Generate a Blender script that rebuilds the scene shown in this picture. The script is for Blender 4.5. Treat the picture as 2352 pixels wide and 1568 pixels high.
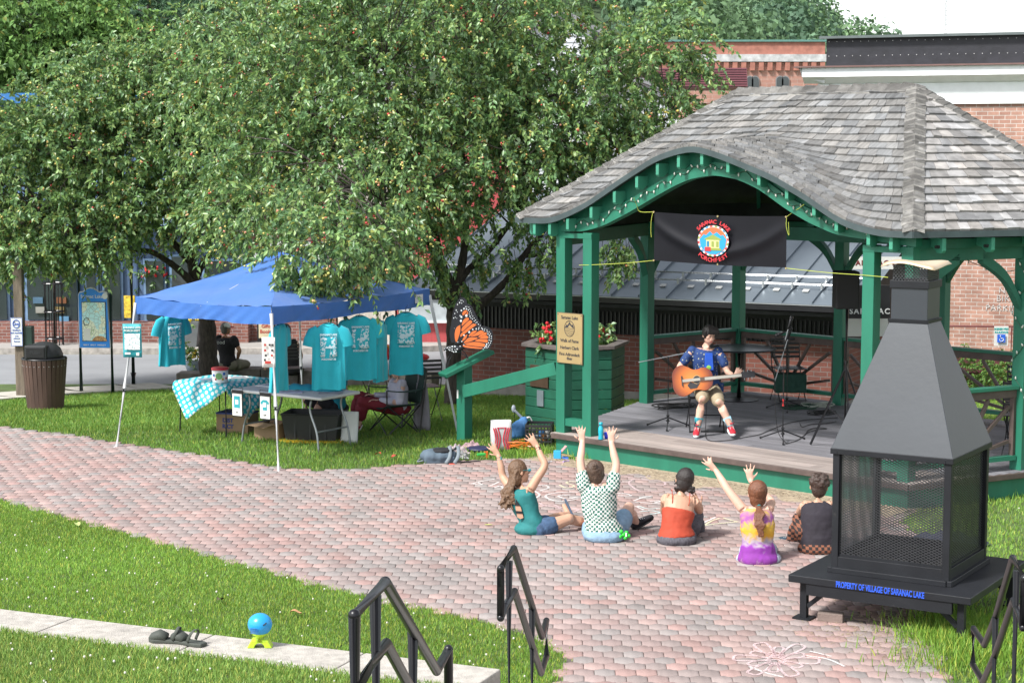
import bpy, math, random
import numpy as np
from mathutils import Vector, Matrix

for _o in list(bpy.data.objects): bpy.data.objects.remove(_o)
SC = bpy.context.scene
COL = SC.collection
PI = math.pi

# ---------------------------------------------------------------- camera, sky, sun, exposure
FPX, CU, CV, CAMH = 4200.0, 1176.0, 784.0, 3.75
PITCH = math.atan(444 / FPX)
cam_d = bpy.data.cameras.new('camera'); cam = bpy.data.objects.new('camera', cam_d); COL.objects.link(cam)
cam.location = (0, 0, CAMH); cam.rotation_euler = (PI / 2 - PITCH, 0, 0)
cam_d.sensor_width = 36; cam_d.lens = FPX / 2352 * 36; cam_d.clip_end = 2000; cam_d.clip_start = .1
SC.camera = cam
SUN = Vector((-.75, -.58, 1.08)).normalized()
wd = bpy.data.worlds.new('World'); SC.world = wd; wd.use_nodes = True
nt = wd.node_tree; bg = nt.nodes['Background']
sky = nt.nodes.new('ShaderNodeTexSky'); sky.sky_type = 'NISHITA'; sky.sun_disc = False
sky.sun_elevation = math.asin(SUN.z); sky.sun_rotation = math.atan2(SUN.x, SUN.y)
sky.air_density = 1.0; sky.dust_density = 1.0; sky.ozone_density = 1.0
hs = nt.nodes.new('ShaderNodeHueSaturation'); hs.inputs['Saturation'].default_value = .28; hs.inputs['Value'].default_value = 1.35
nt.links.new(sky.outputs[0], hs.inputs['Color']); nt.links.new(hs.outputs[0], bg.inputs['Color'])
bg.inputs['Strength'].default_value = .125
sl = bpy.data.lights.new('sun', 'SUN'); sl.energy = 3.9; sl.angle = math.radians(9); sl.color = (1, .98, .94)
so = bpy.data.objects.new('sun', sl); COL.objects.link(so); so.rotation_euler = SUN.to_track_quat('Z', 'Y').to_euler()
SC.view_settings.view_transform = 'Standard'; SC.view_settings.look = 'None'; SC.view_settings.gamma = 1
SC.view_settings.exposure = .7
SC.cycles.max_bounces = 6; SC.cycles.transparent_max_bounces = 12

# ---------------------------------------------------------------- survey helpers: photo point -> place in the world
def ray(u, v):
    a = (u - CU) / FPX; b = (CV - v) / FPX
    return Vector((a, math.cos(PITCH) + b * math.sin(PITCH), -math.sin(PITCH) + b * math.cos(PITCH)))
def atz(u, v, z=0.):
    r = ray(u, v); t = (z - CAMH) / r.z; return Vector((r.x * t, r.y * t, z))
def aty(u, v, y):
    r = ray(u, v); t = y / r.y; return Vector((r.x * t, y, CAMH + r.z * t))
def gz(y):
    s = y - 24.
    if s <= 0: return 0.
    return max(-.75, -.07 * s)
def grd(u, v, dz=0.):
    r = ray(u, v); y = 8.
    while y < 300:
        t = y / r.y
        if CAMH + r.z * t <= gz(y) + dz: break
        y += .02
    return Vector((r.x * y / r.y, y, gz(y) + dz))
def atplane(u, v, p, n):
    r = ray(u, v); o = Vector((0, 0, CAMH)); t = (Vector(p) - o).dot(n) / r.dot(n); return o + r * t
def V3(*a): return Vector(a)

# ---------------------------------------------------------------- materials
MATS = {}
def newmat(name):
    m = bpy.data.materials.new(name); m.use_nodes = True
    return m, m.node_tree, m.node_tree.nodes['Principled BSDF']
def mat(name, col, rough=.6, metal=0., var=.12, scale=6., bump=0., bscale=60., spec=.5, alpha=None, sheen=0, attr=None, dirt=None, dscale=2.5, stretch=None):
    """procedural surface: base colour broken up by noise, optional stain colour, bump, per-piece tone attribute"""
    if name in MATS: return MATS[name]
    m, t, b = newmat(name); N = t.nodes; L = t.links
    tc = N.new('ShaderNodeTexCoord'); vec = tc.outputs['Object']
    if stretch:
        mp = N.new('ShaderNodeMapping'); mp.inputs['Scale'].default_value = stretch
        L.new(vec, mp.inputs[0]); vec = mp.outputs[0]
    nz = N.new('ShaderNodeTexNoise'); nz.inputs['Scale'].default_value = scale; nz.inputs['Detail'].default_value = 5
    L.new(vec, nz.inputs['Vector'])
    mr = N.new('ShaderNodeMapRange'); mr.inputs[1].default_value = .3; mr.inputs[2].default_value = .7
    mr.inputs[3].default_value = 1 - var; mr.inputs[4].default_value = 1 + var
    L.new(nz.outputs[0], mr.inputs[0])
    vm = N.new('ShaderNodeVectorMath'); vm.operation = 'SCALE'
    vm.inputs[0].default_value = col[:3]
    L.new(mr.outputs[0], vm.inputs['Scale']); out = vm.outputs[0]
    if attr:
        at = N.new('ShaderNodeAttribute'); at.attribute_name = attr
        v2 = N.new('ShaderNodeVectorMath'); v2.operation = 'MULTIPLY'
        L.new(out, v2.inputs[0]); L.new(at.outputs['Color'], v2.inputs[1]); out = v2.outputs[0]
    if dirt:
        n2 = N.new('ShaderNodeTexNoise'); n2.inputs['Scale'].default_value = dscale; n2.inputs['Detail'].default_value = 8; n2.inputs['Roughness'].default_value = .7
        L.new(vec, n2.inputs['Vector'])
        r2 = N.new('ShaderNodeMapRange'); r2.inputs[1].default_value = dirt[1]; r2.inputs[2].default_value = dirt[1] + .14
        L.new(n2.outputs[0], r2.inputs[0])
        mx = N.new('ShaderNodeMix'); mx.data_type = 'RGBA'; L.new(r2.outputs[0], mx.inputs[0])
        L.new(out, mx.inputs[6]); mx.inputs[7].default_value = (*dirt[0], 1); out = mx.outputs[2]
    L.new(out, b.inputs['Base Color'])
    b.inputs['Roughness'].default_value = rough; b.inputs['Metallic'].default_value = metal
    b.inputs['Specular IOR Level'].default_value = spec
    if sheen: b.inputs['Sheen Weight'].default_value = sheen
    if alpha is not None: b.inputs['Alpha'].default_value = alpha
    if bump:
        n3 = N.new('ShaderNodeTexNoise'); n3.inputs['Scale'].default_value = bscale; n3.inputs['Detail'].default_value = 4
        L.new(vec, n3.inputs['Vector'])
        bp = N.new('ShaderNodeBump'); bp.inputs['Strength'].default_value = bump; bp.inputs['Distance'].default_value = .01
        L.new(n3.outputs[0], bp.inputs['Height']); L.new(bp.outputs[0], b.inputs['Normal'])
    MATS[name] = m
    return m
def brickmat(name, c1, c2, mortar, bw=.21, bh=.075, var=.35, axis='x', sc=1., dirt=None):
    if name in MATS: return MATS[name]
    m, t, b = newmat(name); N = t.nodes; L = t.links
    tc = N.new('ShaderNodeTexCoord'); sp = N.new('ShaderNodeSeparateXYZ'); L.new(tc.outputs['Object'], sp.inputs[0])
    cb = N.new('ShaderNodeCombineXYZ'); L.new(sp.outputs[0 if axis == 'x' else 1], cb.inputs[0]); L.new(sp.outputs[2], cb.inputs[1])
    br = N.new('ShaderNodeTexBrick'); br.inputs['Scale'].default_value = 1
    br.inputs['Brick Width'].default_value = bw; br.inputs['Row Height'].default_value = bh
    br.inputs['Mortar Size'].default_value = .006; br.inputs['Color1'].default_value = (*c1, 1); br.inputs['Color2'].default_value = (*c2, 1)
    br.inputs['Mortar'].default_value = (*mortar, 1); br.inputs['Bias'].default_value = -.1; br.offset = .5
    L.new(cb.outputs[0], br.inputs['Vector'])
    nz = N.new('ShaderNodeTexNoise'); nz.inputs['Scale'].default_value = 2.2; nz.inputs['Detail'].default_value = 9; nz.inputs['Roughness'].default_value = .75
    L.new(tc.outputs['Object'], nz.inputs['Vector'])
    mr = N.new('ShaderNodeMapRange'); mr.inputs[1].default_value = .3; mr.inputs[2].default_value = .7; mr.inputs[3].default_value = 1 - var; mr.inputs[4].default_value = 1 + var
    L.new(nz.outputs[0], mr.inputs[0])
    vm = N.new('ShaderNodeVectorMath'); vm.operation = 'SCALE'; L.new(br.outputs[0], vm.inputs[0]); L.new(mr.outputs[0], vm.inputs['Scale'])
    out = vm.outputs[0]
    if dirt:
        n2 = N.new('ShaderNodeTexNoise'); n2.inputs['Scale'].default_value = 1.3; n2.inputs['Detail'].default_value = 9; n2.inputs['Roughness'].default_value = .8
        L.new(tc.outputs['Object'], n2.inputs['Vector'])
        r2 = N.new('ShaderNodeMapRange'); r2.inputs[1].default_value = dirt[1]; r2.inputs[2].default_value = dirt[1] + .2; r2.inputs[4].default_value = .6
        L.new(n2.outputs[0], r2.inputs[0])
        mx = N.new('ShaderNodeMix'); mx.data_type = 'RGBA'; L.new(r2.outputs[0], mx.inputs[0]); L.new(out, mx.inputs[6]); mx.inputs[7].default_value = (*dirt[0], 1); out = mx.outputs[2]
    L.new(out, b.inputs['Base Color']); b.inputs['Roughness'].default_value = .85
    bp = N.new('ShaderNodeBump'); bp.inputs['Strength'].default_value = .5; bp.inputs['Distance'].default_value = .006
    L.new(br.outputs['Fac'], bp.inputs['Height']); bp.invert = True; L.new(bp.outputs[0], b.inputs['Normal'])
    MATS[name] = m
    return m

# ---------------------------------------------------------------- mesh collecting
def frame(d, up=(0, 0, 1)):
    d = Vector(d).normalized(); up = Vector(up)
    if abs(d.dot(up)) > .98: up = Vector((0, 1, 0)) if abs(d.y) < .9 else Vector((1, 0, 0))
    s = d.cross(up).normalized(); return s, s.cross(d).normalized()
class MB:
    def __init__(s): s.v = []; s.f = []; s.m = []
    def add(s, vs, fs, mi=0):
        b = len(s.v); s.v += [tuple(q) for q in vs]; s.f += [tuple(b + i for i in f) for f in fs]; s.m += [mi] * len(fs); return s
    def box(s, c, d, rz=0., R=None, mi=0):
        x, y, z = d[0] / 2, d[1] / 2, d[2] / 2; R = R or Matrix.Rotation(rz, 3, 'Z'); c = Vector(c)
        vs = [c + R @ Vector((a * x, b * y, e * z)) for a in (-1, 1) for b in (-1, 1) for e in (-1, 1)]
        return s.add(vs, [(0, 1, 3, 2), (4, 6, 7, 5), (0, 4, 5, 1), (2, 3, 7, 6), (0, 2, 6, 4), (1, 5, 7, 3)], mi)
    def beam(s, p, q, w, h, up=(0, 0, 1), mi=0):
        p = Vector(p); q = Vector(q); a, b = frame(q - p, up); a = a * w / 2; b = b * h / 2
        vs = [o + i * a + j * b for o in (p, q) for i, j in ((-1, -1), (1, -1), (1, 1), (-1, 1))]
        return s.add(vs, [(0, 1, 2, 3), (7, 6, 5, 4), (0, 4, 5, 1), (1, 5, 6, 2), (2, 6, 7, 3), (3, 7, 4, 0)], mi)
    def rings(s, R, caps=True, mi=0, closed=False):
        n = len(R[0]); b = len(s.v); k = len(R)
        for r in R: s.v += [tuple(q) for q in r]
        for i in range(k if closed else k - 1):
            j = (i + 1) % k
            for a in range(n):
                c = (a + 1) % n; s.f.append((b + i * n + a, b + i * n + c, b + j * n + c, b + j * n + a)); s.m.append(mi)
        if caps and not closed:
            s.f.append(tuple(b + a for a in range(n))[::-1]); s.m.append(mi)
            s.f.append(tuple(b + (k - 1) * n + a for a in range(n))); s.m.append(mi)
        return s
    def tube(s, pts, r, n=8, mi=0, ry=None, side=None, caps=True, closed=False):
        pts = [Vector(p) for p in pts]; k = len(pts); r = r if hasattr(r, '__len__') else [r] * k
        ry = r if ry is None else (ry if hasattr(ry, '__len__') else [ry] * k); R = []; pu = None
        for i, p in enumerate(pts):
            d = (pts[(i + 1) % k] if closed or i < k - 1 else p) - (pts[i - 1] if closed or i > 0 else p)
            if d.length < 1e-9: d = Vector((0, 0, 1))
            d.normalize()
            if side is not None:
                a = Vector(side); a = (a - d * a.dot(d)).normalized(); b = d.cross(a)
            elif pu is None: a, b = frame(d)
            else: b = (pu - d * pu.dot(d)).normalized(); a = b.cross(d) * -1; a = d.cross(b) * -1
            pu = b
            R.append([p + a * math.cos(2 * PI * j / n) * r[i] + b * math.sin(2 * PI * j / n) * ry[i] for j in range(n)])
        return s.rings(R, caps, mi, closed)
    def ell(s, c, r, R=None, nu=12, nv=8, mi=0):
        c = Vector(c); r = r if hasattr(r, '__len__') else (r, r, r); R = R or Matrix.Identity(3); rr = []
        for i in range(1, nv):
            t = PI * i / nv
            rr.append([c + R @ Vector((r[0] * math.sin(t) * math.cos(2 * PI * j / nu), r[1] * math.sin(t) * math.sin(2 * PI * j / nu), -r[2] * math.cos(t))) for j in range(nu)])
        b = len(s.v); s.rings(rr, False, mi); e = len(s.v)
        s.v += [tuple(c + R @ Vector((0, 0, -r[2]))), tuple(c + R @ Vector((0, 0, r[2])))]
        for j in range(nu):
            k = (j + 1) % nu; s.f.append((b + k, b + j, e)); s.f.append((b + (nv - 2) * nu + j, b + (nv - 2) * nu + k, e + 1)); s.m += [mi, mi]
        return s
    def lathe(s, c, prof, n=20, mi=0, caps=True):
        c = Vector(c)
        return s.rings([[c + Vector((r * math.cos(2 * PI * j / n), r * math.sin(2 * PI * j / n), z)) for j in range(n)] for r, z in prof], caps, mi)
    def prism(s, poly, o, ax, ay, th, mi=0):
        """2-D outline in the plane (ax, ay) at o, extruded th along ax x ay"""
        o = Vector(o); ax = Vector(ax); ay = Vector(ay); n = ax.cross(ay).normalized() * th; k = len(poly)
        a = [o + ax * x + ay * y for x, y in poly]
        vs = a + [q + n for q in a]
        fs = [tuple(range(k))[::-1], tuple(range(k, 2 * k))] + [(i, (i + 1) % k, k + (i + 1) % k, k + i) for i in range(k)]
        return s.add(vs, fs, mi)
    def grid(s, fn, nu, nv, mi=0, th=0.):
        b = len(s.v)
        for i in range(nu + 1):
            for j in range(nv + 1): s.v.append(tuple(fn(i / nu, j / nv)))
        for i in range(nu):
            for j in range(nv):
                q = b + i * (nv + 1) + j; s.f.append((q, q + nv + 1, q + nv + 2, q + 1)); s.m.append(mi)
        return s
    def mesh(s, name):
        me = bpy.data.meshes.new(name); me.from_pydata(s.v, [], s.f); me.update(); return me
    def build(s, name, mats, parent=None, smooth=False, bevel=0., solid=0., kind=None, sub=0):
        me = s.mesh(name); mats = mats if isinstance(mats, (list, tuple)) else [mats]
        for m in mats: me.materials.append(m)
        if len(mats) > 1: me.polygons.foreach_set('material_index', s.m)
        if smooth: me.polygons.foreach_set('use_smooth', [True] * len(s.f))
        o = bpy.data.objects.new(name, me); COL.objects.link(o)
        if parent: o.parent = parent
        if solid: md = o.modifiers.new('solid', 'SOLIDIFY'); md.thickness = solid; md.offset = 0
        if sub: md = o.modifiers.new('sub', 'SUBSURF'); md.levels = sub; md.render_levels = sub
        if bevel: md = o.modifiers.new('bevel', 'BEVEL'); md.width = bevel; md.segments = 2; md.limit_method = 'ANGLE'; md.angle_limit = .6
        if kind: o['kind'] = kind
        return o
    def remesh(s, name, m, parent=None, vox=.01, sm=4, disp=0., dsc=.05, lab=None):
        me = s.mesh(name + '_src'); o = bpy.data.objects.new('tmp', me); COL.objects.link(o)
        r = o.modifiers.new('r', 'REMESH'); r.mode = 'VOXEL'; r.voxel_size = vox; r.use_smooth_shade = True
        q = o.modifiers.new('s', 'SMOOTH'); q.factor = .5; q.iterations = sm
        if disp:
            tx = bpy.data.textures.new(name, 'CLOUDS'); tx.noise_scale = dsc
            dm = o.modifiers.new('d', 'DISPLACE'); dm.texture = tx; dm.strength = disp; dm.mid_level = .5
        dg = bpy.context.evaluated_depsgraph_get(); me2 = bpy.data.meshes.new_from_object(o.evaluated_get(dg)); me2.name = name
        bpy.data.objects.remove(o); bpy.data.meshes.remove(me)
        me2.materials.clear(); me2.materials.append(m)
        for p in me2.polygons: p.use_smooth = True
        r = bpy.data.objects.new(name, me2); COL.objects.link(r)
        if parent: r.parent = parent
        if lab: r['label'] = lab
        return r
def np_mesh(name, V, Fc, m, parent=None, col=None, kind=None, smooth=False):
    """fast mesh: V (n,3), Fc (k,c) faces of one size"""
    me = bpy.data.meshes.new(name); n = len(V); k, c = Fc.shape
    me.vertices.add(n); me.vertices.foreach_set('co', np.ascontiguousarray(V, dtype=np.float32).ravel())
    me.loops.add(k * c); me.loops.foreach_set('vertex_index', np.ascontiguousarray(Fc, dtype=np.int32).ravel())
    me.polygons.add(k); me.polygons.foreach_set('loop_start', np.arange(0, k * c, c, dtype=np.int32))
    if smooth: me.polygons.foreach_set('use_smooth', np.ones(k, dtype=bool))
    me.update(calc_edges=True)
    if col is not None:
        a = me.color_attributes.new('tone', 'FLOAT_COLOR', 'POINT')
        cc = np.ones((n, 4), dtype=np.float32); cc[:, :3] = col; a.data.foreach_set('color', cc.ravel())
    me.materials.append(m); o = bpy.data.objects.new(name, me); COL.objects.link(o)
    if parent: o.parent = parent
    if kind: o['kind'] = kind
    return o
def settone(o, tones):
    """per-vertex tone attribute for an MB-built object"""
    a = o.data.color_attributes.new('tone', 'FLOAT_COLOR', 'POINT')
    a.data.foreach_set('color', np.array([[*t, 1] for t in tones], dtype=np.float32).ravel())
def tag(o, label=None, cat=None, group=None, kind=None):
    if label: o['label'] = label
    if cat: o['category'] = cat
    if group: o['group'] = group
    if kind: o['kind'] = kind
    return o
def thing(name, label, cat, loc=(0, 0, 0), rz=0., group=None):
    o = bpy.data.objects.new(name, None); COL.objects.link(o); o.location = loc; o.rotation_euler = (0, 0, rz); o.empty_display_size = .1
    return tag(o, label, cat, group)
def dup(root, loc=None, rz=None, label=None, group=None):
    def cp(o, par):
        c = o.copy(); COL.objects.link(c); c.parent = par
        for ch in [q for q in bpy.data.objects if q.parent == o]: cp(ch, c)
        return c
    r = cp(root, None)
    if loc is not None: r.location = loc
    if rz is not None: r.rotation_euler = (0, 0, rz)
    if label: r['label'] = label
    if group: r['group'] = group
    return r
def text(s, size, loc, ax, ay, m, parent=None, name='lettering', th=.002, align='CENTER', sx=1., bold=0., sp=1.):
    """raised lettering: text s, cap size, centred at loc, running along ax with ay up"""
    cu = bpy.data.curves.new(name, 'FONT'); cu.body = s; cu.size = size; cu.align_x = align; cu.align_y = 'CENTER'; cu.extrude = th; cu.offset = bold; cu.space_character = sp
    cu.resolution_u = 3
    o = bpy.data.objects.new('tmp', cu); COL.objects.link(o)
    dg = bpy.context.evaluated_depsgraph_get(); me = bpy.data.meshes.new_from_object(o.evaluated_get(dg)); bpy.data.objects.remove(o)
    ax = Vector(ax).normalized(); ay = Vector(ay).normalized(); nz = ax.cross(ay).normalized()
    M = Matrix((ax * sx, ay, nz)).transposed().to_4x4(); M.translation = Vector(loc); me.transform(M)
    me.materials.clear(); me.materials.append(m); me.name = name
    r = bpy.data.objects.new(name, me); COL.objects.link(r)
    if parent: r.parent = parent
    return r
def inlocal(root, p):
    """world point into the local frame of a thing that is turned about z only"""
    return Matrix.Rotation(-root.rotation_euler.z, 3, 'Z') @ (Vector(p) - root.location)
def vloc(root, d): return Matrix.Rotation(-root.rotation_euler.z, 3, 'Z') @ Vector(d)
def bez(pts, n=8):
    """Catmull-Rom through the points"""
    P = [Vector(p) for p in pts]; P = [P[0] * 2 - P[1]] + P + [P[-1] * 2 - P[-2]]; out = []
    for i in range(1, len(P) - 2):
        for k in range(n):
            t = k / n; a, b, c, d = P[i - 1:i + 3]
            out.append(.5 * ((2 * b) + (c - a) * t + (2 * a - 5 * b + 4 * c - d) * t * t + (3 * b - a - 3 * c + d) * t ** 3))
    out.append(P[-2]); return out
rnd = random.Random(7)
RNG = np.random.default_rng(5)
# ================================================================ GROUND
def inpoly(P, poly):
    x, y = P[:, 0], P[:, 1]; r = np.zeros(len(P), bool); n = len(poly)
    for i in range(n):
        x1, y1 = poly[i][:2]; x2, y2 = poly[(i + 1) % n][:2]
        c = ((y1 > y) != (y2 > y)) & (x < (x2 - x1) * (y - y1) / ((y2 - y1) + 1e-12) + x1); r ^= c
    return r
def gzn(y): return np.clip(-.07 * (y - 24), -.75, 0) * (y > 24)
m_soil = mat('lawn_soil', (.075, .115, .03), .95, var=.35, scale=3, bump=.6, bscale=40, dirt=((.10, .08, .045), .62), dscale=1.2)
g = MB()
def gfn(a, b):
    x = -70 + 140 * a; y = 1.5 + (90 - 1.5) * b; return (x, y, gz(y) - .004)
g.grid(gfn, 20, 118).build('ground', m_soil, smooth=True, kind='structure')
far = MB(); far.add([(-600, 90, -.76), (600, 90, -.76), (600, 700, -.76), (-600, 700, -.76), (-600, -80, -.9), (-70, -80, -.9), (-70, 90, -.9), (-600, 90, -.9), (70, -80, -.9), (600, -80, -.9), (600, 90, -.9), (70, 90, -.9)], [(0, 1, 2, 3), (4, 5, 6, 7), (8, 9, 10, 11)])
far.build('ground', m_soil, kind='structure')
# plaza outline
pl_far = [(-420, 948), (-200, 960), (0, 981), (140, 997), (270, 1017), (400, 1037), (520, 1056), (640, 1076), (720, 1082), (860, 1075), (960, 1066), (1090, 1058), (1275, 1054)]
pl_right = [(2120, 1165), (2060, 1190), (2078, 1215), (2140, 1240), (2190, 1300), (2150, 1390), (2128, 1450), (2150, 1500), (2190, 1568), (2320, 1760), (2400, 2000)]
pl_near = [(1150, 2000), (1230, 1700), (1268, 1590), (1290, 1540), (1296, 1505), (1255, 1472), (1150, 1440), (1000, 1402), (800, 1362), (520, 1287), (260, 1217), (0, 1148), (-200, 1112), (-420, 1082)]
gzb_in = [(1330, 1010), (2000, 1100)]
PLAZA = [atz(u, v)[:2] for u, v in pl_far + gzb_in + pl_right + pl_near]
s = MB(); s.add([(x, y, .0) for x, y in PLAZA], [tuple(range(len(PLAZA)))])
s.build('plaza_sand', mat('joint_sand', (.11, .095, .08), .95, var=.3, scale=30), kind='structure')
# interlocking pavers
pw, ph, cc, gp = .150, .158, .0125, .0019
X0, X1, Y0, Y1 = -9.5, 7.5, 9.5, 27.0
nr = int((Y1 - Y0) / ph); ncol = int((X1 - X0) / pw)
ii, jj = np.meshgrid(np.arange(ncol), np.arange(nr), indexing='ij')
cx = X0 + (ii + .5 * (jj % 2)) * pw; cy = Y0 + jj * ph
rot = math.radians(-1.5); cr, sr = math.cos(rot), math.sin(rot)
C = np.stack([cx.ravel(), cy.ravel()], 1)
Cr = np.stack([C[:, 0] * cr - (C[:, 1] - 17) * sr, C[:, 0] * sr + (C[:, 1] - 17) * cr + 17], 1)
keep = inpoly(Cr, PLAZA); C = C[keep]
hx, hy = pw / 2 - gp, ph / 2 - gp
out = [(-hx, -hy + cc), (-hx * .74, -hy + cc), (-hx * .3, -hy - cc), (hx * .3, -hy - cc), (hx * .74, -hy + cc), (hx, -hy + cc),
       (hx, hy - cc), (hx * .74, hy - cc), (hx * .3, hy + cc), (-hx * .3, hy + cc), (-hx * .74, hy - cc), (-hx, hy - cc)]
out = np.array(out); K = len(out); n = len(C)
top_in = out * .955
z = .014 + RNG.normal(0, .0012, n)
A = C[:, None, :] + top_in[None]; B = C[:, None, :] + out[None]
def rotz(P): return np.stack([P[..., 0] * cr - (P[..., 1] - 17) * sr, P[..., 0] * sr + (P[..., 1] - 17) * cr + 17], -1)
A = rotz(A); B = rotz(B)
V = np.concatenate([np.concatenate([A, np.broadcast_to(z[:, None, None], (n, K, 1))], 2), np.concatenate([B, np.broadcast_to(z[:, None, None] - .004, (n, K, 1))], 2), np.concatenate([B, np.full((n, K, 1), -.002)], 2)], 1).reshape(-1, 3)
base = np.arange(n)[:, None] * (3 * K)
quads = []
for a in range(K):
    b = (a + 1) % K
    quads += [np.stack([base[:, 0] + K + a, base[:, 0] + K + b, base[:, 0] + b, base[:, 0] + a], 1), np.stack([base[:, 0] + 2 * K + a, base[:, 0] + 2 * K + b, base[:, 0] + K + b, base[:, 0] + K + a], 1)]
tops = [np.stack([base[:, 0] + i for i in q], 1) for q in ((0, 1, 10, 11), (1, 2, 9, 10), (2, 3, 8, 9), (3, 4, 7, 8), (4, 5, 6, 7))]
Fq = np.concatenate(quads + tops, 0)
pal = np.array([(.385, .255, .23), (.345, .255, .235), (.30, .265, .25), (.27, .27, .26), (.37, .275, .25), (.31, .245, .23)])
# tone drifts over the plaza in patches: pinker near, greyer to the left and by the stage
g1 = np.sin(C[:, 0] * .9 + C[:, 1] * .5) + np.sin(C[:, 1] * 1.3 - C[:, 0] * .4) + RNG.normal(0, 1.6, n)
idx = np.where(g1 > .7, RNG.choice([2, 3, 3, 2], n), RNG.choice([0, 1, 4, 5, 2], n))
pal = pal * .68 + pal.mean(0) * .32
tc = pal[idx] * np.array([.90, .86, .86]) * (1 + RNG.normal(0, .07, (n, 1)))
m, t, b = newmat('paver'); N = t.nodes; L = t.links
at = N.new('ShaderNodeAttribute'); at.attribute_name = 'tone'
tx = N.new('ShaderNodeTexCoord'); nz = N.new('ShaderNodeTexNoise'); nz.inputs['Scale'].default_value = 1.1; nz.inputs['Detail'].default_value = 8; nz.inputs['Roughness'].default_value = .65
L.new(tx.outputs['Object'], nz.inputs['Vector'])
n4 = N.new('ShaderNodeTexNoise'); n4.inputs['Scale'].default_value = 160; n4.inputs['Detail'].default_value = 2; L.new(tx.outputs['Object'], n4.inputs['Vector'])
ad = N.new('ShaderNodeMath'); ad.operation = 'ADD'; L.new(nz.outputs[0], ad.inputs[0]); L.new(n4.outputs[0], ad.inputs[1])
mr = N.new('ShaderNodeMapRange'); mr.inputs[1].default_value = .65; mr.inputs[2].default_value = 1.35; mr.inputs[3].default_value = .78; mr.inputs[4].default_value = 1.22; L.new(ad.outputs[0], mr.inputs[0])
vm = N.new('ShaderNodeVectorMath'); vm.operation = 'SCALE'; L.new(at.outputs['Color'], vm.inputs[0]); L.new(mr.outputs[0], vm.inputs['Scale'])
# sand swept over the pavers near the stage
L.new(vm.outputs[0], b.inputs['Base Color']); b.inputs['Roughness'].default_value = .85; b.inputs['Specular IOR Level'].default_value = .3
np_mesh('plaza', V, Fq, m, col=np.repeat(tc, 3 * K, 0), kind='structure')

# slab course (terrace edging), terrace lawn
m_conc = mat('aged_concrete', (.40, .37, .33), .9, var=.22, scale=14, bump=.8, bscale=90, dirt=((.20, .185, .165), .60), dscale=3.5)
p0, p1 = atz(-420, 1346, .4), atz(1152, 1535, .4)
q0, q1 = atz(-420, 1384, .4), atz(1152, 1583, .4)
sd = (p1 - p0).normalized()
slab_t = thing('terrace_edging', 'long pale exposed aggregate concrete edging course between the two lawns', 'edging', (0, 0, 0))
cuts = [0, .9, .9 + 0, ]
us = [-420, -130, 170, 492, 838, 1152]
for k in range(5):
    ra = [atz(us[k], 1346 + (1535 - 1346) * (us[k] + 420) / 1572, .4), atz(us[k + 1], 1346 + (1535 - 1346) * (us[k + 1] + 420) / 1572, .4)]
    nrm = Vector((-sd.y, sd.x, 0)) * -1
    a, c = ra[0] + sd * .004, ra[1] - sd * .004; w = .47
    bb = MB(); vs = [a, c, c + nrm * w, a + nrm * w]
    bb.add([v + V3(0, 0, 0) for v in vs] + [v - V3(0, 0, .5) for v in vs], [(3, 2, 1, 0), (4, 5, 6, 7), (0, 1, 5, 4), (1, 2, 6, 5), (2, 3, 7, 6), (3, 0, 4, 7)])
    bb.build('concrete_block', m_conc, slab_t, bevel=.012)
e1 = p1 - sd * 0 + nrm * .45; e0 = p0 + nrm * .45
tr = MB(); tr.add([(e0.x, e0.y, .385), (e1.x, e1.y, .385), (-.75, 7.0, .40), (-9, 7.0, .40), (-9, 15, .385)], [(0, 3, 2, 1), (0, 4, 3)])
tr.add([(e1.x, e1.y, .385), (-.75, 7.0, .40), (-.75, 7, -.1), (e1.x, e1.y, -.1)], [(0, 1, 2, 3)])
tr.build('lawn_terrace', m_soil, kind='structure')
# concrete steps between the handrails (below the frame)
st = MB()
for k in range(9):
    st.box((.95, 10.9 - k * .42 - 2, .15 * (k + 1) / 2 - .05), (2.6, 4.4, .15 * (k + 1) + .1))
st.build('steps', m_conc, kind='structure')

# street, kerbs, pavements
m_asph = mat('asphalt', (.235, .24, .25), .9, var=.08, scale=1.2, bump=.3, bscale=120, dirt=((.19, .195, .205), .56), dscale=.5)
m_walk = mat('pavement_concrete', (.33, .31, .29), .9, var=.1, scale=3, bump=.2)
def strip(name, pts, z, m, th=0.):
    """pts: (x, ynear, yfar) stations"""
    b = MB(); n = len(pts)
    for x, a, c in pts: b.v += [(x, a, z), (x, c, z)]
    for i in range(n - 1): b.f.append((2 * i, 2 * i + 2, 2 * i + 3, 2 * i + 1)); b.m.append(0)
    if th:
        for x, a, c in pts: b.v += [(x, a, z - th)]
        for i in range(n - 1): b.f.append((2 * i, 2 * n + i, 2 * n + i + 1, 2 * i + 2)); b.m.append(0)
    return b.build(name, m, kind='structure')
strip('road', [(-60, 31.0, 39.8), (-14, 31.6, 39.8), (-9, 32.3, 39.8), (-6.9, 33.3, 39.8), (-4, 34.75, 39.9), (-1.3, 34.75, 41), (3, 42.5, 50), (20, 54, 62), (60, 60, 68)], gz(40) + .006, m_asph)
strip('pavement', [(-60, 40, 41.8), (-3, 40, 41.8), (1, 42, 48), (3, 50, 52), (20, 62, 66)], gz(40) + .13, m_walk, .13)
strip('kerb', [(-60, 39.8, 40), (-3, 39.85, 40), (1, 41.5, 42), (3, 49.8, 50), (20, 61.9, 62)], gz(40) + .135, mat('kerb_granite', (.36, .33, .30), .9, var=.3, scale=9), .14)
b = MB(); ks = [(-420, 958), (-150, 930), (40, 912), (200, 900), (330, 893), (412, 889)]
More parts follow.
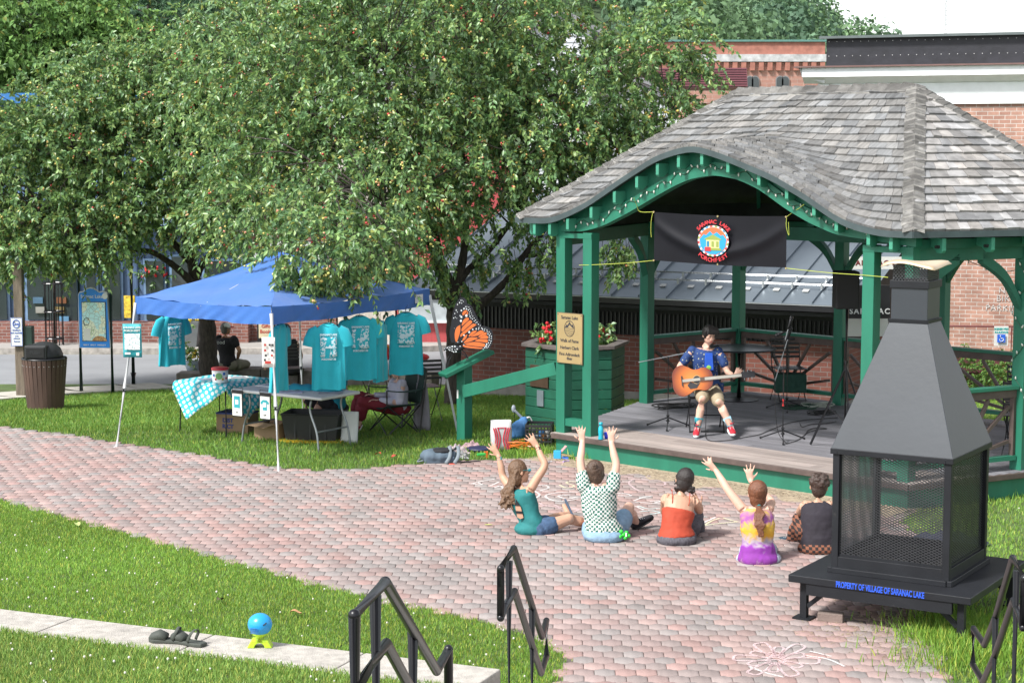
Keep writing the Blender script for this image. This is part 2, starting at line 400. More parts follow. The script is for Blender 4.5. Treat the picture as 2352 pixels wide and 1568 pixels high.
for (u, v), (u2, v2) in zip(ks, ks[1:]):
    a, c = grd(u, v, .05), grd(u2, v2, .05); d = (c - a).normalized(); nn = Vector((-d.y, d.x, 0))
    b.add([a, c, c + nn * .9, a + nn * .9, a - V3(0, 0, .12), c - V3(0, 0, .12), c + nn * .9 - V3(0, 0, .15), a + nn * .9 - V3(0, 0, .15)], [(0, 1, 2, 3), (0, 4, 5, 1), (2, 6, 7, 3)])
b.build('kerb', mat('kerb_pale', (.46, .43, .38), .9, var=.15, scale=5), kind='structure')

# ---------------------------------------------------------------- grass blades
m, t, b = newmat('grass_blade'); N = t.nodes; L = t.links
at = N.new('ShaderNodeAttribute'); at.attribute_name = 'tone'; L.new(at.outputs['Color'], b.inputs['Base Color'])
b.inputs['Roughness'].default_value = .55; b.inputs['Specular IOR Level'].default_value = .35
b.inputs['Subsurface Weight'].default_value = 0
tl = N.new('ShaderNodeBsdfTranslucent'); L.new(at.outputs['Color'], tl.inputs['Color'])
ms = N.new('ShaderNodeMixShader'); ms.inputs[0].default_value = .3; L.new(b.outputs[0], ms.inputs[1]); L.new(tl.outputs[0], ms.inputs[2])
L.new(ms.outputs[0], N['Material Output'].inputs['Surface']); m_blade = m
GZB_BASE = None
def blades(name, pts, z, h, w, base=(.11, .22, .035), var=.3):
    n = len(pts); P = np.concatenate([pts, z[:, None] if hasattr(z, '__len__') else np.full((n, 1), z)], 1)
    a = RNG.uniform(0, 2 * PI, n); hh = h * RNG.uniform(.5, 1.25, n); ww = w * RNG.uniform(.7, 1.3, n)
    d = np.stack([np.cos(a), np.sin(a), np.zeros(n)], 1); ln = RNG.uniform(0, 2 * PI, n); lm = RNG.uniform(.1, .75, n) * hh
    lean = np.stack([np.cos(ln) * lm, np.sin(ln) * lm, hh], 1)
    mid = P + lean * .5 + np.array([0, 0, 1]) * (hh * .08)[:, None]
    V = np.stack([P - d * ww[:, None], P + d * ww[:, None], mid + d * ww[:, None] * .8, mid - d * ww[:, None] * .8, P + lean, P + lean], 1)[:, :5].reshape(-1, 3)
    k = np.arange(n)[:, None] * 5
    F3 = np.concatenate([k + np.array([[0, 1, 2]]), k + np.array([[0, 2, 3]]), k + np.array([[3, 2, 4]])], 0)
    patch = .5 + .25 * np.sin(P[:, 0] * 1.7 + np.sin(P[:, 1] * .9) * 2) + .25 * np.sin(P[:, 1] * 2.1 + P[:, 0] * .6 + 1)
    c = np.array(base)[None] * (1 + RNG.normal(0, var, (n, 1)) * .45) * (.85 + .3 * patch[:, None])
    yel = RNG.uniform(0, 1, n) < .09 + .12 * (1 - patch); c[yel] = c[yel] * np.array([2.1, 1.35, 1.5])
    c = np.clip(c, .01, .6)
    return np_mesh(name, V, F3, m_blade, col=np.repeat(c, 5, 0), kind='stuff')
def scatter(n, x0, x1, y0, y1): return np.stack([RNG.uniform(x0, x1, n), RNG.uniform(y0, y1, n)], 1)
def lineside(P, a, c): return (c.x - a.x) * (P[:, 1] - a.y) - (c.y - a.y) * (P[:, 0] - a.x)
PLn = [(x, y) for x, y in PLAZA]
def shrunk(P, poly, eps=.05):
    """inside the outline by more than a ragged fringe"""
    j = P + RNG.normal(0, eps, P.shape); return inpoly(j, poly)
far_e0, far_e1 = p0, p1
# lawn between the plaza and the edging
P = scatter(330000, -6.3, 1.0, 11.4, 19.8)
P = P[(~shrunk(P, PLn, .03)) & (lineside(P, far_e0, far_e1) > .02) & ~((P[:, 0] > .6))]
blades('lawn_grass', P, 0., .034, .0028, (.205, .36, .055))
P = scatter(110000, -4.3, -.15, 10.4, 14.0)
P = P[(lineside(P, e0, e1) < .01) & (P[:, 0] < -.3)]
blades('terrace_grass', P, .385, .042, .003, (.22, .36, .075))
# lawn beyond the plaza
P = scatter(300000, -10.5, 2.4, 20.2, 34.6)
P = P[(~shrunk(P, PLn, .04))]
roadline = [grd(u, v) for u, v in ks]
rl = [( -60, 60)] + [(q.x, q.y) for q in roadline] + [(-6.3, 34.4), (-1.1, 33.9), (-1.0, 31.9), (9, 31), (9, 60)]
P = P[~inpoly(P, rl)]
blades('lawn_grass', P, gzn(P[:, 1]), .05, .0042, (.15, .28, .045))
# lawn right of the stage and behind the fire pit
P = scatter(170000, 2.9, 9.5, 10.2, 32)
P = P[~shrunk(P, PLn, .05)]
blades('lawn_grass', P, gzn(P[:, 1]), .042, .0038, (.20, .35, .06))
# taller tufts under the fire pit deck and beside the stage steps
tf = []
for u, v, r, k in ((2200, 1440, .22, 1500), (2165, 1470, .16, 800), (2290, 1470, .3, 1500), (2250, 1520, .3, 1400), (1225, 1042, .16, 300), (1330, 1058, .1, 60), (2330, 1118, .35, 700)):
    c = atz(u, v); tf.append(np.stack([RNG.normal(c.x, r, k), RNG.normal(c.y, r, k)], 1))
P = np.concatenate(tf); blades('tall_grass', P, 0., .105, .0042, (.20, .36, .05))
# clover heads
P1 = scatter(1500, -5, .6, 11.4, 19); P1 = P1[(~inpoly(P1, PLn)) & (lineside(P1, far_e0, far_e1) > .1)][:150]
P2 = scatter(900, -4, -.3, 10.4, 13.8); P2 = P2[(lineside(P2, e0, e1) < -.05)][:110]
P3 = scatter(500, 4, 8, 11, 24); P3 = P3[~inpoly(P3, PLn)][:60]
cl = MB()
for Q, z in ((P1, .035), (P2, .425), (P3, .04)):
    for x, y in Q: cl.ell((x, y, z + rnd.uniform(-.008, .012)), rnd.uniform(.006, .010), nu=5, nv=4)
cl.build('clover_flowers', mat('clover_white', (.62, .60, .52), .8), kind='stuff')
# fallen leaves and twigs on the grass
# ================================================================ BANDSTAND
m_green = mat('green_paint', (.013, .145, .088), .5, var=.13, scale=5, bump=.15, bscale=30, stretch=(1, 1, .25), dirt=((.02, .13, .085), .63), dscale=4)
m_green_d = mat('green_trim', (.012, .12, .075), .55, var=.15, scale=5, bump=.15, bscale=30)
m_brown = mat('brown_stain', (.085, .06, .052), .6, var=.25, scale=8, bump=.2)
m_deck = mat('deck_boards', (.225, .21, .21), .65, var=.2, scale=5, bump=.35, bscale=60, stretch=(.4, 6, 1), attr='tone', dirt=((.25, .23, .22), .6), dscale=2)
m_shin = mat('cedar_shingle', (.190, .188, .184), .85, var=.30, scale=3, bump=.8, bscale=22, stretch=(9, .9, .9), attr='tone', dirt=((.16, .15, .14), .57), dscale=1.0)
m_shin_s = mat('cedar_shingle_side', (.27, .262, .255), .85, var=.28, scale=9, bump=.7, bscale=60, attr='tone', dirt=((.20, .19, .18), .6), dscale=5)
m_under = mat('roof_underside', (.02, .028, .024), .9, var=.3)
m_fascia = mat('fascia_grey', (.045, .065, .068), .5, var=.2, scale=6)
AL = Vector((.7222, -.6917, 0)); PE = Vector((.6917, .7222, 0)); PA = Vector((.637, 22.236, 0))
gaz = thing('bandstand', 'green timber bandstand with swooping grey shingle roof and raised wooden stage', 'bandstand', PA, math.atan2(AL.y, AL.x))
def L2(p):
    d = Vector(p) - PA; return Vector((d.dot(AL), d.dot(PE), p[2]))
def onfront(u, v, yl=0.):
    return L2(atplane(u, v, PA + PE * yl, PE))
def gW(x, y, z): return PA + AL * x + PE * y + V3(0, 0, z)
SZ = .28
A1 = (0, 0); A2 = tuple(L2(atz(1348, 1002, .28)))[:2]; F2 = tuple(L2(atz(1999, 1091, .28)))[:2]; F1 = (4.83, 0)
A2 = (A2[0], 0); F2 = (F2[0], 0)
Bp = (-.92, 2.70); Cp = (-.68, 4.45); Dp = (1.10, 4.36); Ep = (2.65, 4.36); Gp = (5.32, 1.48); Rp = (5.72, 2.75); Rb = (4.75, 4.3)
ps = .142
def post(x, y, z0=SZ, z1=2.74):
    b = MB(); b.box((x, y, (z0 + z1) / 2), (ps, ps, z1 - z0)); o = b.build('post', m_green, gaz, bevel=.006); return o
for q in (A1, A2, F2, F1, Bp, Cp, Dp, Ep, Gp, Rp, Rb): post(*q)
# stage: skirt, nosing, planks
poly = [(-.06, -.15), (4.96, -.15), (5.47, 1.42), (5.88, 2.75), (4.9, 4.5), (-.8, 4.62), (-1.06, 2.72)]
def inset(P, d):
    c = Vector((sum(p[0] for p in P) / len(P), sum(p[1] for p in P) / len(P)))
    return [tuple(c + (Vector(p) - c) * (1 - d / (Vector(p) - c).length)) for p in P]
ski = inset(poly, .05)
MB().prism(ski, (0, 0, -.05), (1, 0, 0), (0, 1, 0), SZ + .0).build('skirt', m_green, gaz, bevel=.004)
tb = MB(); tones = []
def xr(y, P=poly):
    xs = []
    for i in range(len(P)):
        (x1, y1), (x2, y2) = P[i], P[(i + 1) % len(P)]
        if (y1 - y) * (y2 - y) < 0: xs.append(x1 + (x2 - x1) * (y - y1) / (y2 - y1))
    return min(xs), max(xs)
y = -.15; k = 0
while y < 4.6:
    w = .165 if k < 5 else .13; w = min(w, 4.6 - y)
    a, c = xr(y + w * .5); cuts = [a] + sorted(rnd.uniform(a + .8, c - .8) for _ in range(2)) + [c]
    for i in range(3):
        t = rnd.uniform(.78, 1.18); n0 = len(tb.v)
        tb.box(((cuts[i] + cuts[i + 1]) / 2, y + w / 2, SZ - .012 + rnd.uniform(-.001, .001)), (cuts[i + 1] - cuts[i] - .004, w - .007, .032))
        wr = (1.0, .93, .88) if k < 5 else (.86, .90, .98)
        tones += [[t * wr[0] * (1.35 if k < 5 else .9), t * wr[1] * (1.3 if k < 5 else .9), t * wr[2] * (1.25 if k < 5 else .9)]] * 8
    y += w; k += 1
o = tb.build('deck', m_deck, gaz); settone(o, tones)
nz_ = MB()
for i in range(4):
    a, c = poly[i], poly[i + 1]; nz_.beam((a[0], a[1], SZ - .03), (c[0], c[1], SZ - .03), .05, .062)
nz_.build('nosing', m_brown, gaz, bevel=.006)
# head beams, braces
def beamp(name, a, c, z, w=.09, h=.17, m=m_green_d): MB().beam((a[0], a[1], z), (c[0], c[1], z), w, h).build(name, m, gaz, bevel=.005)
for a, c in ((A1, Bp), (Bp, Cp), (Cp, Dp), (Dp, Ep), (Ep, Rb), (Rb, Rp), (Rp, Gp), (Gp, F1)): beamp('head_beam', a, c, 2.66)
for a, c in ((A1, Bp), (Bp, Cp), (Cp, Dp), (Dp, Ep), (Ep, Rb), (Rb, Rp), (Rp, Gp), (Gp, F1)):
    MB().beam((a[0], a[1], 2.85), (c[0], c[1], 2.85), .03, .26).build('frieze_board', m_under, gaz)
MB().beam((A1[0] - .07, 0, 2.70), (A2[0] + .07, 0, 2.70), .15, .06).build('post_cap', m_green, gaz)
MB().beam((F2[0] - .07, 0, 2.70), (F1[0] + .07, 0, 2.70), .15, .06).build('post_cap', m_green, gaz)
for x0, x1 in ((A1[0], A2[0]), (F2[0], F1[0])):
    MB().beam((x0 + .07, 0, .42), (x1 - .07, 0, .42), .11, .09).build('cross_rail', m_green, gaz)
def brace(a, c, L=.62):
    """curved brace from post a up towards post c"""
    a = Vector((*a, 0)); c = Vector((*c, 0)); d = (c - a).normalized(); pts = []
    q = MB(); P0 = a + d * .05 + V3(0, 0, 2.05); P1 = a + d * L + V3(0, 0, 2.6); mid = (P0 + P1) / 2 + d * -.05 + V3(0, 0, .06)
    n = d.cross(V3(0, 0, 1)) * .045
    R = []
    for p in bez([P0, mid, P1], 4): R.append([p + n + V3(0, 0, .06), p - n + V3(0, 0, .06), p - n - V3(0, 0, .06), p + n - V3(0, 0, .06)])
    q.rings(R).build('brace', m_green_d, gaz, bevel=.004)
for a, c in ((Bp, A1), (Bp, Cp), (Dp, Cp), (Dp, Ep), (Cp, Dp), (Ep, Dp), (Ep, Rb), (Gp, F1), (Gp, Rp), (F1, Gp), (Rb, Ep)): brace(a, c)
# railings with fan lattice
def railing(a, c, fan=True):
    r = bpy.data.objects.new('railing', None); COL.objects.link(r); r.parent = gaz
    a = Vector((*a, 0)); c = Vector((*c, 0)); d = (c - a).normalized(); a = a + d * .075; c = c - d * .075; up = V3(0, 0, 1); L = (c - a).length
    MB().beam(a + up * 1.185, c + up * 1.185, .12, .04).build('top_rail', m_green, r, bevel=.004)
    MB().beam(a + up * 1.12, c + up * 1.12, .05, .085).build('under_rail', m_brown, r)
    MB().beam(a + up * .42, c + up * .42, .09, .05).build('bottom_rail', m_green, r)
    q = MB(); w = .036
    for s in (a + d * .025, c - d * .025): q.beam(s + up * .445, s + up * 1.08, .05, .05)
    o = a + d * (L / 2) + up * .46
    for fx, fz in ((.06, .60), (.06, .98), (.27, 1.07), (.5, 1.07), (.73, 1.07), (.94, .98), (.94, .60)):
        q.beam(o, a + d * (L * fx) + up * fz, w, w)
    q.build('lattice', m_brown, r)
for a, c in ((Bp, Cp), (Cp, Dp), (Dp, Ep), (Ep, Rb), (F1, Gp), (Gp, Rp), (Rp, Rb)): railing(a, c)

# ---- roof
TL, TR, RL, RR = Vector((-.60, -.22, 2.90)), Vector((5.0, -.25, 2.90)), Vector((.94, 2.2, 4.46)), Vector((3.5, 2.2, 4.46))
RP = Vector((6.3, 2.4, 2.90)); BR = Vector((5.1, 4.85, 2.90)); BL = Vector((-1.0, 4.85, 2.90)); LP = Vector((-1.5, 2.5, 2.90))
prof = [(1291, 501), (1345, 472), (1428, 413), (1500, 366), (1545, 349), (1590, 339), (1640, 352), (1684, 369), (1771, 406), (1849, 452), (1917, 502), (1950, 521), (1985, 534)]
PX = [onfront(u, v, -.235) for u, v in prof]
px = np.array([p.x for p in PX]); pz = np.array([p.z for p in PX]) + .085 - 2.90
px = np.concatenate([[-.7, px[0] - .25], px, [px[-1] + .25, 5.2]]); pz = np.concatenate([[0, 0.0], np.maximum(pz, 0), [0.0, 0]])
def bump(x):
    v = 0
    for o_ in (-.1, -.05, 0, .05, .1): v += float(np.interp(x + o_, px, pz))
    return v / 5
def fs(d, c=.14): return .5 * (d + math.sqrt(d * d + c * c))
def roofz(x, base):
    rise = max(base - 2.90, 0); bb = bump(x)
    return base + fs(bb - rise) - fs(-rise)
def front(a, v):
    p0_ = TL.lerp(RL, v); p1_ = TR.lerp(RR, v); p = p0_.lerp(p1_, a)
    return Vector((p.x, p.y, roofz(p.x, p.z)))
def tri(P, Q, T0, T1):
    return lambda a, v: P.lerp(T0, v).lerp(Q.lerp(T1, v), a)
def shingles(fn, m, ncourse, name, flatn=None):
    q = MB(); tn = []
    for k in range(ncourse):
        v0 = k / ncourse; v1 = min(1, (k + 1.25) / ncourse)
        W = (fn(1, v0) - fn(0, v0)).length; x = 0
        off = rnd.uniform(-.004, .004)
        while x < W - .02:
            w = rnd.choice((.11, .13, .15, .17, .2, .23)); x1 = min(W, x + w)
            a0, a1 = x / W, x1 / W; g_ = .0025 / W
            dv = rnd.uniform(-.07, .07) / ncourse if k else rnd.uniform(-.03, .03) / ncourse
            P = [fn(a0 + g_, max(0, v0 + dv)), fn(a1 - g_, max(0, v0 + dv)), fn(a1 - g_, v1), fn(a0 + g_, v1)]
            if k == ncourse - 1: P[2] = fn(a1 - g_, 1); P[3] = fn(a0 + g_, 1)
            n = (P[1] - P[0]).cross(P[3] - P[0]); n = n.normalized() if n.length > 1e-9 else V3(0, 0, 1)
            h = rnd.uniform(.026, .040)
            cu = rnd.uniform(-.003, .005)
            top = [P[0] + n * (h + cu), P[1] + n * (h - cu), P[2] + n * .003, P[3] + n * .003]; bot = [p_ - n * .004 for p_ in P]
            q.add(top + bot, [(0, 1, 2, 3), (0, 4, 5, 1), (1, 5, 6, 2), (3, 7, 4, 0)])
            t = rnd.choice((.62, .75, .82, .88, .95, 1.0, 1.05, 1.12, 1.25)) * rnd.uniform(.93, 1.07); wv = rnd.uniform(-.03, .04)
            tn += [[t * (1 + wv), t, t * (1 - wv * 1.2)]] * 8
            x = x1
    o = q.build(name, m, gaz); settone(o, tn); return o
shingles(front, m_shin, 19, 'roof')
shingles(tri(TR, RP, RR, RR + V3(.02, .02, 0)), m_shin_s, 18, 'roof')
shingles(tri(LP, TL, RL - V3(.02, 0, 0), RL), m_shin_s, 18, 'roof')
shingles(tri(RP, BR, RR, RR + V3(-.02, .02, 0)), m_shin_s, 14, 'roof')
shingles(tri(BR, BL, RR, RL), m_shin, 14, 'roof')
shingles(tri(BL, LP, RL, RL + V3(-.02, 0, 0)), m_shin_s, 14, 'roof')
def caps(P, Q, s1, s2, n=26, wv=.12, zf=None):
    """overlapping hip or ridge shingles from P up to Q, wings along s1 and s2"""
    q = MB(); tn = []
    for k in range(n):
        a = P.lerp(Q, k / n); c = P.lerp(Q, min(1, (k + 1.3) / n)); h = .05 + rnd.uniform(0, .006)
        for s in (s1, s2):
            e = s.normalized() * (wv + rnd.uniform(-.008, .008)); n_ = V3(0, 0, 1)
            top = [a + n_ * h, a + e + n_ * (h - .004), c + e + n_ * (h - .026), c + n_ * (h - .022)]
            q.add(top + [p_ - n_ * .03 for p_ in top], [(0, 1, 2, 3), (3, 2, 1, 0), (0, 4, 5, 1), (1, 5, 6, 2)])
            t = rnd.uniform(.6, 1.15); tn += [[t * 1.0, t * .99, t * .95]] * 8
    o = q.build('hip_caps', m_shin_s, gaz); settone(o, tn)
def slopedir(fn, a, b): return fn
fr_s = (TL - TR).normalized(); up_s = lambda P, Q, E: None
# wing directions lie in the two roof faces that meet at the hip
def wing(P, Q, other):
    d = (Q - P).normalized(); s = other - P; s = s - d * s.dot(d); return s.normalized()
caps(TR, RR, wing(TR, RR, TL), wing(TR, RR, RP))
caps(TL, RL, wing(TL, RL, TR), wing(TL, RL, LP))
caps(RP, RR, wing(RP, RR, TR), wing(RP, RR, BR))
caps(RL, RR, wing(RL, RR, TL), wing(RL, RR, BL), n=15, wv=.16)
# strip of squared shingles beside the front hip
# underside, fascia, rafters
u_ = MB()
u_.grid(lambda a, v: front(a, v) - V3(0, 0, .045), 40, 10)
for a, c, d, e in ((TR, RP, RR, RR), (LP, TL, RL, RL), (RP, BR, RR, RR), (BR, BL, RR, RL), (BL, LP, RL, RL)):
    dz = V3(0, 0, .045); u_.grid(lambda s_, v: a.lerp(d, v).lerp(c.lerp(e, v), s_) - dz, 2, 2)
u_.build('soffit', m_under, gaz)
fa = MB()
xs = np.linspace(TL.x, TR.x, 60); R = []
for x in xs:
    a_ = (x - TL.x) / (TR.x - TL.x); p = front(a_, 0); zt = p.z + .004; zb = p.z - .062
    R.append([V3(x, p.y - .006, zb), V3(x, p.y - .006, zt), V3(x, p.y + .03, zt), V3(x, p.y + .03, zb)])
fa.rings(R)
for a, c in ((TR, RP), (RP, BR), (BR, BL), (BL, LP), (LP, TL)):
    fa.beam(a - V3(0, 0, .029), c - V3(0, 0, .029), .035, .064)
fa.build('fascia', m_fascia, gaz)
# arched front beam
arch = [(1278, 532), (1344, 531), (1386, 519), (1446, 488), (1506, 452), (1550, 427), (1590, 410), (1642, 402), (1696, 412), (1745, 435), (1806, 480), (1858, 511), (1905, 532), (1925, 540)]
AX = [onfront(u, v, -.06) for u, v in arch]; ax_ = np.array([p.x for p in AX]); az_ = np.array([p.z for p in AX])
ax_ = np.concatenate([ax_, [4.95]]); az_ = np.concatenate([az_, [2.735]]); az_[0] = 2.735; az_[-2] = max(2.735, az_[-2])
def archz(x): return float(np.mean([np.interp(x + o_, ax_, az_) for o_ in (-.06, 0, .06)]))
def topz(x):
    v = .22 / 2.42; return roofz(x, 2.9 + v * 1.56) - .05
def ribbeam(name, x0, x1, zb, zt, y0, y1, m, n=50):
    R = []
    for x in np.linspace(x0, x1, n):
        a_, b_ = zb(x), zt(x); R.append([V3(x, y0, a_), V3(x, y0, b_), V3(x, y1, b_), V3(x, y1, a_)])
    return MB().rings(R).build(name, m, gaz)
ribbeam('arch_board', -.42, 4.93, archz, topz, -.03, .05, m_green)
ribbeam('arch_beam', -.2, 4.93, archz, lambda x: archz(x) + .15, -.075, -.03, m_green)
# rafter tails with drilled ends
tails = [1222, 1257, 1298, 1352, 1405, 1456, 1503, 1551, 1604, 1664, 1735, 1799, 1862, 1914, 1988, 2040]
def tail(x, y, z, d, L=.30):
    """tail end at (x, y, z top) running back along d"""
    d = Vector(d).normalized(); t = d.cross(V3(0, 0, 1)) * .022; o = bpy.data.objects.new('rafter_tail', None)
    pl = [(0, 0), (0, -.13), (.02, -.155), (.10, -.155), (.17, -.11), (.30, -.09), (.30, 0)]
    q = MB(); q.prism(pl, V3(x, y, z) + t, d, V3(0, 0, 1), .044); me = q.build('rafter_tail', mat('tail_green', (.045, .25, .16), .55, var=.15), gaz, bevel=.004)  # paler than the other green: light on the tails put into the paint, plus fading
    h = MB(); c = V3(x, y, z) + d * .06 + V3(0, 0, -.09); h.tube([c - t * 1.08, c + t * 1.08], .018, 10); ho = h.build('bolt_hole', m_under, me)
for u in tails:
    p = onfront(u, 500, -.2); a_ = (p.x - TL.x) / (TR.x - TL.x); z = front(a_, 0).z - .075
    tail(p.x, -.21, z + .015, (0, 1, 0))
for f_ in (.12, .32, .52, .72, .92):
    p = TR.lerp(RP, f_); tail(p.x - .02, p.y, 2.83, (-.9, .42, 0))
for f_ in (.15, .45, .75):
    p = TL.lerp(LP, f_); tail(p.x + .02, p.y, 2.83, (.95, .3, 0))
MB().beam(L2(gW(4.83, 0, 0)) + V3(0, 0, 2.76), V3(5.9, 2.75, 2.76), .1, .1).build('head_beam', m_green_d, gaz)
# rafters under the roof
for k in range(9):
    a_ = .08 + k * .105
    x = TL.x + (TR.x - TL.x) * a_; p = front(a_, .1); q_ = RL.lerp(RR, a_)
    MB().beam(V3(p.x * .5 + q_.x * .5, 1.15, 3.56), V3(q_.x, 2.2, 4.24), .05, .11).build('rafter', m_green_d, gaz)
for k in range(5):
    a_ = .1 + k * .2; q_ = RL.lerp(RR, a_); e = BL.lerp(BR, a_)
    MB().beam(V3(e.x, 4.5, 2.92), V3(q_.x, 2.25, 4.26), .05, .11).build('rafter', m_green_d, gaz)
MB().beam((-.2, 1.9, 2.72), (5.1, 1.9, 2.72), .1, .16).build('tie_beam', m_green_d, gaz)
MB().beam((2.3, 1.9, 2.8), (2.3, 2.15, 4.3), .09, .09).build('king_post', m_green_d, gaz)
for sx in (-1, 1): MB().beam((2.3, 2.0, 3.1), (2.3 + sx * .7, 2.05, 4.2), .06, .06).build('king_brace', m_green_d, gaz)

# string lights looped along the arch and down the right hand posts
m_bulb = mat('bulb_white', (.62, .64, .58), .3, var=.05); m_cord = mat('green_cord', (.03, .09, .055), .6)
def lights(label, pts, step, parentless=True):
    t = thing('string_lights', label, 'string lights', pts[0])
    o = Vector(pts[0]); c = bez(pts, 6)
    MB().tube([p - o for p in c], .0045, 4).build('cord', m_cord, t)
    acc = 0
    for i in range(1, len(c)):
        acc += (c[i] - c[i - 1]).length
        if acc > step:
            acc = 0; d = V3(rnd.uniform(-.6, .6), rnd.uniform(-.3, 0), rnd.choice((-1, .7))).normalized()
            MB().tube([c[i] - o, c[i] - o + d * .012, c[i] - o + d * .038], [.006, .011, .005], 6).build('bulb', m_bulb, t, smooth=True)
sp = []
for i, x in enumerate(np.linspace(.0, 4.7, 40)): sp.append(gW(x, -.085, archz(x) + .10 + (.03 if i % 2 else -.025)))
lights('string of small white bulbs zigzagging along the arched green beam', sp, .085)
sp = [gW(5.32 - .05, 1.41, 2.6)] + [gW(5.32 + .09 * math.sin(i * 1.3), 1.40, 2.5 - i * .13) for i in range(12)]
lights('string of white bulbs wound down the right hand green post', sp, .1)
sp = [gW(2.75, 4.2, 2.55), gW(3.1, 4.2, 2.33), gW(3.6, 4.2, 2.22), gW(4.05, 4.2, 2.35), gW(4.4, 4.2, 2.62)]
lights('dark loop of cord hanging in the right hand bay of the bandstand', sp, .2)

# entry rail beside the stage, with sloping cap
er = thing('entry_railing', 'green newel post with sloping plank cap and long rail left of the stage', 'railing', (-.612, 23.32 - .0, 0))
er_o = er.location
yE = 23.32
def er_p(u, v, y): return aty(u, v, y) - er_o
bx = MB(); b0 = atz(1067, 1012) ; topn = er_p(1067, 832, yE)
bx.box((0, 0, topn.z / 2), (.145, .145, topn.z), rz=-.76); bx.build('newel', m_green, er, bevel=.006)
a = er_p(1016, 862, yE - .12); c = er_p(1126, 806, yE + .16)
MB().beam(a, c, .26, .05, up=(0, 0, 1)).build('cap_plank', m_green, er, bevel=.006)
a = er_p(1064, 899, yE - .08); c = gW(-.07, 0, 0); c = aty(1278, 846, c.y) - er_o
MB().beam(a, c, .05, .16).build('side_rail', m_green, er, bevel=.005)
MB().box(tuple(er_p(1051, 905, yE - .1)), (.02, .004, .11)).build('small_plate', mat('plate_white', (.6, .6, .58), .4), er)
# ================================================================ BUILDINGS
m_pbrick = brickmat('pavilion_brick', (.17, .055, .04), (.12, .045, .036), (.17, .14, .13), .22, .078, .3)
m_wbrick = brickmat('weathered_brick', (.40, .225, .17), (.31, .165, .125), (.50, .46, .42), .215, .078, .35, dirt=((.46, .42, .38), .60))
m_sbrick = brickmat('shop_brick', (.25, .10, .075), (.16, .065, .055), (.30, .26, .24), .2, .072, .4, dirt=((.40, .36, .34), .62))
m_dark = mat('dark_timber', (.018, .018, .02), .7, var=.3)
m_metal = mat('standing_seam', (.19, .225, .255), .42, metal=.55, var=.10, scale=1.1, dirt=((.14, .155, .17), .60), dscale=.8)
m_steel = mat('galvanised', (.45, .47, .48), .4, metal=.7, var=.1)
m_white = mat('white_paint', (.66, .67, .66), .55, var=.07)
m_black = mat('black_paint', (.012, .012, .014), .35, var=.2)
m_glass = mat('window_glass', (.03, .04, .045), .08, var=.3, scale=.8, spec=.8)
m_blue = mat('blue_cladding', (.09, .15, .26), .6, var=.15, scale=2, stretch=(8, 1, .3))
m_conc2 = mat('foundation', (.25, .235, .215), .9, var=.25)

# brick pavilion with the metal roof
e0_, e1_ = V3(-1.85, 31.5, 0), V3(4.93, 27.98, 0)
pd = (e1_ - e0_).normalized(); pn = Vector((-pd.y, pd.x, 0))
pv = thing('pavilion', 'low brick park building with long grey standing seam metal roof behind the bandstand', 'building', e0_, math.atan2(pd.y, pd.x))
PL_ = 8.1; ZE = 1.35; SL = .335; RUN = 4.6
zb = -.75
w = MB(); w.box((.55 + (PL_ - 1.1) / 2, .62 + 1.9, (.66 + -.28) / 2), (PL_ - 1.1, 3.8, .94)); w.build('wall', m_pbrick, pv)
w = MB(); w.box((.55 + (PL_ - 1.1) / 2, .62 + 1.9, (-.28 + zb) / 2 - .1), (PL_ - 1.06, 3.84, .47 + .2)); w.build('foundation', m_conc2, pv)
w = MB(); w.box((.55 + (PL_ - 1.1) / 2, .62 + 1.9, .66 + .36), (PL_ - 1.16, 3.7, .72)); w.build('frieze', m_dark, pv)
w = MB()
for i in range(int((PL_ - 1.2) / .075)): w.box((.62 + i * .075, .62 + .03, .66 + .19), (.022, .03, .36))
w.build('slats', m_black, pv)
w = MB(); w.beam((0, .03, ZE - .06), (PL_, .03, ZE - .06), .11, .10); w.build('gutter', m_black, pv)
w = MB(); w.beam((0, -.03, ZE - .015), (PL_, -.03, ZE - .015), .012, .012); w.build('gutter_edge', m_steel, pv)
w = MB(); w.box((PL_ / 2, .35, ZE - .16), (PL_ - .1, .6, .06)); w.build('eave_board', m_dark, pv)
w = MB()
def rz_(y): return ZE + SL * y
w.add([(0, 0, ZE), (PL_, 0, ZE), (PL_, RUN, rz_(RUN)), (0, RUN, rz_(RUN)), (0, RUN + .02, ZE), (PL_, RUN + .02, ZE), (0, 0, ZE - .05), (PL_, 0, ZE - .05), (0, RUN + .02, ZE - .05), (PL_, RUN + .02, ZE - .05)], [(0, 1, 2, 3), (3, 2, 5, 4), (0, 6, 7, 1), (4, 5, 9, 8)])
w.build('roof', m_metal, pv)
w = MB(); w.add([(.5, .3, ZE + .0), (.5, RUN, ZE), (.5, RUN, rz_(RUN) - .05)], [(0, 1, 2)]); w.add([(PL_ - .5, .3, ZE + .0), (PL_ - .5, RUN, ZE), (PL_ - .5, RUN, rz_(RUN) - .05)], [(0, 1, 2)]); w.build('gable', m_dark, pv)
ns = int(PL_ / .485)
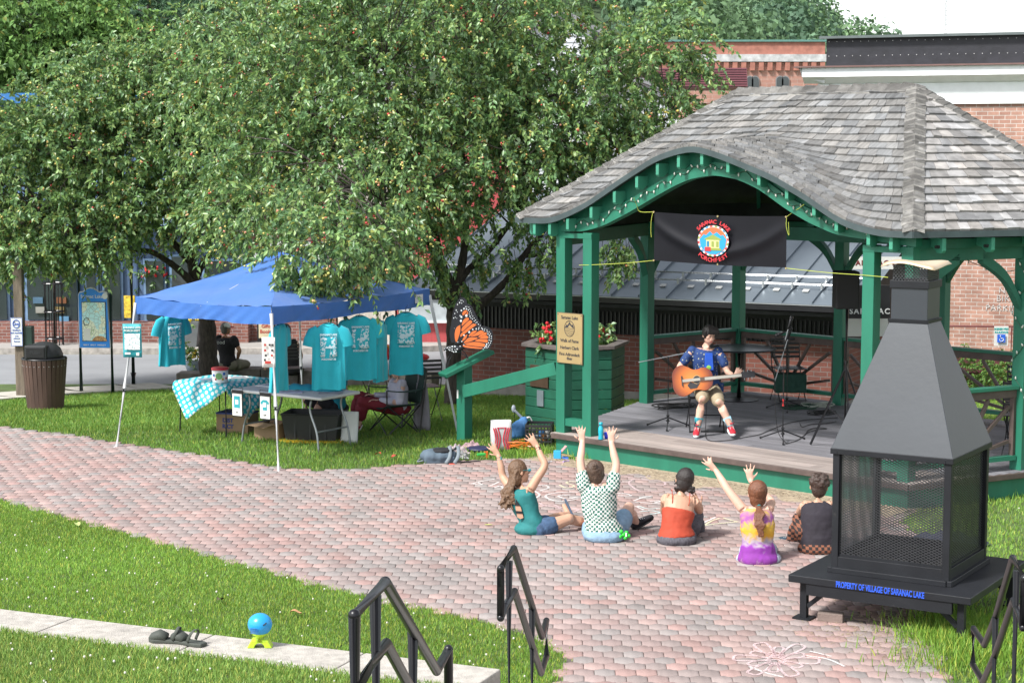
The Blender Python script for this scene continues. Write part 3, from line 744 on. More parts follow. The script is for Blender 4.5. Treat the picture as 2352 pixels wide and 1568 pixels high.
for i in range(ns + 1):
    x = min(PL_ - .01, .02 + i * .485)
    MB().beam((x, .01, rz_(.01) + .018), (x, RUN, rz_(RUN) + .018), .016, .036).build('seam', m_metal, pv)
    if 0 < i < ns:
        b = MB(); b.box((x, .62, rz_(.62) + .05), (.035, .26, .05), R=Matrix.Rotation(math.atan(SL), 3, 'X')); b.box((x, .50, rz_(.5) + .08), (.03, .03, .10)); b.box((x, .72, rz_(.72) + .08), (.03, .03, .12)); b.build('rail_clamp', m_steel, pv)
    MB().box((x + .24, .46, rz_(.46) + .02), (.10, .09, .012), R=Matrix.Rotation(math.atan(SL), 3, 'X')).build('snow_pad', mat('pad_pale', (.5, .5, .48), .4), pv)
for y, dz in ((.50, .10), (.73, .13)):
    MB().tube([(.1, y, rz_(y) + dz), (PL_ - .05, y, rz_(y) + dz)], .014, 6).build('snow_rail', m_steel, pv)

# brick building with white cornice and black parapet, on the right
c0, c1 = V3(6.2, 36.4, 0), V3(18.2, 31.8, 0)
bd = (c1 - c0).normalized()
bb_ = thing('brick_building', 'tall weathered brick building with white cornice and riveted black parapet', 'building', c0, math.atan2(bd.y, bd.x))
LB = 12.8
w = MB(); w.box((LB / 2, 4, 1.9), (LB, 8, 5.8)); w.build('wall', m_wbrick, bb_)
zc = 4.92; m_wh2 = mat('bright_white', (.80, .82, .82), .5, var=.05)
w = MB(); w.box((LB / 2 - .1, 4 - .03, zc - .12), (LB + .1, 8.06, .42)); w.build('frieze', m_wh2, bb_)
w = MB(); w.prism([(0, 0), (-.10, 0), (-.26, .10), (-.32, .12), (-.32, .30), (.1, .30)], V3(-.42, 0, zc + .09), V3(0, 1, 0), V3(0, 0, 1), LB + .6); w.build('cornice', m_wh2, bb_)
w = MB(); w.prism([(0, 0), (-.45, .14), (-.5, .30), (.1, .30)], V3(0, 8, zc + .09), V3(1, 0, 0), V3(0, 0, 1), 8.2); w.build('cornice', m_white, bb_)
w = MB(); w.box((LB / 2 - .12, -.14, zc + .405), (LB + .9, .5, .03)); w.build('cornice_flashing', mat('flashing', (.16, .09, .08), .6), bb_)
w = MB(); w.box((LB / 2, 3.9, zc + .68), (LB, 7.9, .56)); w.build('parapet', mat('parapet_black', (.018, .018, .024), .55, var=.25, bump=.4, bscale=8), bb_)
w = MB(); w.beam((-.12, -.1, zc + .98), (LB, -.1, zc + .98), .16, .05); w.build('parapet_cap', mat('cap_grey', (.1, .12, .12), .5), bb_)
w = MB()
for i in range(80):
    for z in (zc + .90, zc + .62): w.ell((.05 + i * .155, -.052, z), .010, nu=5, nv=4)
w.build('rivets', mat('rivet', (.5, .5, .5), .4), bb_)
MB().box((7.55 - 2.9, -.01, 4.05), (.22, .05, .16)).build('vent', m_white, bb_)
for s_, z in (('NO', 1.02), ('BIKE', .86), ('PARKING', .68)):
    p = aty(2305, 700, 35.0); lx = inlocal(bb_, aty(2309, 700, 35.1)).x
    text(s_, .16, (lx, -.012, z - .2 + .2), (1, 0, 0), (0, 0, 1), mat('faded_white', (.5, .47, .45), .9, var=.5, scale=20), bb_, 'painted_lettering', sp=1.15)
MB().tube([inlocal(bb_, aty(2160, 743, 35.2)) - V3(0, .5, 0), inlocal(bb_, aty(2500, 746, 34.2)) - V3(0, .5, 0)], .022, 6).build('pipe_rail', mat('rust_red', (.17, .05, .045), .7), bb_)
for u in (2187, 2330):
    q = inlocal(bb_, aty(u, 744, 35)) - V3(0, .5, 0); MB().tube([q, q - V3(0, 0, 1.1)], .02, 6).build('pipe_post', MATS['rust_red'], bb_)
# red deck roof and hedge behind the rail
rd = thing('low_red_roof', 'low rust red corrugated roof beyond the right hand railing', 'shed', (8.1, 32.2, -.55))
w = MB(); w.grid(lambda a, v: (-1.6 + 3.6 * a, v * 1.0, .34 + v * .22 + .02 * (int(a * 80) % 2)), 80, 1); w.build('roof', mat('rust_red', (.17, .05, .045), .7), rd)
w = MB(); w.box((.2, .35, .15), (3.4, .5, .35)); w.build('wall', MATS['rust_red'], rd)

# far brick building with corbelled top
fb = thing('far_brick_building', 'far pink brick building with stone band and paired arched windows', 'building', V3(7.0, 76, 0))
m_fbrick = brickmat('far_brick', (.42, .22, .17), (.35, .18, .14), (.45, .36, .31), .5, .16, .2)
xr_ = 12.8 - 7.0; xl_ = -2.0
w = MB(); w.box(((xr_ + xl_) / 2, 5, 3.2), (xr_ - xl_, 10, 8.6)); w.build('wall', m_fbrick, fb)
w = MB(); w.box(((xr_ + xl_) / 2, 5, 7.78), (xr_ - xl_ + .12, 10.12, .62)); w.build('parapet', mat('red_parapet', (.36, .15, .11), .8, var=.2), fb)
w = MB(); w.box(((xr_ + xl_) / 2, 5, 7.42), (xr_ - xl_ + .3, 10.3, .30)); w.build('stone_band', mat('grey_stone', (.42, .42, .42), .9, var=.35, scale=4, bump=.8, bscale=6), fb)
w = MB(); w.box(((xr_ + xl_) / 2, 5, 8.12), (xr_ - xl_ + .3, 10.3, .08)); w.build('coping', mat('verdigris', (.10, .22, .19), .7), fb)
w = MB()
for i in range(22):
    w.box((xl_ + .2 + i * .36, -.06, 7.08), (.2, .14, .34))
w.build('corbels', MATS['red_parapet'], fb)
for u in (1722, 1734, 1791, 1803):
    q = aty(u, 190, 76) - V3(7.0, 76, 0)
    f = MB(); n = 8; o = [(-.14, -.2), (.14, -.2)] + [(.14 * math.cos(PI * k / n), .1 + .14 * math.sin(PI * k / n)) for k in range(n + 1)]
    f.prism([(x * 1.25, z * 1.15) for x, z in o], V3(q.x, -.02, q.z), V3(1, 0, 0), V3(0, 0, 1), .04); fo = f.build('window', mat('window_frame_grey', (.2, .2, .2), .7), fb)
    g_ = MB(); g_.prism(o, V3(q.x, -.045, q.z), V3(1, 0, 0), V3(0, 0, 1), .03); g_.build('pane', m_glass, fo)
ms_ = thing('maroon_roofed_building', 'distant building with maroon metal mansard roof', 'building', V3(6.7, 60, 0))
w = MB(); w.box((-1.2, 2, 2.2), (4.1, 4, 5.0)); w.build('wall', m_white, ms_)
w = MB(); w.prism([(0, 0), (.3, .62), (4, .62), (4, 0)], V3(-3.3, -.1, 5.72), V3(0, 1, 0), V3(0, 0, 1), 4.25); w.build('roof', mat('maroon_metal', (.13, .035, .045), .5, var=.1), ms_)
w = MB()
for i in range(8): w.box((-1.2, -.1 + .3 * (i / 8), 5.74 + i * .078), (4.25, .03, .02))
w.build('roof_seams', mat('maroon_dark', (.06, .02, .025), .5), ms_)
# white gabled houses behind the trees
def house(label, x0, x1, y, z1, m, gable=1.0, wins=()):
    t = thing('white_house', label, 'house', V3((x0 + x1) / 2, y, gz(99)))
    W = x1 - x0; h = z1 - gz(99)
    w = MB(); w.box((0, 3, h / 2), (W, 6, h)); w.add([(-W / 2, 0, h), (W / 2, 0, h), (0, 0, h + gable), (-W / 2, 6, h), (W / 2, 6, h), (0, 6, h + gable)], [(0, 1, 2), (4, 3, 5)]); w.build('wall', m, t)
    b = MB()
    for s_ in (-1, 1): b.beam((s_ * (W / 2 + .3), 3, h - .15), (0, 3, h + gable + .06), 6.6, .12, up=(0, 0, 1))
    b.build('roof', mat('roof_grey', (.22, .22, .23), .8), t)
    c = MB()
    for i in range(int(h / .2)): c.box((0, -.012, i * .2), (W, .02, .02))
    c.build('clapboard_lines', mat('clap_shadow', (.42, .44, .46), .8), t)
    for dx, dz in wins:
        f = MB(); f.box((dx, -.03, dz), (.9, .06, 1.4)); fo = f.build('window', m_white, t); MB().box((dx, -.07, dz), (.72, .03, 1.2)).build('pane', m_glass, fo)
mw = mat('white_clapboard', (.60, .62, .64), .7, var=.06)
house('white clapboard house with gable seen above the tree crown', .6, 2.5, 58, 7.5, mw, .45, ((0, 6.2),))
house('white clapboard house half hidden behind the right of the tree', 2.7, 4.5, 52, 5.35, mw, .25, ((0, 4.6),))
house('pale grey house showing through the left tree branches', -6.4, -3.4, 60, 6.5, mat('grey_clapboard', (.45, .45, .45), .7), .8, ((0, 5),))
# roof cap of white porch on a hill

# blue shop across the street
YS = 41.3
bs = thing('blue_shop', 'blue fronted shop with brick base and tall dark windows across the street', 'shop', V3(-13.5, YS, gz(99)))
def bl(u, v): q = aty(u, v, YS); return q.x + 13.5, q.z - gz(99)
w = MB(); w.box((0, 4, 2.85), (15, 7.6, 5.7)); w.build('wall', m_blue, bs)
w = MB(); w.box((.6, -.02, .27), (13.9, .5, .64)); w.build('brick_base', m_sbrick, bs)
w = MB(); w.box((0, -.1, 5.6), (15.3, .6, .22)); w.build('cornice', mat('bright_blue', (.03, .16, .42), .5), bs)
w = MB(); w.box((0, -.05, 2.95), (15.1, .5, .35)); w.build('sign_band', mat('pale_blue', (.25, .36, .5), .6), bs)
for i, (u0, u1, v0, v1) in enumerate([(-120, -30, 600, 735), (-18, 10, 600, 735), (62, 108, 600, 735), (112, 172, 590, 785), (198, 215, 590, 735), (240, 272, 590, 735), (335, 372, 600, 735), (395, 440, 590, 735), (470, 540, 600, 740), (560, 600, 590, 740)]):
    xa, za = bl(u0, v1); xb, zb_ = bl(u1, v0); zb_ = min(zb_, 2.75)
    f = MB(); f.box(((xa + xb) / 2, .18, (za + zb_) / 2), (xb - xa + .12, .1, zb_ - za + .1)); fo = f.build('window' if v1 < 760 else 'door', mat('frame_blue', (.16, .26, .40), .5), bs)
    MB().box(((xa + xb) / 2, .11, (za + zb_) / 2), (xb - xa, .06, zb_ - za)).build('pane', m_glass, fo)
w = MB()
for i in range(90): w.box((-7.4 + i * .165, .185, 1.75), (.035, .04, 2.3))
w.build('cladding_ribs', mat('blue_dark', (.05, .09, .17), .6), bs)
xa, za = bl(291, 785); MB().box((xa + .14, -.28, .95), (.24, .05, .5)).build('yellow_panel', mat('yellow_print', (.6, .42, .04), .7, var=.5, scale=18), bs)
for k, (u, c) in enumerate(((140, (.16, .06, .02)), (135, (.18, .14, .05)), (146, (.1, .25, .4)), (86, (.06, .13, .2)), (92, (.25, .25, .22)))):
    x, z = bl(u, 690 + (k % 3) * 22); MB().box((x, .05, z), (.22, .04, .14)).build('window_display', mat('display%d' % k, c, .6), bs)
# brick shop continuing to the right, cream stone shop, red shop
b2 = thing('brick_shop', 'low brick fronted shop between the blue shop and the cream one', 'shop', V3(-5.0, YS + .1, gz(99)))
w = MB(); w.box((0, 3.5, 2.4), (2.0, 7, 4.8)); w.build('wall', m_sbrick, b2)
w = MB(); w.box((0, -.02, 1.6), (1.7, .1, 1.6)); fo = w.build('window', m_white, b2); MB().box((0, -.08, 1.6), (1.5, .06, 1.4)).build('pane', m_glass, fo)
b3 = thing('cream_shop', 'cream stone shop front beside the red one', 'shop', V3(-3.3, YS, gz(99)))
w = MB(); w.box((0, 3.5, 2.5), (1.3, 7, 5)); w.build('wall', mat('cream_stone', (.5, .46, .40), .9, var=.3, scale=7, bump=.6), b3)
w = MB(); w.box((.2, -.03, 1.75), (.62, .1, 1.3)); fo = w.build('window', mat('cream_trim', (.62, .58, .42), .6), b3); MB().box((.2, -.09, 1.75), (.48, .06, 1.15)).build('pane', m_glass, fo)
b4 = thing('red_shop', 'red shop front with grey window band and pale pavement in front', 'shop', V3(-1.3, YS - .1, gz(99)))
w = MB(); w.box((0, 3.5, 2.3), (2.6, 7, 4.6)); w.build('wall', mat('red_cladding', (.42, .07, .075), .6, var=.12, scale=4, stretch=(6, 1, .4)), b4)
w = MB(); w.box((0, -.02, .86), (2.5, .12, .5)); w.build('window_band', mat('grey_panel', (.42, .46, .48), .35), b4)
w = MB(); w.box((0, -.05, 1.15), (2.6, .16, .07)); w.build('ledge', m_white, b4)
w = MB(); w.box((0, -.05, .60), (2.6, .16, .05)); w.build('ledge', m_white, b4)

# low stone wall the two men sit on
sw = thing('stone_wall', 'low wall of long grey granite blocks at the back edge of the lawn', 'wall', (0, 0, 0))
m_gran = mat('granite_block', (.15, .135, .12), .95, var=.35, scale=7, bump=1, bscale=20, dirt=((.075, .07, .065), .58), dscale=3)
us = [(405, 866), (478, 858), (602, 848), (690, 852), (800, 856), (905, 860), (1002, 866)]
wy = [34.75, 34.72, 34.62, 34.5, 34.35, 34.15, 33.9]
for k in range(6):
    a = aty(us[k][0] + 1, us[k][1] , wy[k]); c = aty(us[k + 1][0] - 2, us[k][1] + 1, wy[k + 1]); a.z = c.z = -.44 - (.10 if k == 0 else 0) + rnd.uniform(-.01, .01)
    h = .42
    MB().beam(a - V3(0, -.2, h / 2), c - V3(0, -.2, h / 2), .42, h).build('granite_block', m_gran, sw, bevel=.02)
# ================================================================ TREES
def leafmat(name, rough=.38, spec=.5, trans=.25):
    m, t, b = newmat(name); N = t.nodes; L = t.links
    at = N.new('ShaderNodeAttribute'); at.attribute_name = 'tone'; L.new(at.outputs['Color'], b.inputs['Base Color'])
    b.inputs['Roughness'].default_value = rough; b.inputs['Specular IOR Level'].default_value = spec
    tl = N.new('ShaderNodeBsdfTranslucent'); hv = N.new('ShaderNodeHueSaturation'); hv.inputs['Hue'].default_value = .48; hv.inputs['Value'].default_value = 1.5
    L.new(at.outputs['Color'], hv.inputs['Color']); L.new(hv.outputs[0], tl.inputs['Color'])
    ms = N.new('ShaderNodeMixShader'); ms.inputs[0].default_value = trans; L.new(b.outputs[0], ms.inputs[1]); L.new(tl.outputs[0], ms.inputs[2])
    L.new(ms.outputs[0], N['Material Output'].inputs['Surface']); return m
m_leaf = leafmat('leaf', .38, .6, .32); m_leaf_far = leafmat('leaf_far', .6, .3)
m_bark = mat('bark', (.045, .036, .03), .95, var=.5, scale=14, bump=1, bscale=30, stretch=(2, 2, .5), dirt=((.12, .11, .09), .6), dscale=5)
def nrm(a): return a / (np.linalg.norm(a, axis=-1, keepdims=True) + 1e-9)
def lobepts(lobes, n, shell=.5, tdn=0):
    """n points through the crown's lobes, denser near the outside; returns points and outward directions"""
    wt = np.array([(l[3] * l[4] + l[4] * l[5] + l[3] * l[5]) * (l[6] if len(l) > 6 else 1) for l in lobes]); k = RNG.choice(len(lobes), n, p=wt / wt.sum())
    C = np.array([aty(l[0], l[1], l[2]) for l in lobes])[k]; R = np.array([l[3:6] for l in lobes])[k]
    d = nrm(RNG.normal(0, 1, (n, 3))); r = 1 - (1 - shell) * RNG.uniform(0, 1, n) ** 1.5
    # uneven outline
    r = r * (1 + .16 * np.sin(d[:, 0] * 7 + k) * np.sin(d[:, 2] * 6 + k * 2) + RNG.normal(0, .06, n))
    return C + d * R * r[:, None], d
def leaves(A, d, ln, droop, per, L, W, cols, yellow=.05, down=.45, flat=0.):
    n = len(A); t = np.tile(np.linspace(.12, 1, per), n) + RNG.uniform(-.04, .04, n * per)
    a = np.repeat(A, per, 0); dd = np.repeat(d, per, 0); l = np.repeat(ln, per)[:, None]; g = np.repeat(droop, per)[:, None]; t = t[:, None]
    P = a + dd * l * t; P[:, 2:3] -= g * t * t
    tg = dd * l; tg = tg + np.array([0, 0, -2.]) * g * t; tg = nrm(tg)
    s = nrm(np.cross(tg, RNG.normal(0, 1, tg.shape)))
    ld = nrm(tg * RNG.uniform(.2, .9, (len(P), 1)) + s * RNG.uniform(.5, 1.1, (len(P), 1)) + np.array([0, 0, -1.]) * RNG.uniform(0, down * 2, (len(P), 1)))
    nn = nrm(RNG.normal(0, .6, ld.shape) + np.array([0, -.15, .8])); sd = nrm(np.cross(ld, nn)); up = np.cross(sd, ld)
    LL = L * RNG.uniform(.65, 1.2, (len(P), 1)); WW = W * RNG.uniform(.75, 1.2, (len(P), 1))
    mid = P + ld * LL * .48
    V = np.stack([P, mid + sd * WW * .5 + up * WW * .18, P + ld * LL - up * LL * .12, mid - sd * WW * .5 + up * WW * .18], 1).reshape(-1, 3)
    k = np.arange(len(P))[:, None] * 4
    F3 = np.concatenate([k + np.array([[0, 1, 2]]), k + np.array([[0, 2, 3]])], 0)
    c = np.array(cols)[RNG.integers(0, len(cols), len(P))] * RNG.uniform(.75, 1.25, (len(P), 1))
    yl = RNG.uniform(0, 1, len(P)) < yellow; c[yl] = np.array([.22, .25, .05]) * RNG.uniform(.7, 1.1, (yl.sum(), 1))
    return V, F3, np.repeat(c, 4, 0), P
def fruit_mesh(P, r, cols):
    t = (1 + 5 ** .5) / 2
    iv = nrm(np.array([(-1, t, 0), (1, t, 0), (-1, -t, 0), (1, -t, 0), (0, -1, t), (0, 1, t), (0, -1, -t), (0, 1, -t), (t, 0, -1), (t, 0, 1), (-t, 0, -1), (-t, 0, 1)], dtype=float))
    fi = np.array([(0, 11, 5), (0, 5, 1), (0, 1, 7), (0, 7, 10), (0, 10, 11), (1, 5, 9), (5, 11, 4), (11, 10, 2), (10, 7, 6), (7, 1, 8), (3, 9, 4), (3, 4, 2), (3, 2, 6), (3, 6, 8), (3, 8, 9), (4, 9, 5), (2, 4, 11), (6, 2, 10), (8, 6, 7), (9, 8, 1)])
    n = len(P); rr = r * RNG.uniform(.75, 1.2, (n, 1, 1)); V = (P[:, None] + iv[None] * rr).reshape(-1, 3)
    Fc = (np.arange(n)[:, None, None] * 12 + fi[None]).reshape(-1, 3)
    c = np.array(cols)[RNG.integers(0, len(cols), n)] * RNG.uniform(.8, 1.15, (n, 1)); return V, Fc, np.repeat(c, 12, 0)
def twig_mesh(A, d, ln, droop, r=.004):
    n = len(A); ts = np.linspace(-.15, 1, 5); V = []
    s = nrm(np.cross(d, RNG.normal(0, 1, d.shape))); u = np.cross(d, s)
    for i, t in enumerate(ts):
        c = A + d * (ln * t)[:, None]; c[:, 2] -= droop * t * t * (1 if t > 0 else 0); rr = r * (1.3 - t * .8)
        for j in range(3):
            a = 2 * PI * j / 3; V.append(c + s * math.cos(a) * rr + u * math.sin(a) * rr)
    V = np.stack(V, 1).reshape(-1, 3); F4 = []
    k = np.arange(n) * 15
    for i in range(4):
        for j in range(3):
            a, b = i * 3 + j, i * 3 + (j + 1) % 3; F4.append(np.stack([k + a, k + b, k + b + 3, k + a + 3], 1))
    return V, np.concatenate(F4, 0)
def tree(name, label, base, limbs, lobes, ntw, per, L, W, cols, fruit=0, group=None, mleaf=None, nbr=120, tl=(.3, .6), shell=.5, cat='tree', fr=.0195, yellow=.05, extra=None):
    t = thing(name, label, cat, base, group=group); B = np.array(base)
    mb = MB(); nodes = []
    for pts, r0, r1 in limbs:
        c = bez([Vector(p) - Vector(base) for p in pts], 6); n = len(c)
        rr = [(r0 + (r1 - r0) * (i / (n - 1)) ** .8) * (1 + .07 * math.sin(i * 2.1 + r0 * 50)) for i in range(n)]
        mb.tube(c, rr, 10); nodes += [(c[i], rr[i]) for i in range(n // 3, n)]
    A, d = lobepts(lobes, ntw, shell); Al = A - B
    # boughs reach from the limbs out into the crown
    br = mb; ns = np.array([tuple(q[0]) for q in nodes]); sel = RNG.choice(ntw, nbr, replace=False)
    for i in sel:
        p = Al[i]; w = np.linalg.norm(ns - p, axis=1) + .35 * np.maximum(0, ns[:, 2] - p[2]) ; j = int(np.argmin(w)); q0 = Vector(ns[j]); q1 = Vector(p)
        D = (q1 - q0).length
        if D < .3: continue
        mid = q0.lerp(q1, .5) + V3(rnd.uniform(-.1, .1), rnd.uniform(-.1, .1), .12) * D
        r0 = min(nodes[j][1] * .6, .012 + .016 * D)
        c = bez([q0, mid, q1], 5); br.tube(c, [r0 + (.006 - r0) * (k / (len(c) - 1)) for k in range(len(c))], 5)
    mb.build('trunk', m_bark, t, smooth=True)
    dd = nrm(d * .7 + RNG.normal(0, .45, d.shape) + np.array([0, -.1, .05])); ln = RNG.uniform(*tl, ntw); dr = ln * RNG.uniform(.2, .9, ntw)
    if extra is not None:
        eA, ed, el, edr = extra; Al = np.concatenate([Al, eA - B]); dd = np.concatenate([dd, ed]); ln = np.concatenate([ln, el]); dr = np.concatenate([dr, edr])
    V, F4 = twig_mesh(Al, dd, ln, dr); np_mesh('twigs', V, F4, m_bark, t)
    V, F3, c, P = leaves(Al, dd, ln, dr, per, L, W, cols, yellow)
    np_mesh('foliage', V, F3, mleaf or m_leaf, t, col=c)
    if fruit:
        # hanging in little bunches from the outer twigs
        nb = fruit // 4; k = RNG.choice(len(P), nb, replace=False); Q = np.repeat(P[k], 4, 0) + RNG.normal(0, .028, (nb * 4, 3)) - np.array([0, 0, .035])
        V, F3, c = fruit_mesh(Q, fr, [(.62, .50, .12), (.50, .50, .14), (.55, .55, .20), (.66, .38, .16), (.64, .28, .18), (.58, .46, .12), (.55, .50, .15), (.50, .05, .05)])
        np_mesh('fruit', V, F3, mat('crab_apple', (1, 1, 1), .35, var=.08, attr='tone'), t, col=c, kind='stuff', smooth=True)
    return t
G1 = [(.13, .25, .085), (.17, .295, .095), (.09, .185, .07), (.22, .35, .11), (.15, .27, .12), (.27, .38, .13)]
def py(*q): return [aty(u, v, y) for u, v, y in q]
Rb0 = tuple(grd(1040, 936))
Rlimbs = [
    (py((1038, 945, 29.15), (1042, 860, 29.15), (1041, 760, 29.15), (1040, 700, 29.1), (1046, 655, 29.1), (1062, 600, 29.1), (1070, 520, 29.2), (1060, 400, 29.3), (1075, 250, 29.4), (1090, 120, 29.5)), .15, .02),
    (py((1040, 720, 29.1), (1022, 668, 29.0), (1008, 620, 28.7), (975, 540, 28.0), (900, 470, 27.0), (820, 430, 26.2), (760, 440, 25.6)), .075, .02),
    (py((1044, 665, 29.1), (1015, 600, 29.0), (1002, 530, 28.9), (990, 420, 28.8), (930, 300, 28.4), (880, 160, 28.4)), .07, .015),
    (py((1048, 660, 29.1), (1075, 620, 29.2), (1120, 580, 29.4), (1180, 500, 29.6), (1230, 400, 29.7), (1300, 260, 29.8)), .07, .015),
    (py((1042, 815, 29.2), (1062, 755, 29.2), (1100, 706, 29.25), (1160, 648, 29.3), (1203, 588, 29.4), (1235, 548, 29.4), (1290, 470, 29.4), (1340, 400, 29.3), (1400, 345, 29.2), (1470, 300, 29.1), (1540, 270, 29)), .085, .02),
    (py((1203, 588, 29.4), (1232, 585, 29.45), (1262, 560, 29.5), (1300, 530, 29.5), (1350, 500, 29.5)), .04, .015),
    (py((1002, 530, 28.9), (900, 420, 28.9), (760, 300, 29.0), (640, 200, 29.2)), .05, .012),
    (py((1080, 330, 29.4), (1190, 250, 29.2), (1240, 230, 29), (1350, 190, 29)), .045, .012),
]
Rlobes = [(1020, 130, 29.6, 2.5, 2.2, 1.7), (1000, -20, 29.6, 2.3, 2, 1.3), (760, 400, 27.2, 1.7, 1.5, 1.25), (795, 530, 24.3, .95, .9, .5), (660, 500, 25.2, .9, .9, .6), (560, 420, 27.5, .9, 1, .9),
          (1330, 190, 29.6, 1.8, 1.7, 1.35), (1510, 200, 29.4, .85, 1.0, 1.15), (1130, 350, 28.8, 1.8, 1.6, 1.0), (930, 440, 27.8, 1.2, 1.1, 1.0), (650, 150, 29, 1.8, 1.7, 1.5), (820, 250, 28.4, 1.9, 1.6, 1.4),
          (1380, 380, 29.3, 1.0, 1, .8), (1260, 300, 29.2, 1.3, 1.3, .9), (720, 570, 22.9, .5, .5, .25), (880, 590, 24.4, .45, .5, .35), (800, 570, 23.2, .5, .5, .25), (1130, 480, 29.3, .8, .8, .4, .35), (1225, 480, 29.2, .7, .7, .35, .4), (930, 540, 27.0, .55, .6, .32), (1540, 80, 29.4, .6, .7, .7, .7)]
def hang(lst, n=9):
    """streamers of leaves that hang below the crown: (u, v, y, length)"""
    A, D, Lh, Dr = [], [], [], []
    for u, v, y, l in lst:
        p = aty(u, v, y)
        for k in range(n):
            A.append((p.x + rnd.gauss(0, .09), p.y + rnd.gauss(0, .1), p.z - l * k / n * .8)); D.append((rnd.gauss(0, .3), rnd.gauss(0, .3), -.9)); Lh.append(.22 + rnd.random() * .2); Dr.append(.06)
    return np.array(A), nrm(np.array(D)), np.array(Lh), np.array(Dr)
ex = hang([(1180, 560, 29, .8), (1220, 590, 29, .55), (1110, 560, 29.2, .5), (1250, 540, 29, .4), (1060, 640, 28.9, .35), (1395, 530, 28.6, .75), (1420, 560, 28.6, .5), (1440, 540, 28.6, .3), (740, 600, 22.5, .3), (655, 575, 22.3, .2), (820, 600, 23, .22), (690, 600, 22.3, .28), (780, 590, 22.7, .28), (710, 585, 22.4, .25), (850, 570, 23.4, .15), (905, 560, 26, .6), (1010, 600, 28, .4)])
tree('crabapple_tree', 'spreading crab apple tree with dark forked trunk behind the butterfly', Rb0, Rlimbs, Rlobes, 4400, 24, .100, .051, G1, 5600, 'crab apple trees on the lawn', extra=ex, nbr=240, shell=.42)
Lb0 = (aty(482, 890, 34.0).x, 34.0, gz(34))
Llimbs = [
    (py((484, 893, 34.0), (478, 820, 34.0), (476, 740, 34.0), (468, 690, 33.95), (448, 640, 33.9), (440, 600, 33.8), (425, 545, 33.8), (420, 450, 33.8), (400, 300, 34)), .215, .03),
    (py((455, 665, 33.95), (420, 628, 33.6), (385, 600, 33.3), (345, 578, 33), (290, 572, 32.6), (200, 560, 32.2), (100, 500, 32)), .085, .02),
    (py((448, 640, 33.9), (470, 600, 33.8), (500, 560, 33.6), (540, 480, 33.3), (580, 380, 33.3)), .08, .02),
    (py((436, 600, 33.8), (395, 555, 33.7), (355, 510, 33.5), (280, 430, 33.2), (180, 360, 33)), .075, .02),
    (py((300, 572, 32.7), (280, 590, 32.5), (240, 610, 32.3)), .03, .01),
]
Llobes = [(330, 340, 33.6, 2.4, 2, 1.6), (120, 400, 32.4, 1.9, 1.6, 1.35), (520, 330, 33.6, 1.6, 1.5, 1.4), (-80, 370, 32.6, 1.5, 1.4, 1.5), (400, 190, 34.2, 1.9, 1.6, .9), (250, 210, 34, 1.2, 1.3, .8),
          (110, 505, 31.6, 1.3, 1.1, .5), (320, 450, 32.7, 1.5, 1.2, .5), (560, 465, 32.2, 1, .9, .6), (-30, 550, 31.2, .7, .8, .4), (40, 572, 31.2, .6, .7, .25), (200, 530, 31.6, .8, .8, .4), (160, 290, 33, 1.2, 1.2, .8), (600, 220, 34.2, 1.2, 1.3, .9), (560, 95, 34.5, 1.3, 1.2, .7)]
ex = hang([(20, 570, 31, .35), (80, 565, 31.2, .3), (120, 570, 31.3, .3), (170, 560, 31.5, .3), (225, 565, 31.8, .2)], 6)
tree('crabapple_tree', 'wide crab apple tree with thick mottled trunk beside the seated man in black', Lb0, Llimbs, Llobes, 4000, 23, .108, .056, G1, 5200, 'crab apple trees on the lawn', extra=ex, nbr=220, shell=.42)
# trees beyond the street
G2 = [(.13, .25, .06), (.10, .21, .05), (.16, .29, .07), (.09, .18, .05)]
G3 = [(.035, .085, .04), (.05, .11, .05), (.03, .07, .035)]
def bgtree(label, u, vtop, y, w, h, cols, ntw, L, name='leafy_tree'):
    top = aty(u, vtop, y); b0 = V3(top.x, y, gz(99)); cz = top.z - h / 2
    vv = 340 + (3.75 - cz) * FPX / y
    lobes = [(u + rnd.uniform(-.45, .45) * w * FPX / y * .8, vv + rnd.uniform(-.32, .38) * h * FPX / y, y + rnd.uniform(-1, 1), w * rnd.uniform(.24, .36), w * .3, h * rnd.uniform(.17, .25)) for _ in range(9)]
    tree(name, label, tuple(b0), [([b0, b0.lerp(V3(top.x, y, cz), .5) + V3(.1, 0, 0), V3(top.x, y, cz), V3(top.x + .2, y, top.z - .5)], .25, .04)], lobes, ntw, 16, L, L * .5, cols, 0, 'trees beyond the street', m_leaf_far, nbr=40, tl=(.5, 1.0), shell=.3, yellow=.03)
bgtree('bright pale green tree with feathery leaves rising behind the blue shop', 60, -70, 56, 6.5, 7.5, G2, 2100, .22)
bgtree('dark green tree behind the left crab apple at the top of the photo', 330, -60, 70, 7, 7, G3, 1500, .26)
bgtree('mid green tree between the blue shop roof and the hill', 560, -40, 66, 6, 7, [(.07, .15, .05), (.06, .13, .05)], 1300, .25)
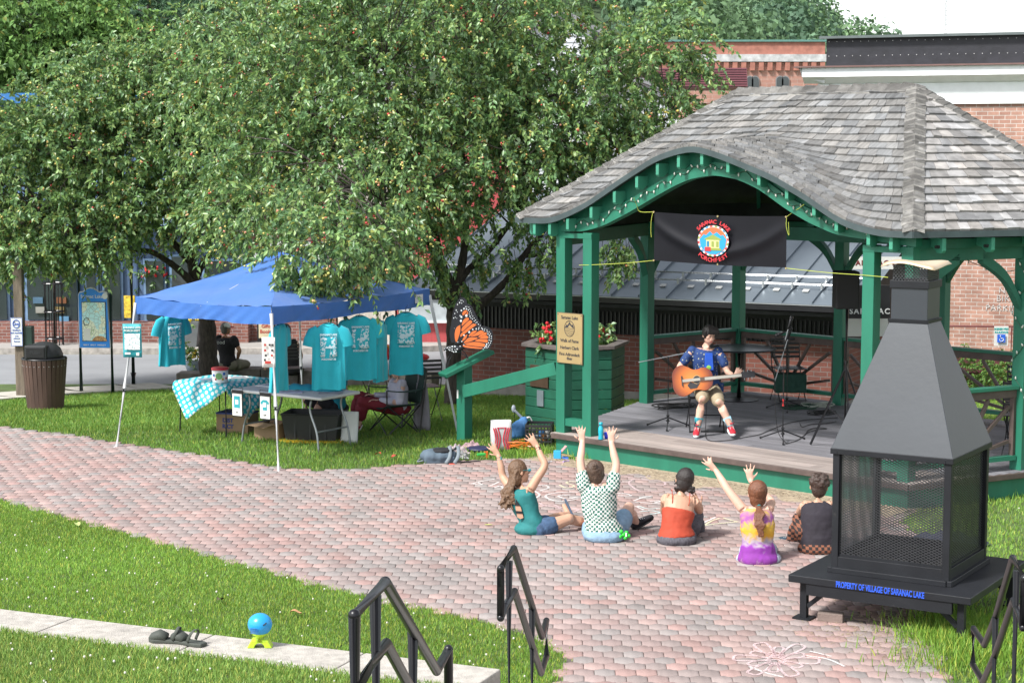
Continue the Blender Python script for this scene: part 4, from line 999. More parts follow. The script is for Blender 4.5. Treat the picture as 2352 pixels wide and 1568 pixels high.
# wooded hill
hl = MB(); hx_ = np.linspace(-75, 95, 35)
def hz(x, y):
    """height of the wooded hillside"""
    base = 34 - max(0, x - 8) * .62 + 2.0 * math.sin(x * .11); base = max(base, -1)
    return -1 + (base + 1) * min(1, max(0, (y - 110) / 120.)) ** .8
hl.grid(lambda a, v: (-95 + 190 * a, 105 + 175 * v, hz(-95 + 190 * a, 105 + 175 * v)), 40, 30)
hl.build('hill', mat('hill_ground', (.05, .08, .035), .95, var=.3), smooth=True, kind='structure')
Ps, Ds, Cs = [], [], []
hc = [(.11, .19, .11), (.13, .22, .115), (.09, .165, .10), (.15, .25, .12)]  # distance haze put into the crown colours as paler greens
for k in range(420):
    y = rnd.uniform(135, 255); x = rnd.uniform(-62, 48); z = hz(x, y)
    if z < 1 or x * FPX / y > 900: continue
    R = rnd.uniform(2.3, 4.2); n = int(420 * (R / 3) ** 2); d = nrm(RNG.normal(0, 1, (n, 3))); d[:, 2] = np.abs(d[:, 2]) * 1.3 - .25
    rr = R * (1 + .2 * np.sin(d[:, 0] * 5 + k) + RNG.normal(0, .08, n))
    Ps.append(np.array([x, y, z + 1.0]) + d * rr[:, None]); Ds.append(d); Cs.append(np.tile(np.array(hc[rnd.randrange(4)]) * rnd.uniform(.8, 1.2), (n, 1)))
P = np.concatenate(Ps); D = nrm(np.concatenate(Ds) + RNG.normal(0, .5, P.shape)); Cc = np.concatenate(Cs) * RNG.uniform(.7, 1.3, (len(P), 1))
s_ = nrm(np.cross(D, RNG.normal(0, 1, D.shape))); t_ = np.cross(D, s_); S_ = RNG.uniform(.15, .33, (len(P), 1))
V = np.stack([P + s_ * S_, P + t_ * S_ * .8, P - s_ * S_, P - t_ * S_ * .8], 1).reshape(-1, 3); Fq = np.arange(len(P) * 4).reshape(-1, 4)
np_mesh('forest', V, Fq, m_leaf_far, col=np.repeat(Cc, 4, 0), kind='stuff')
# radio mast on the skyline
mt = thing('radio_mast', 'thin pale lattice mast against the white sky', 'mast', aty(2171, 100, 120) - V3(0, 0, 8))
q = MB(); 
for a in range(3): q.tube([(.12 * math.cos(a * 2.1), .12 * math.sin(a * 2.1), 0), (.05 * math.cos(a * 2.1), .05 * math.sin(a * 2.1), 12)], .02, 4)
for i in range(40): q.beam((-.1, 0, i * .3), (.1, 0, i * .3 + .3), .02, .02)
q.build('lattice', mat('mast_grey', (.4, .4, .42), .6), mt)
# box hedge by the far railing
A, d = lobepts([(2215, 850, 30.5, .7, .4, .35), (2290, 852, 30.3, .7, .4, .3), (2350, 850, 30.0, .6, .4, .33)], 500, .5)
hb = thing('hedge', 'low yellow green hedge beyond the right hand railing of the stage', 'hedge', (0, 0, 0))
V, F3, c, _ = leaves(A, d, RNG.uniform(.08, .15, 500), RNG.uniform(.0, .05, 500), 14, .05, .03, G2, .1); np_mesh('foliage', V, F3, m_leaf_far, hb, col=c)
# ================================================================ BLUE CANOPY AND THE SHIRT STALL
m_canvas, t_, b_ = newmat('canopy_canvas'); N = t_.nodes; L = t_.links
tc = N.new('ShaderNodeTexCoord'); nz = N.new('ShaderNodeTexNoise'); nz.inputs['Scale'].default_value = 2.2; nz.inputs['Detail'].default_value = 6; L.new(tc.outputs['Object'], nz.inputs['Vector'])
cr_ = N.new('ShaderNodeMix'); cr_.data_type = 'RGBA'; L.new(nz.outputs[0], cr_.inputs[0]); cr_.inputs[6].default_value = (.025, .12, .42, 1); cr_.inputs[7].default_value = (.04, .17, .52, 1)
L.new(cr_.outputs[2], b_.inputs['Base Color']); b_.inputs['Roughness'].default_value = .6; b_.inputs['Sheen Weight'].default_value = .3
bp = N.new('ShaderNodeBump'); bp.inputs['Strength'].default_value = .35; bp.inputs['Distance'].default_value = .05; L.new(nz.outputs[0], bp.inputs['Height']); L.new(bp.outputs[0], b_.inputs['Normal'])
tl = N.new('ShaderNodeBsdfTranslucent'); L.new(cr_.outputs[2], tl.inputs['Color']); ms = N.new('ShaderNodeMixShader'); ms.inputs[0].default_value = .2
L.new(b_.outputs[0], ms.inputs[1]); L.new(tl.outputs[0], ms.inputs[2]); L.new(ms.outputs[0], N['Material Output'].inputs['Surface'])
m_legw = mat('canopy_leg_white', (.62, .63, .64), .4, var=.05)
cc0 = V3(-2.86, 23.48, 0)
feet = [V3(-2.72, 21.04, 0), V3(-.73, 24.2, -.014), V3(-2.99, 25.92, -.13), V3(-4.98, 22.76, 0)]
tops = [V3(-2.825, 21.38, 0), V3(-1.09, 24.1, 0), V3(-3.0, 25.6, 0), V3(-4.72, 22.86, 0)]
cn = thing('canopy', 'blue pop up canopy on slanting white legs over the shirt stall', 'canopy', cc0)
for f, t in zip(feet, tops):
    a = f - cc0; c = V3(t.x, t.y, 1.82) - cc0; k = a.lerp(c, .40)
    lg = MB(); lg.tube([a, k], .016, 6).tube([k, c], .022, 6); lo = lg.build('leg', m_legw, cn)
    MB().tube([k - V3(0, 0, .02), k + V3(0, 0, .02)], .030, 8).build('clamp', m_black, lo)
    MB().box(a + V3(0, 0, .006), (.07, .07, .012)).build('foot_plate', m_legw, lo)
pk = V3(-2.97, 23.5, 2.43) - cc0
for i in range(4):
    a = V3(tops[i].x, tops[i].y, 1.90) - cc0; c = V3(tops[(i + 1) % 4].x, tops[(i + 1) % 4].y, 1.90) - cc0
    def fn(u, v):
        p = a.lerp(c, u).lerp(pk, v); sag = math.sin(PI * u) * (1 - v) * .035 + math.sin(PI * v) * .05; wr = .010 * math.sin(u * 37 + v * 21) * (1 - v) + .008 * math.sin(u * 9 - v * 13 + i)
        return p - V3(0, 0, sag + wr)
    MB().grid(fn, 24, 14).build('canvas_panel', m_canvas, cn, smooth=True)
    d = (c - a).normalized(); n_ = Vector((d.y, -d.x, 0))
    def fv(u, v):
        p = a.lerp(c, u) - V3(0, 0, math.sin(PI * u) * .035 * (1 - v)); w_ = (.010 * math.sin(u * 31 + i) + .008 * math.sin(u * 67 + v * 9)) * math.sin(PI * u) ** .4
        return p - V3(0, 0, .22 * v - .01 * math.sin(u * 14) * v) + n_ * (w_ * (.3 + v) + .004)
    MB().grid(fv, 60, 6).build('valance', m_canvas, cn, smooth=True)
    MB().tube([a.lerp(V3(0, 0, 1.9), .06) - V3(0, 0, .14), c.lerp(V3(0, 0, 1.9), .06) - V3(0, 0, .14)], .013, 6).build('truss_bar', m_legw, cn)
    mid = a.lerp(c, .5) - V3(0, 0, .06); MB().tube([mid, pk - V3(0, 0, .12)], .012, 6).build('truss_bar', m_legw, cn)
def onleg(u, v): return None
q = aty(952, 695, 23.85) - cc0; dv = (tops[1] - tops[0]).normalized(); dn = Vector((dv.y, -dv.x, 0))
def patch_at(t, z): return V3(tops[0].x, tops[0].y, z) - cc0 + dv * (t * (tops[1] - tops[0]).length) + dn * .024
pa = patch_at(.915, 1.79)
MB().box(pa, (.17, .006, .11), rz=math.atan2(dv.y, dv.x)).build('maker_patch', m_white, cn)
MB().prism([(-.06, 0), (0, .035), (.06, 0), (.05, 0), (0, .025), (-.05, 0)], pa + dn * .006, dv, V3(0, 0, 1), -.002).build('patch_print', mat('patch_grey', (.2, .22, .24), .6), cn)
# posters taped to two legs
m_poster_t = mat('poster_teal', (.02, .30, .34), .6, var=.1)
m_print = mat('poster_print', (.58, .68, .68), .7, var=.6, scale=42)
m_paper = mat('paper_white', (.66, .66, .62), .7, var=.04)
m_ink = mat('dark_ink', (.03, .03, .035), .7)
def poster(label, u, v, y, w, h, m, parts):
    t = thing('poster', label, 'poster', aty(u, v, y))
    MB().grid(lambda a, b: ((a - .5) * w, .01 * math.sin(a * 4) + .006 * math.sin(b * 5), (b - .5) * h), 6, 6).build('sheet', m, t, smooth=True, solid=.002)
    for (x, z, a, b, mm) in parts: MB().box((x * w, -.012, z * h), (a * w, .003, b * h)).build('print', mm, t)
    return t
pt = poster('teal festival poster taped to the left canopy leg', 304, 782, 22.7, .235, .42, m_poster_t, [(0, -.03, .82, .48, m_print), (-.25, -.38, .3, .06, m_paper), (.28, -.40, .16, .09, m_paper)])
text('SARANAC LAKE', .030, (0, -.014, .165), (1, 0, 0), (0, 0, 1), m_paper, pt, bold=.001)
text('PORCH FEST', .036, (0, -.014, .125), (1, 0, 0), (0, 0, 1), m_paper, pt, bold=.001)
icons = [(x, z, .16, .07, m_ink if (i % 3) else mat('ink_red', (.4, .04, .03), .7)) for i, (x, z) in enumerate([(-.25, .25), (.1, .25), (.3, .25), (-.25, .07), (.28, .07), (-.2, -.1), (.25, -.1), (-.28, -.25)])] + [(-.05, -.33, .45, .09, mat('ink_red', (.4, .04, .03), .7))]
poster('white payment notice taped to the front canopy leg', 617, 809, 21.25, .155, .355, m_paper, icons)
# ---- t-shirts
m_teal = mat('teal_cotton', (.012, .37, .45), .85, var=.07, scale=4, sheen=.2)
m_shirtprint = mat('shirt_print', (.52, .66, .70), .8, var=.1)
m_tealp, t_, b_ = newmat('shirt_graphic'); N = t_.nodes; L = t_.links
tc = N.new('ShaderNodeTexCoord'); vz = N.new('ShaderNodeTexNoise'); vz.inputs['Scale'].default_value = 38; vz.inputs['Detail'].default_value = 2; L.new(tc.outputs['Object'], vz.inputs['Vector'])
th_ = N.new('ShaderNodeMapRange'); th_.inputs[1].default_value = .47; th_.inputs[2].default_value = .5; L.new(vz.outputs[0], th_.inputs[0])
mx = N.new('ShaderNodeMix'); mx.data_type = 'RGBA'; L.new(th_.outputs[0], mx.inputs[0]); mx.inputs[6].default_value = (.012, .37, .45, 1); mx.inputs[7].default_value = (.52, .66, .70, 1); L.new(mx.outputs[2], b_.inputs['Base Color']); b_.inputs['Roughness'].default_value = .8
def tshirt(label, u, v, y, hgt=.74, rz=.2, narrow=1., graphic=True, lean=0., seed=0):
    """v is the collar's height in the photo"""
    p = aty(u, v, y); t = thing('tshirt', label, 't-shirt', p, rz, 'turquoise festival shirts hanging from the canopy')
    b = MB(); R = []; n = 28
    zs = [(-hgt, .25, .045), (-hgt * .75, .245, .05), (-hgt * .5, .238, .05), (-.26, .235, .055), (-.18, .225, .055), (-.10, .205, .05), (-.05, .17, .045), (-.015, .12, .04), (0, .085, .035)]
    for z, rx, ry in zs:
        k = -z / hgt; R.append([V3(rx * narrow * math.cos(2 * PI * j / n), ry * math.sin(2 * PI * j / n) + k * .026 * math.sin(j * 1.9 + seed) + .012 * math.sin(j * .9 + k * 5 + seed) + lean * k, z + .008 * k * math.sin(j * .9 + seed)) for j in range(n)])
    b.rings(R, caps=False).build('body', m_teal, t, smooth=True)
    for s_ in (-1, 1):
        q = MB(); q.tube([(s_ * .15 * narrow, 0, -.05), (s_ * .215 * narrow, .0, -.10), (s_ * .265 * narrow, .005, -.19), (s_ * .285 * narrow, .008, -.27)], [.045, .075, .076, .078], 12, ry=[.03, .035, .035, .03], side=(0, 0, 1), caps=False); q.build('sleeve', m_teal, t, smooth=True)
    MB().tube([(-.08 * narrow, -.03, 0), (0, -.045, -.03), (.08 * narrow, -.03, 0), (0, .03, .005)], .007, 6, closed=True).build('collar', m_teal, t)
    MB().tube(bez([(-.17 * narrow, 0, -.045), (0, 0, .02), (.17 * narrow, 0, -.045)], 5), .005, 5).tube(bez([(0, 0, .02), (0, 0, .07), (.02, 0, .09), (.02, 0, .11)], 4), .003, 5).build('hanger', m_black, t)
    if graphic:
        gy = -.058
        MB().grid(lambda a, c: ((a - .5) * .24 * narrow, gy - .004 * math.cos((a - .5) * 2.2) + lean * (.12 + .25 * (1 - c)) / hgt, -.15 - .25 * (1 - c)), 6, 6).build('graphic', m_tealp, t, smooth=True, solid=.002)
        MB().prism([(-.055, 0), (-.03, .03), (-.01, .015), (.02, .045), (.055, 0)], V3(0, gy - .012, -.29), V3(narrow, 0, 0), V3(0, 0, 1), .002).build('graphic', m_shirtprint, t)
        text('SARANAC LAKE', .034, (0, gy - .01, -.125), (1, 0, 0), (0, 0, 1), m_shirtprint, t, bold=.0015, sx=narrow * 1.02)
        text('PORCHFEST XII', .030, (0, gy - .01 + lean * .6, -.425), (1, 0, 0), (0, 0, 1), m_shirtprint, t, bold=.0015, sx=narrow)
        MB().box((0, -.02 , -.02), (.03, .004, .035)).build('neck_label', m_black, t)
    return t
tshirt('turquoise shirt hanging alone under the left edge of the blue canopy', 395, 722, 23.5, .66, .75, .82, True, .01, 1)
tshirt('turquoise shirt seen edge on beside the front canopy leg', 643, 745, 21.75, .80, 1.25, .85, False, .03, 2)
tshirt('lowest hanging turquoise shirt, front view, left of the two overlapping ones', 754, 744, 22.1, .80, .12, .84, True, .02, 3)
tshirt('turquoise shirt half behind the lowest one, with white festival print', 826, 727, 22.9, .80, .22, .9, True, 0, 4)
tshirt('narrow turquoise shirt seen edge on between two front facing ones', 873, 738, 23.2, .76, 1.35, .8, False, 0, 5)
tshirt('rightmost turquoise shirt, hiding the head of the woman in the camp chair', 932, 719, 23.6, .80, .1, .9, True, 0, 6)

# ---- tables
m_ptop = mat('table_plastic', (.46, .47, .46), .5, var=.06)
m_gleg = mat('grey_steel', (.22, .24, .25), .4, metal=.5)
P1, P2, P3 = V3(-3.57, 23.08, 0), V3(-2.335, 22.24, 0), V3(-1.92, 22.87, 0)
ft = thing('folding_table', 'long pale grey plastic folding table with bent steel legs', 'table', (P1 + P3) / 2, math.atan2(P2.y - P1.y, P2.x - P1.x))
MB().box((0, 0, .685), (1.5, .76, .04)).build('tabletop', m_ptop, ft, bevel=.015)
for sx in (-1, 1):
    for sy in (-1, 1): MB().tube(bez([(sx * .52, sy * .30, .66), (sx * .50, sy * .30, .5), (sx * .60, sy * .30, .25), (sx * .64, sy * .31, 0.0)], 5), .014, 7).build('leg', m_gleg, ft, smooth=True)
    MB().tube([(sx * .60, -.3, .25), (sx * .60, .3, .25)], .011, 6).build('leg_brace', m_gleg, ft)
ct = thing('card_table', 'dark legged card table under the spotted turquoise cloth', 'table', (-3.85, 24.1, 0), math.atan2(-.4, .65))
MB().box((0, .0, .68), (.86, .86, .03)).build('tabletop', m_black, ct)
for sx in (-1, 1):
    for sy in (-1, 1): MB().tube([(sx * .38, sy * .38, .67), (sx * .40, sy * .40, -.0 if sy < 0 else -.03)], .012, 6).build('leg', m_black, ct)
m_dot, t_, b_ = newmat('spotted_cloth'); N = t_.nodes; L = t_.links
at = N.new('ShaderNodeAttribute'); at.attribute_name = 'tone'
vo = N.new('ShaderNodeTexVoronoi'); vo.voronoi_dimensions = '2D'; vo.inputs['Scale'].default_value = 13; vo.inputs['Randomness'].default_value = .12; L.new(at.outputs['Vector'], vo.inputs['Vector'])
th_ = N.new('ShaderNodeMapRange'); th_.inputs[1].default_value = .33; th_.inputs[2].default_value = .36; L.new(vo.outputs['Distance'], th_.inputs[0])
mx = N.new('ShaderNodeMix'); mx.data_type = 'RGBA'; L.new(th_.outputs[0], mx.inputs[0]); mx.inputs[6].default_value = (.55, .62, .60, 1); mx.inputs[7].default_value = (.01, .36, .42, 1); L.new(mx.outputs[2], b_.inputs['Base Color']); b_.inputs['Roughness'].default_value = .6
b = MB(); S_ = .70; nn = 30; uvs = []
def clothfn(u, v):
    a = (u - .5) * 2 * S_; c = (v - .5) * 2 * S_      # cloth coordinates, laid at an angle over the table
    x = (a * .80 - c * .60); y = (a * .60 + c * .80)
    h = .448; ox = max(0, abs(x) - h); oy = max(0, abs(y) - h); d_ = math.hypot(ox, oy)
    px = math.copysign(min(abs(x), h) + ox * .22, x); py_ = math.copysign(min(abs(y), h) + oy * .22, y)
    f_ = .02 * math.sin(a * 16 + c * 9) * min(1, d_ * 5)
    return (px + f_, py_ - f_, .699 - d_ * .9)
b.grid(clothfn, nn, nn); o = tag(b.build('tablecloth', m_dot, None, smooth=True, solid=.003), 'turquoise tablecloth with white spots draped over the card table', 'tablecloth')
o.location = ct.location; o.rotation_euler = ct.rotation_euler
settone(o, [(i / nn * 2 * S_ + 2, j / nn * 2 * S_ + 2, 0) for i in range(nn + 1) for j in range(nn + 1)])
def onft(x, y, z=.706): return ft.matrix_world @ Vector((x, y, z)) if False else ft.location + Matrix.Rotation(ft.rotation_euler.z, 3, 'Z') @ Vector((x, y, z))
def onct(x, y, z=.703): return ct.location + Matrix.Rotation(ct.rotation_euler.z, 3, 'Z') @ Vector((x, y, z))
# bucket
bk = thing('bucket', 'round white donation tub with red lid and coloured spots on the card table', 'bucket', aty(506, 884, 23.75))
bk.location.z = .704
MB().lathe((0, 0, 0), [(.095, 0), (.10, .01), (.108, .17)], 24).build('tub', m_white, bk, smooth=True)
MB().lathe((0, 0, .165), [(.114, 0), (.116, .025), (.10, .033), (.0, .034)], 24, caps=False).build('lid', mat('red_plastic', (.45, .02, .03), .4), bk, smooth=True)
for a, z, r, c in ((-1.57, .09, .045, (.15, .35, .12)), (-2.3, .10, .02, (.02, .12, .4)), (-.9, .12, .02, (.02, .12, .4)), (-2.0, .05, .014, (.45, .02, .03)), (-1.1, .05, .016, (.4, .3, .02)), (-.6, .06, .016, (.45, .03, .03))):
    R_ = .105; q = V3(R_ * math.cos(a), R_ * math.sin(a), z); MB().ell(q, (r, .006, r), R=Matrix.Rotation(a + PI / 2, 3, 'Z')).build('sticker', mat('sticker%d' % int(a * 10), c, .5), bk)
# folded shirts, papers, clipboards
fsh = MB()
def foldpile(label, x, y, w, d, h, rz):
    p = onft(x, y); t = thing('folded_shirt', label, 'folded shirt', p, ft.rotation_euler.z + rz)
    MB().grid(lambda a, c: ((a - .5) * w, (c - .5) * d, h * (1 - (2 * abs(a - .5)) ** 4) * (1 - (2 * abs(c - .5)) ** 4) + .008 * math.sin(a * 13 + c * 7)), 14, 10).build('cloth', mat('teal_dark', (.01, .22, .28), .85), t, smooth=True)
foldpile('rumpled dark teal shirt lying on the middle of the folding table', -.02, .12, .46, .3, .055, .2)
foldpile('folded teal shirt lying near the right end of the folding table', .36, .18, .40, .3, .05, -.15)
for k, (lab, x, y, w, d, m) in enumerate((('white leaflet with print on the folding table left end', -.52, .1, .3, .22, m_paper), ('blue grey leaflet behind the folding table shirts', -.2, -.08, .24, .2, mat('leaflet_blue', (.15, .25, .33), .6)), ('printed sheet at the right end of the folding table', .58, .0, .28, .2, mat('leaflet_grey', (.25, .26, .28), .6)), ('lilac sheet at the folding table edge', .12, -.22, .3, .16, mat('lilac', (.4, .4, .5), .6)))):
    t = thing('leaflet', lab, 'leaflet', onft(x, y), ft.rotation_euler.z + .2 * k); MB().box((0, 0, .004), (w, d, .006)).build('sheet', m, t); MB().box((0, .02, .0085), (w * .7, d * .4, .002)).build('print', mat('leaflet_print', (.2, .22, .26), .7, var=.5, scale=30), t)
for lab, x, y, m in (('dark framed leaflet on the spotted cloth', -.1, -.12, mat('leaflet_blue', (.15, .25, .33), .6)), ('pale leaflet on the far side of the spotted cloth', .1, .2, m_paper)):
    t = thing('leaflet', lab, 'leaflet', onct(x, y), .4); MB().box((0, 0, .004), (.3, .22, .006)).build('sheet', m, t); MB().box((0, 0, .009), (.2, .12, .002)).build('print', MATS['leaflet_print'], t)
# two price signs hung on the table edge
def pricesign(label, x, tee):
    p = onft(x, -.40, .70); t = thing('price_sign', label, 'sign', p, ft.rotation_euler.z)
    MB().box((0, 0, -.17), (.185, .012, .34)).build('frame', m_black, t, bevel=.004)
    MB().box((0, -.008, -.185), (.16, .004, .28)).build('sheet', m_paper, t)
    MB().tube([(-.09, .0, .0), (-.09, .0, .03), (.09, .0, .03), (.09, 0, .0)], .004, 5).build('hook', m_black, t)
    g_ = MB()
    if tee: g_.prism([(-.035, -.07), (.035, -.07), (.035, .02), (.06, .0), (.07, .03), (.03, .06), (-.03, .06), (-.07, .03), (-.06, .0), (-.035, .02)], (0, -.011, -.15), (1, 0, 0), (0, 0, 1), .002)
    else: g_.prism([(-.05, -.075), (.05, -.075), (.05, .075), (-.05, .075)], (0, -.011, -.15), (1, 0, 0), (0, 0, 1), .002)
    g_.build('picture', m_poster_t, t); MB().box((0, -.0145, -.15), (.05, .002, .06)).build('picture', m_print, t)
    text('$20' if tee else '$5', .032, (0, -.012, -.28), (1, 0, 0), (0, 0, 1), m_ink, t)
pricesign('framed price sign with a teal poster picture hanging from the table edge', -.62, False)
pricesign('framed price sign with a teal shirt picture hanging from the table edge', -.15, True)
# boxes and crates under the tables
m_card = mat('cardboard', (.27, .18, .105), .85, var=.1, scale=5)
c1 = thing('cardboard_box', 'closed brown carton with blue lettering under the tables', 'box', atz(541, 996, 0) + V3(0, .2, 0), -.30)
MB().box((0, 0, .135), (.46, .34, .27)).build('box', m_card, c1, bevel=.004)
text('DIST', .075, (-.06, -.172, .17), (1, 0, 0), (0, 0, 1), mat('box_blue', (.03, .05, .2), .7), c1, bold=.003); text('RICT', .075, (-.06, -.172, .09), (1, 0, 0), (0, 0, 1), MATS['box_blue'], c1, bold=.003)
MB().box((0, 0, .262), (.468, .346, .022)).build('tape', mat('box_blue', (.03, .05, .2), .7), c1)
c2 = thing('cardboard_box', 'open brown carton with a flap hanging out beside the black tub', 'box', atz(628, 1012, 0) + V3(-.02, .2, 0), -.55)
b = MB(); w_, d_, h_ = .40, .30, .22
for s_ in (-1, 1): b.box((s_ * w_ / 2, 0, h_ / 2), (.006, d_, h_)); b.box((0, s_ * d_ / 2, h_ / 2), (w_, .006, h_))
b.box((0, 0, .004), (w_, d_, .006)); b.build('box', m_card, c2)
MB().beam((0, -d_ / 2, h_), (-.05, -d_ / 2 - .16, h_ - .03), w_ * .95, .005).build('flap', m_card, c2); MB().beam((w_ / 2, 0, h_), (w_ / 2 + .12, 0, h_ + .04), d_ * .95, .005).build('flap', m_card, c2)
MB().beam((-w_ / 2, 0, h_), (-w_ / 2 - .14, -.02, h_ - .05), d_ * .95, .005).build('flap', m_card, c2)
tb_ = thing('storage_tub', 'large open black plastic tub standing on its yellow lid', 'tub', atz(718, 1018, 0) + V3(0, .28, .03), -.17)
m_tub = mat('black_plastic', (.02, .021, .023), .5, var=.1)
def openbox(b, w0, d0, w1, d1, h, th=.008):
    for s_ in (-1, 1):
        for (A_, B_, C_, D_) in (((s_ * w0, -d0, 0), (s_ * w0, d0, 0), (s_ * w1, d1, h), (s_ * w1, -d1, h)), ((-w0, s_ * d0, 0), (w0, s_ * d0, 0), (w1, s_ * d1, h), (-w1, s_ * d1, h))):
            vs = [Vector(q) / 1 for q in (A_, B_, C_, D_)]; b.add(vs, [(0, 1, 2, 3)])
    b.add([(-w0, -d0, .002), (w0, -d0, .002), (w0, d0, .002), (-w0, d0, .002)], [(0, 1, 2, 3)])
b = MB(); openbox(b, .33, .20, .375, .24, .33); b.build('tub', m_tub, tb_, solid=.006)
MB().tube([(-.38, -.245, .33), (.38, -.245, .33), (.38, .245, .33), (-.38, .245, .33)], .012, 6, closed=True).build('rim', m_tub, tb_)
for x in (-.2, 0, .2): MB().box((x, -.222, .15), (.02, .012, .26)).build('rib', m_tub, tb_)
yl = thing('tub_lid', 'yellow lid with scalloped edge under the black tub', 'lid', tb_.location - V3(0, 0, .028), -.17)
b = MB(); k = 44; out = []
for i in range(k):
    a = 2 * PI * i / k; x = .42 * max(-1, min(1, 1.25 * math.cos(a))); y = .29 * max(-1, min(1, 1.25 * math.sin(a))); out.append((x * (1 + .02 * (i % 2)), y * (1 + .03 * (i % 2))))
b.prism(out, (0, 0, 0), (1, 0, 0), (0, 1, 0), .026).build('lid', mat('yellow_plastic', (.55, .36, .015), .5), yl)
wb = thing('shopping_bag', 'flat white bag leaning under the right end of the folding table', 'bag', atz(800, 1020, 0) + V3(0, .1, 0), -.3)
MB().grid(lambda a, c: ((a - .5) * (.24 - .03 * c), .06 * c + .012 * math.sin(a * 5 + c * 4), c * .40), 8, 8).build('bag', mat('bag_white', (.5, .52, .5), .7, var=.08), wb, smooth=True, solid=.03)

# ---- chairs
def campchair(t):
    m = mat('camp_green', (.012, .035, .028), .8); k = m_black
    def tb(*p): MB().tube(p, .010, 6).build('tube', k, t)
    W, D = .27, .24
    for s_ in (-1, 1):
        tb((s_ * W, -D, 0), (-s_ * W * .0 + s_ * W, D, .40)); tb((s_ * W, D, 0), (s_ * W, -D, .40)); tb((s_ * W, -D, .40), (s_ * W, -D, .60)); tb((s_ * W, D, .0), (s_ * (W + .02), D + .10, .86))
        MB().grid(lambda a, c: (s_ * (W + .0) + (c - .5) * .08, -D + a * (2 * D + .06), .60 - .03 * math.sin(PI * a)), 6, 2).build('armrest', m, t, smooth=True, solid=.01)
    tb((-W, -D, 0), (W, -D, .38)); tb((W, -D, 0), (-W, -D, .38)); tb((-W, D, 0), (W, D, .38)); tb((W, D, 0), (-W, D, .38))
    MB().grid(lambda a, c: ((a - .5) * 2 * W, -D + c * 2 * D, .40 - .07 * math.sin(PI * a) * (1 - .3 * c)), 10, 8).build('seat', m, t, smooth=True, solid=.01)
    MB().grid(lambda a, c: ((a - .5) * 2 * W, D + .10 * c + .05 * math.sin(PI * a), .38 + .48 * c), 10, 6).build('backrest', m, t, smooth=True, solid=.01)
    return t
cw = atz(905, 995, 0) + V3(.0, .1, 0)
campchair(thing('camp_chair', 'folding green camp chair with crossed black legs, the woman sits in it', 'chair', cw, math.radians(-60)))
def bistro(label, p, rz, group='metal bistro chairs', seat=True):
    t = thing('bistro_chair', label, 'chair', p, rz, group); k = m_black
    for s_ in (-1, 1):
        MB().tube(bez([(s_ * .2, .22, 0), (s_ * .2, -.16, .46)], 2), .008, 6).build('leg', k, t); MB().tube(bez([(s_ * .18, -.22, 0), (s_ * .19, .05, .32), (s_ * .2, .17, .5), (s_ * .2, .22, .86)], 5), .008, 6).build('leg', k, t)
    for z in (.60, .66, .72, .78, .84): MB().box((0, .19 + (z - .6) * .12, z), (.40, .01, .032)).build('back_slat', k, t)
    for i in range(6): MB().box((0, -.17 + i * .065, .465), (.42, .045, .012)).build('seat_slat', k, t)
    MB().tube([(-.2, -.20, .04), (.2, -.20, .04)], .007, 5).build('stretcher', k, t)
    return t
bistro('slatted black metal chair on the grass beside the right canopy leg', atz(972, 965, 0) + V3(0, .1, 0), math.radians(200))
bistro('slatted black metal chair behind the turquoise shirts under the canopy', grd(870, 940), math.radians(160))
bistro('slatted black metal chair beside the woman in the black top', grd(668, 905), math.radians(20))
# grey tote bag over the camp chair back
gb = thing('tote_bag', 'grey cloth tote bag hanging behind the camp chair', 'bag', cw + V3(.36, .12, .0), -.5)
MB().grid(lambda a, c: ((a - .5) * (.26 - .1 * c * c), .02 * math.sin(a * 6), .02 + .62 * c), 8, 10).build('bag', mat('grey_canvas', (.22, .21, .23), .9), gb, smooth=True, solid=.05)
MB().tube(bez([(-.06, 0, .6), (-.03, 0, .85), (.05, 0, .6)], 5), .012, 5).build('strap', MATS['grey_canvas'], gb)
# red and yellow kite bag behind the shirts
kb = thing('toy_pouch', 'small red and orange nylon bundle on the stone wall behind the stall', 'bundle', grd(888, 862) + V3(0, .3, .30))
MB().ell((0, 0, .13), (.12, .1, .16)).build('bundle', mat('red_nylon', (.5, .03, .03), .5), kb, smooth=True); MB().tube(bez([(-.1, -.06, .05), (0, -.09, .27), (.1, -.06, .08)], 5), .02, 6).build('trim', mat('orange_nylon', (.6, .25, .02), .5), kb)
kb = thing('toy_pouch', 'red checked bundle on the wall behind the bistro chair', 'bundle', grd(962, 868) + V3(0, .3, .34))
MB().ell((0, 0, .04), (.2, .1, .08)).build('bundle', mat('red_nylon', (.5, .03, .03), .5, var=.7, scale=30), kb, smooth=True)
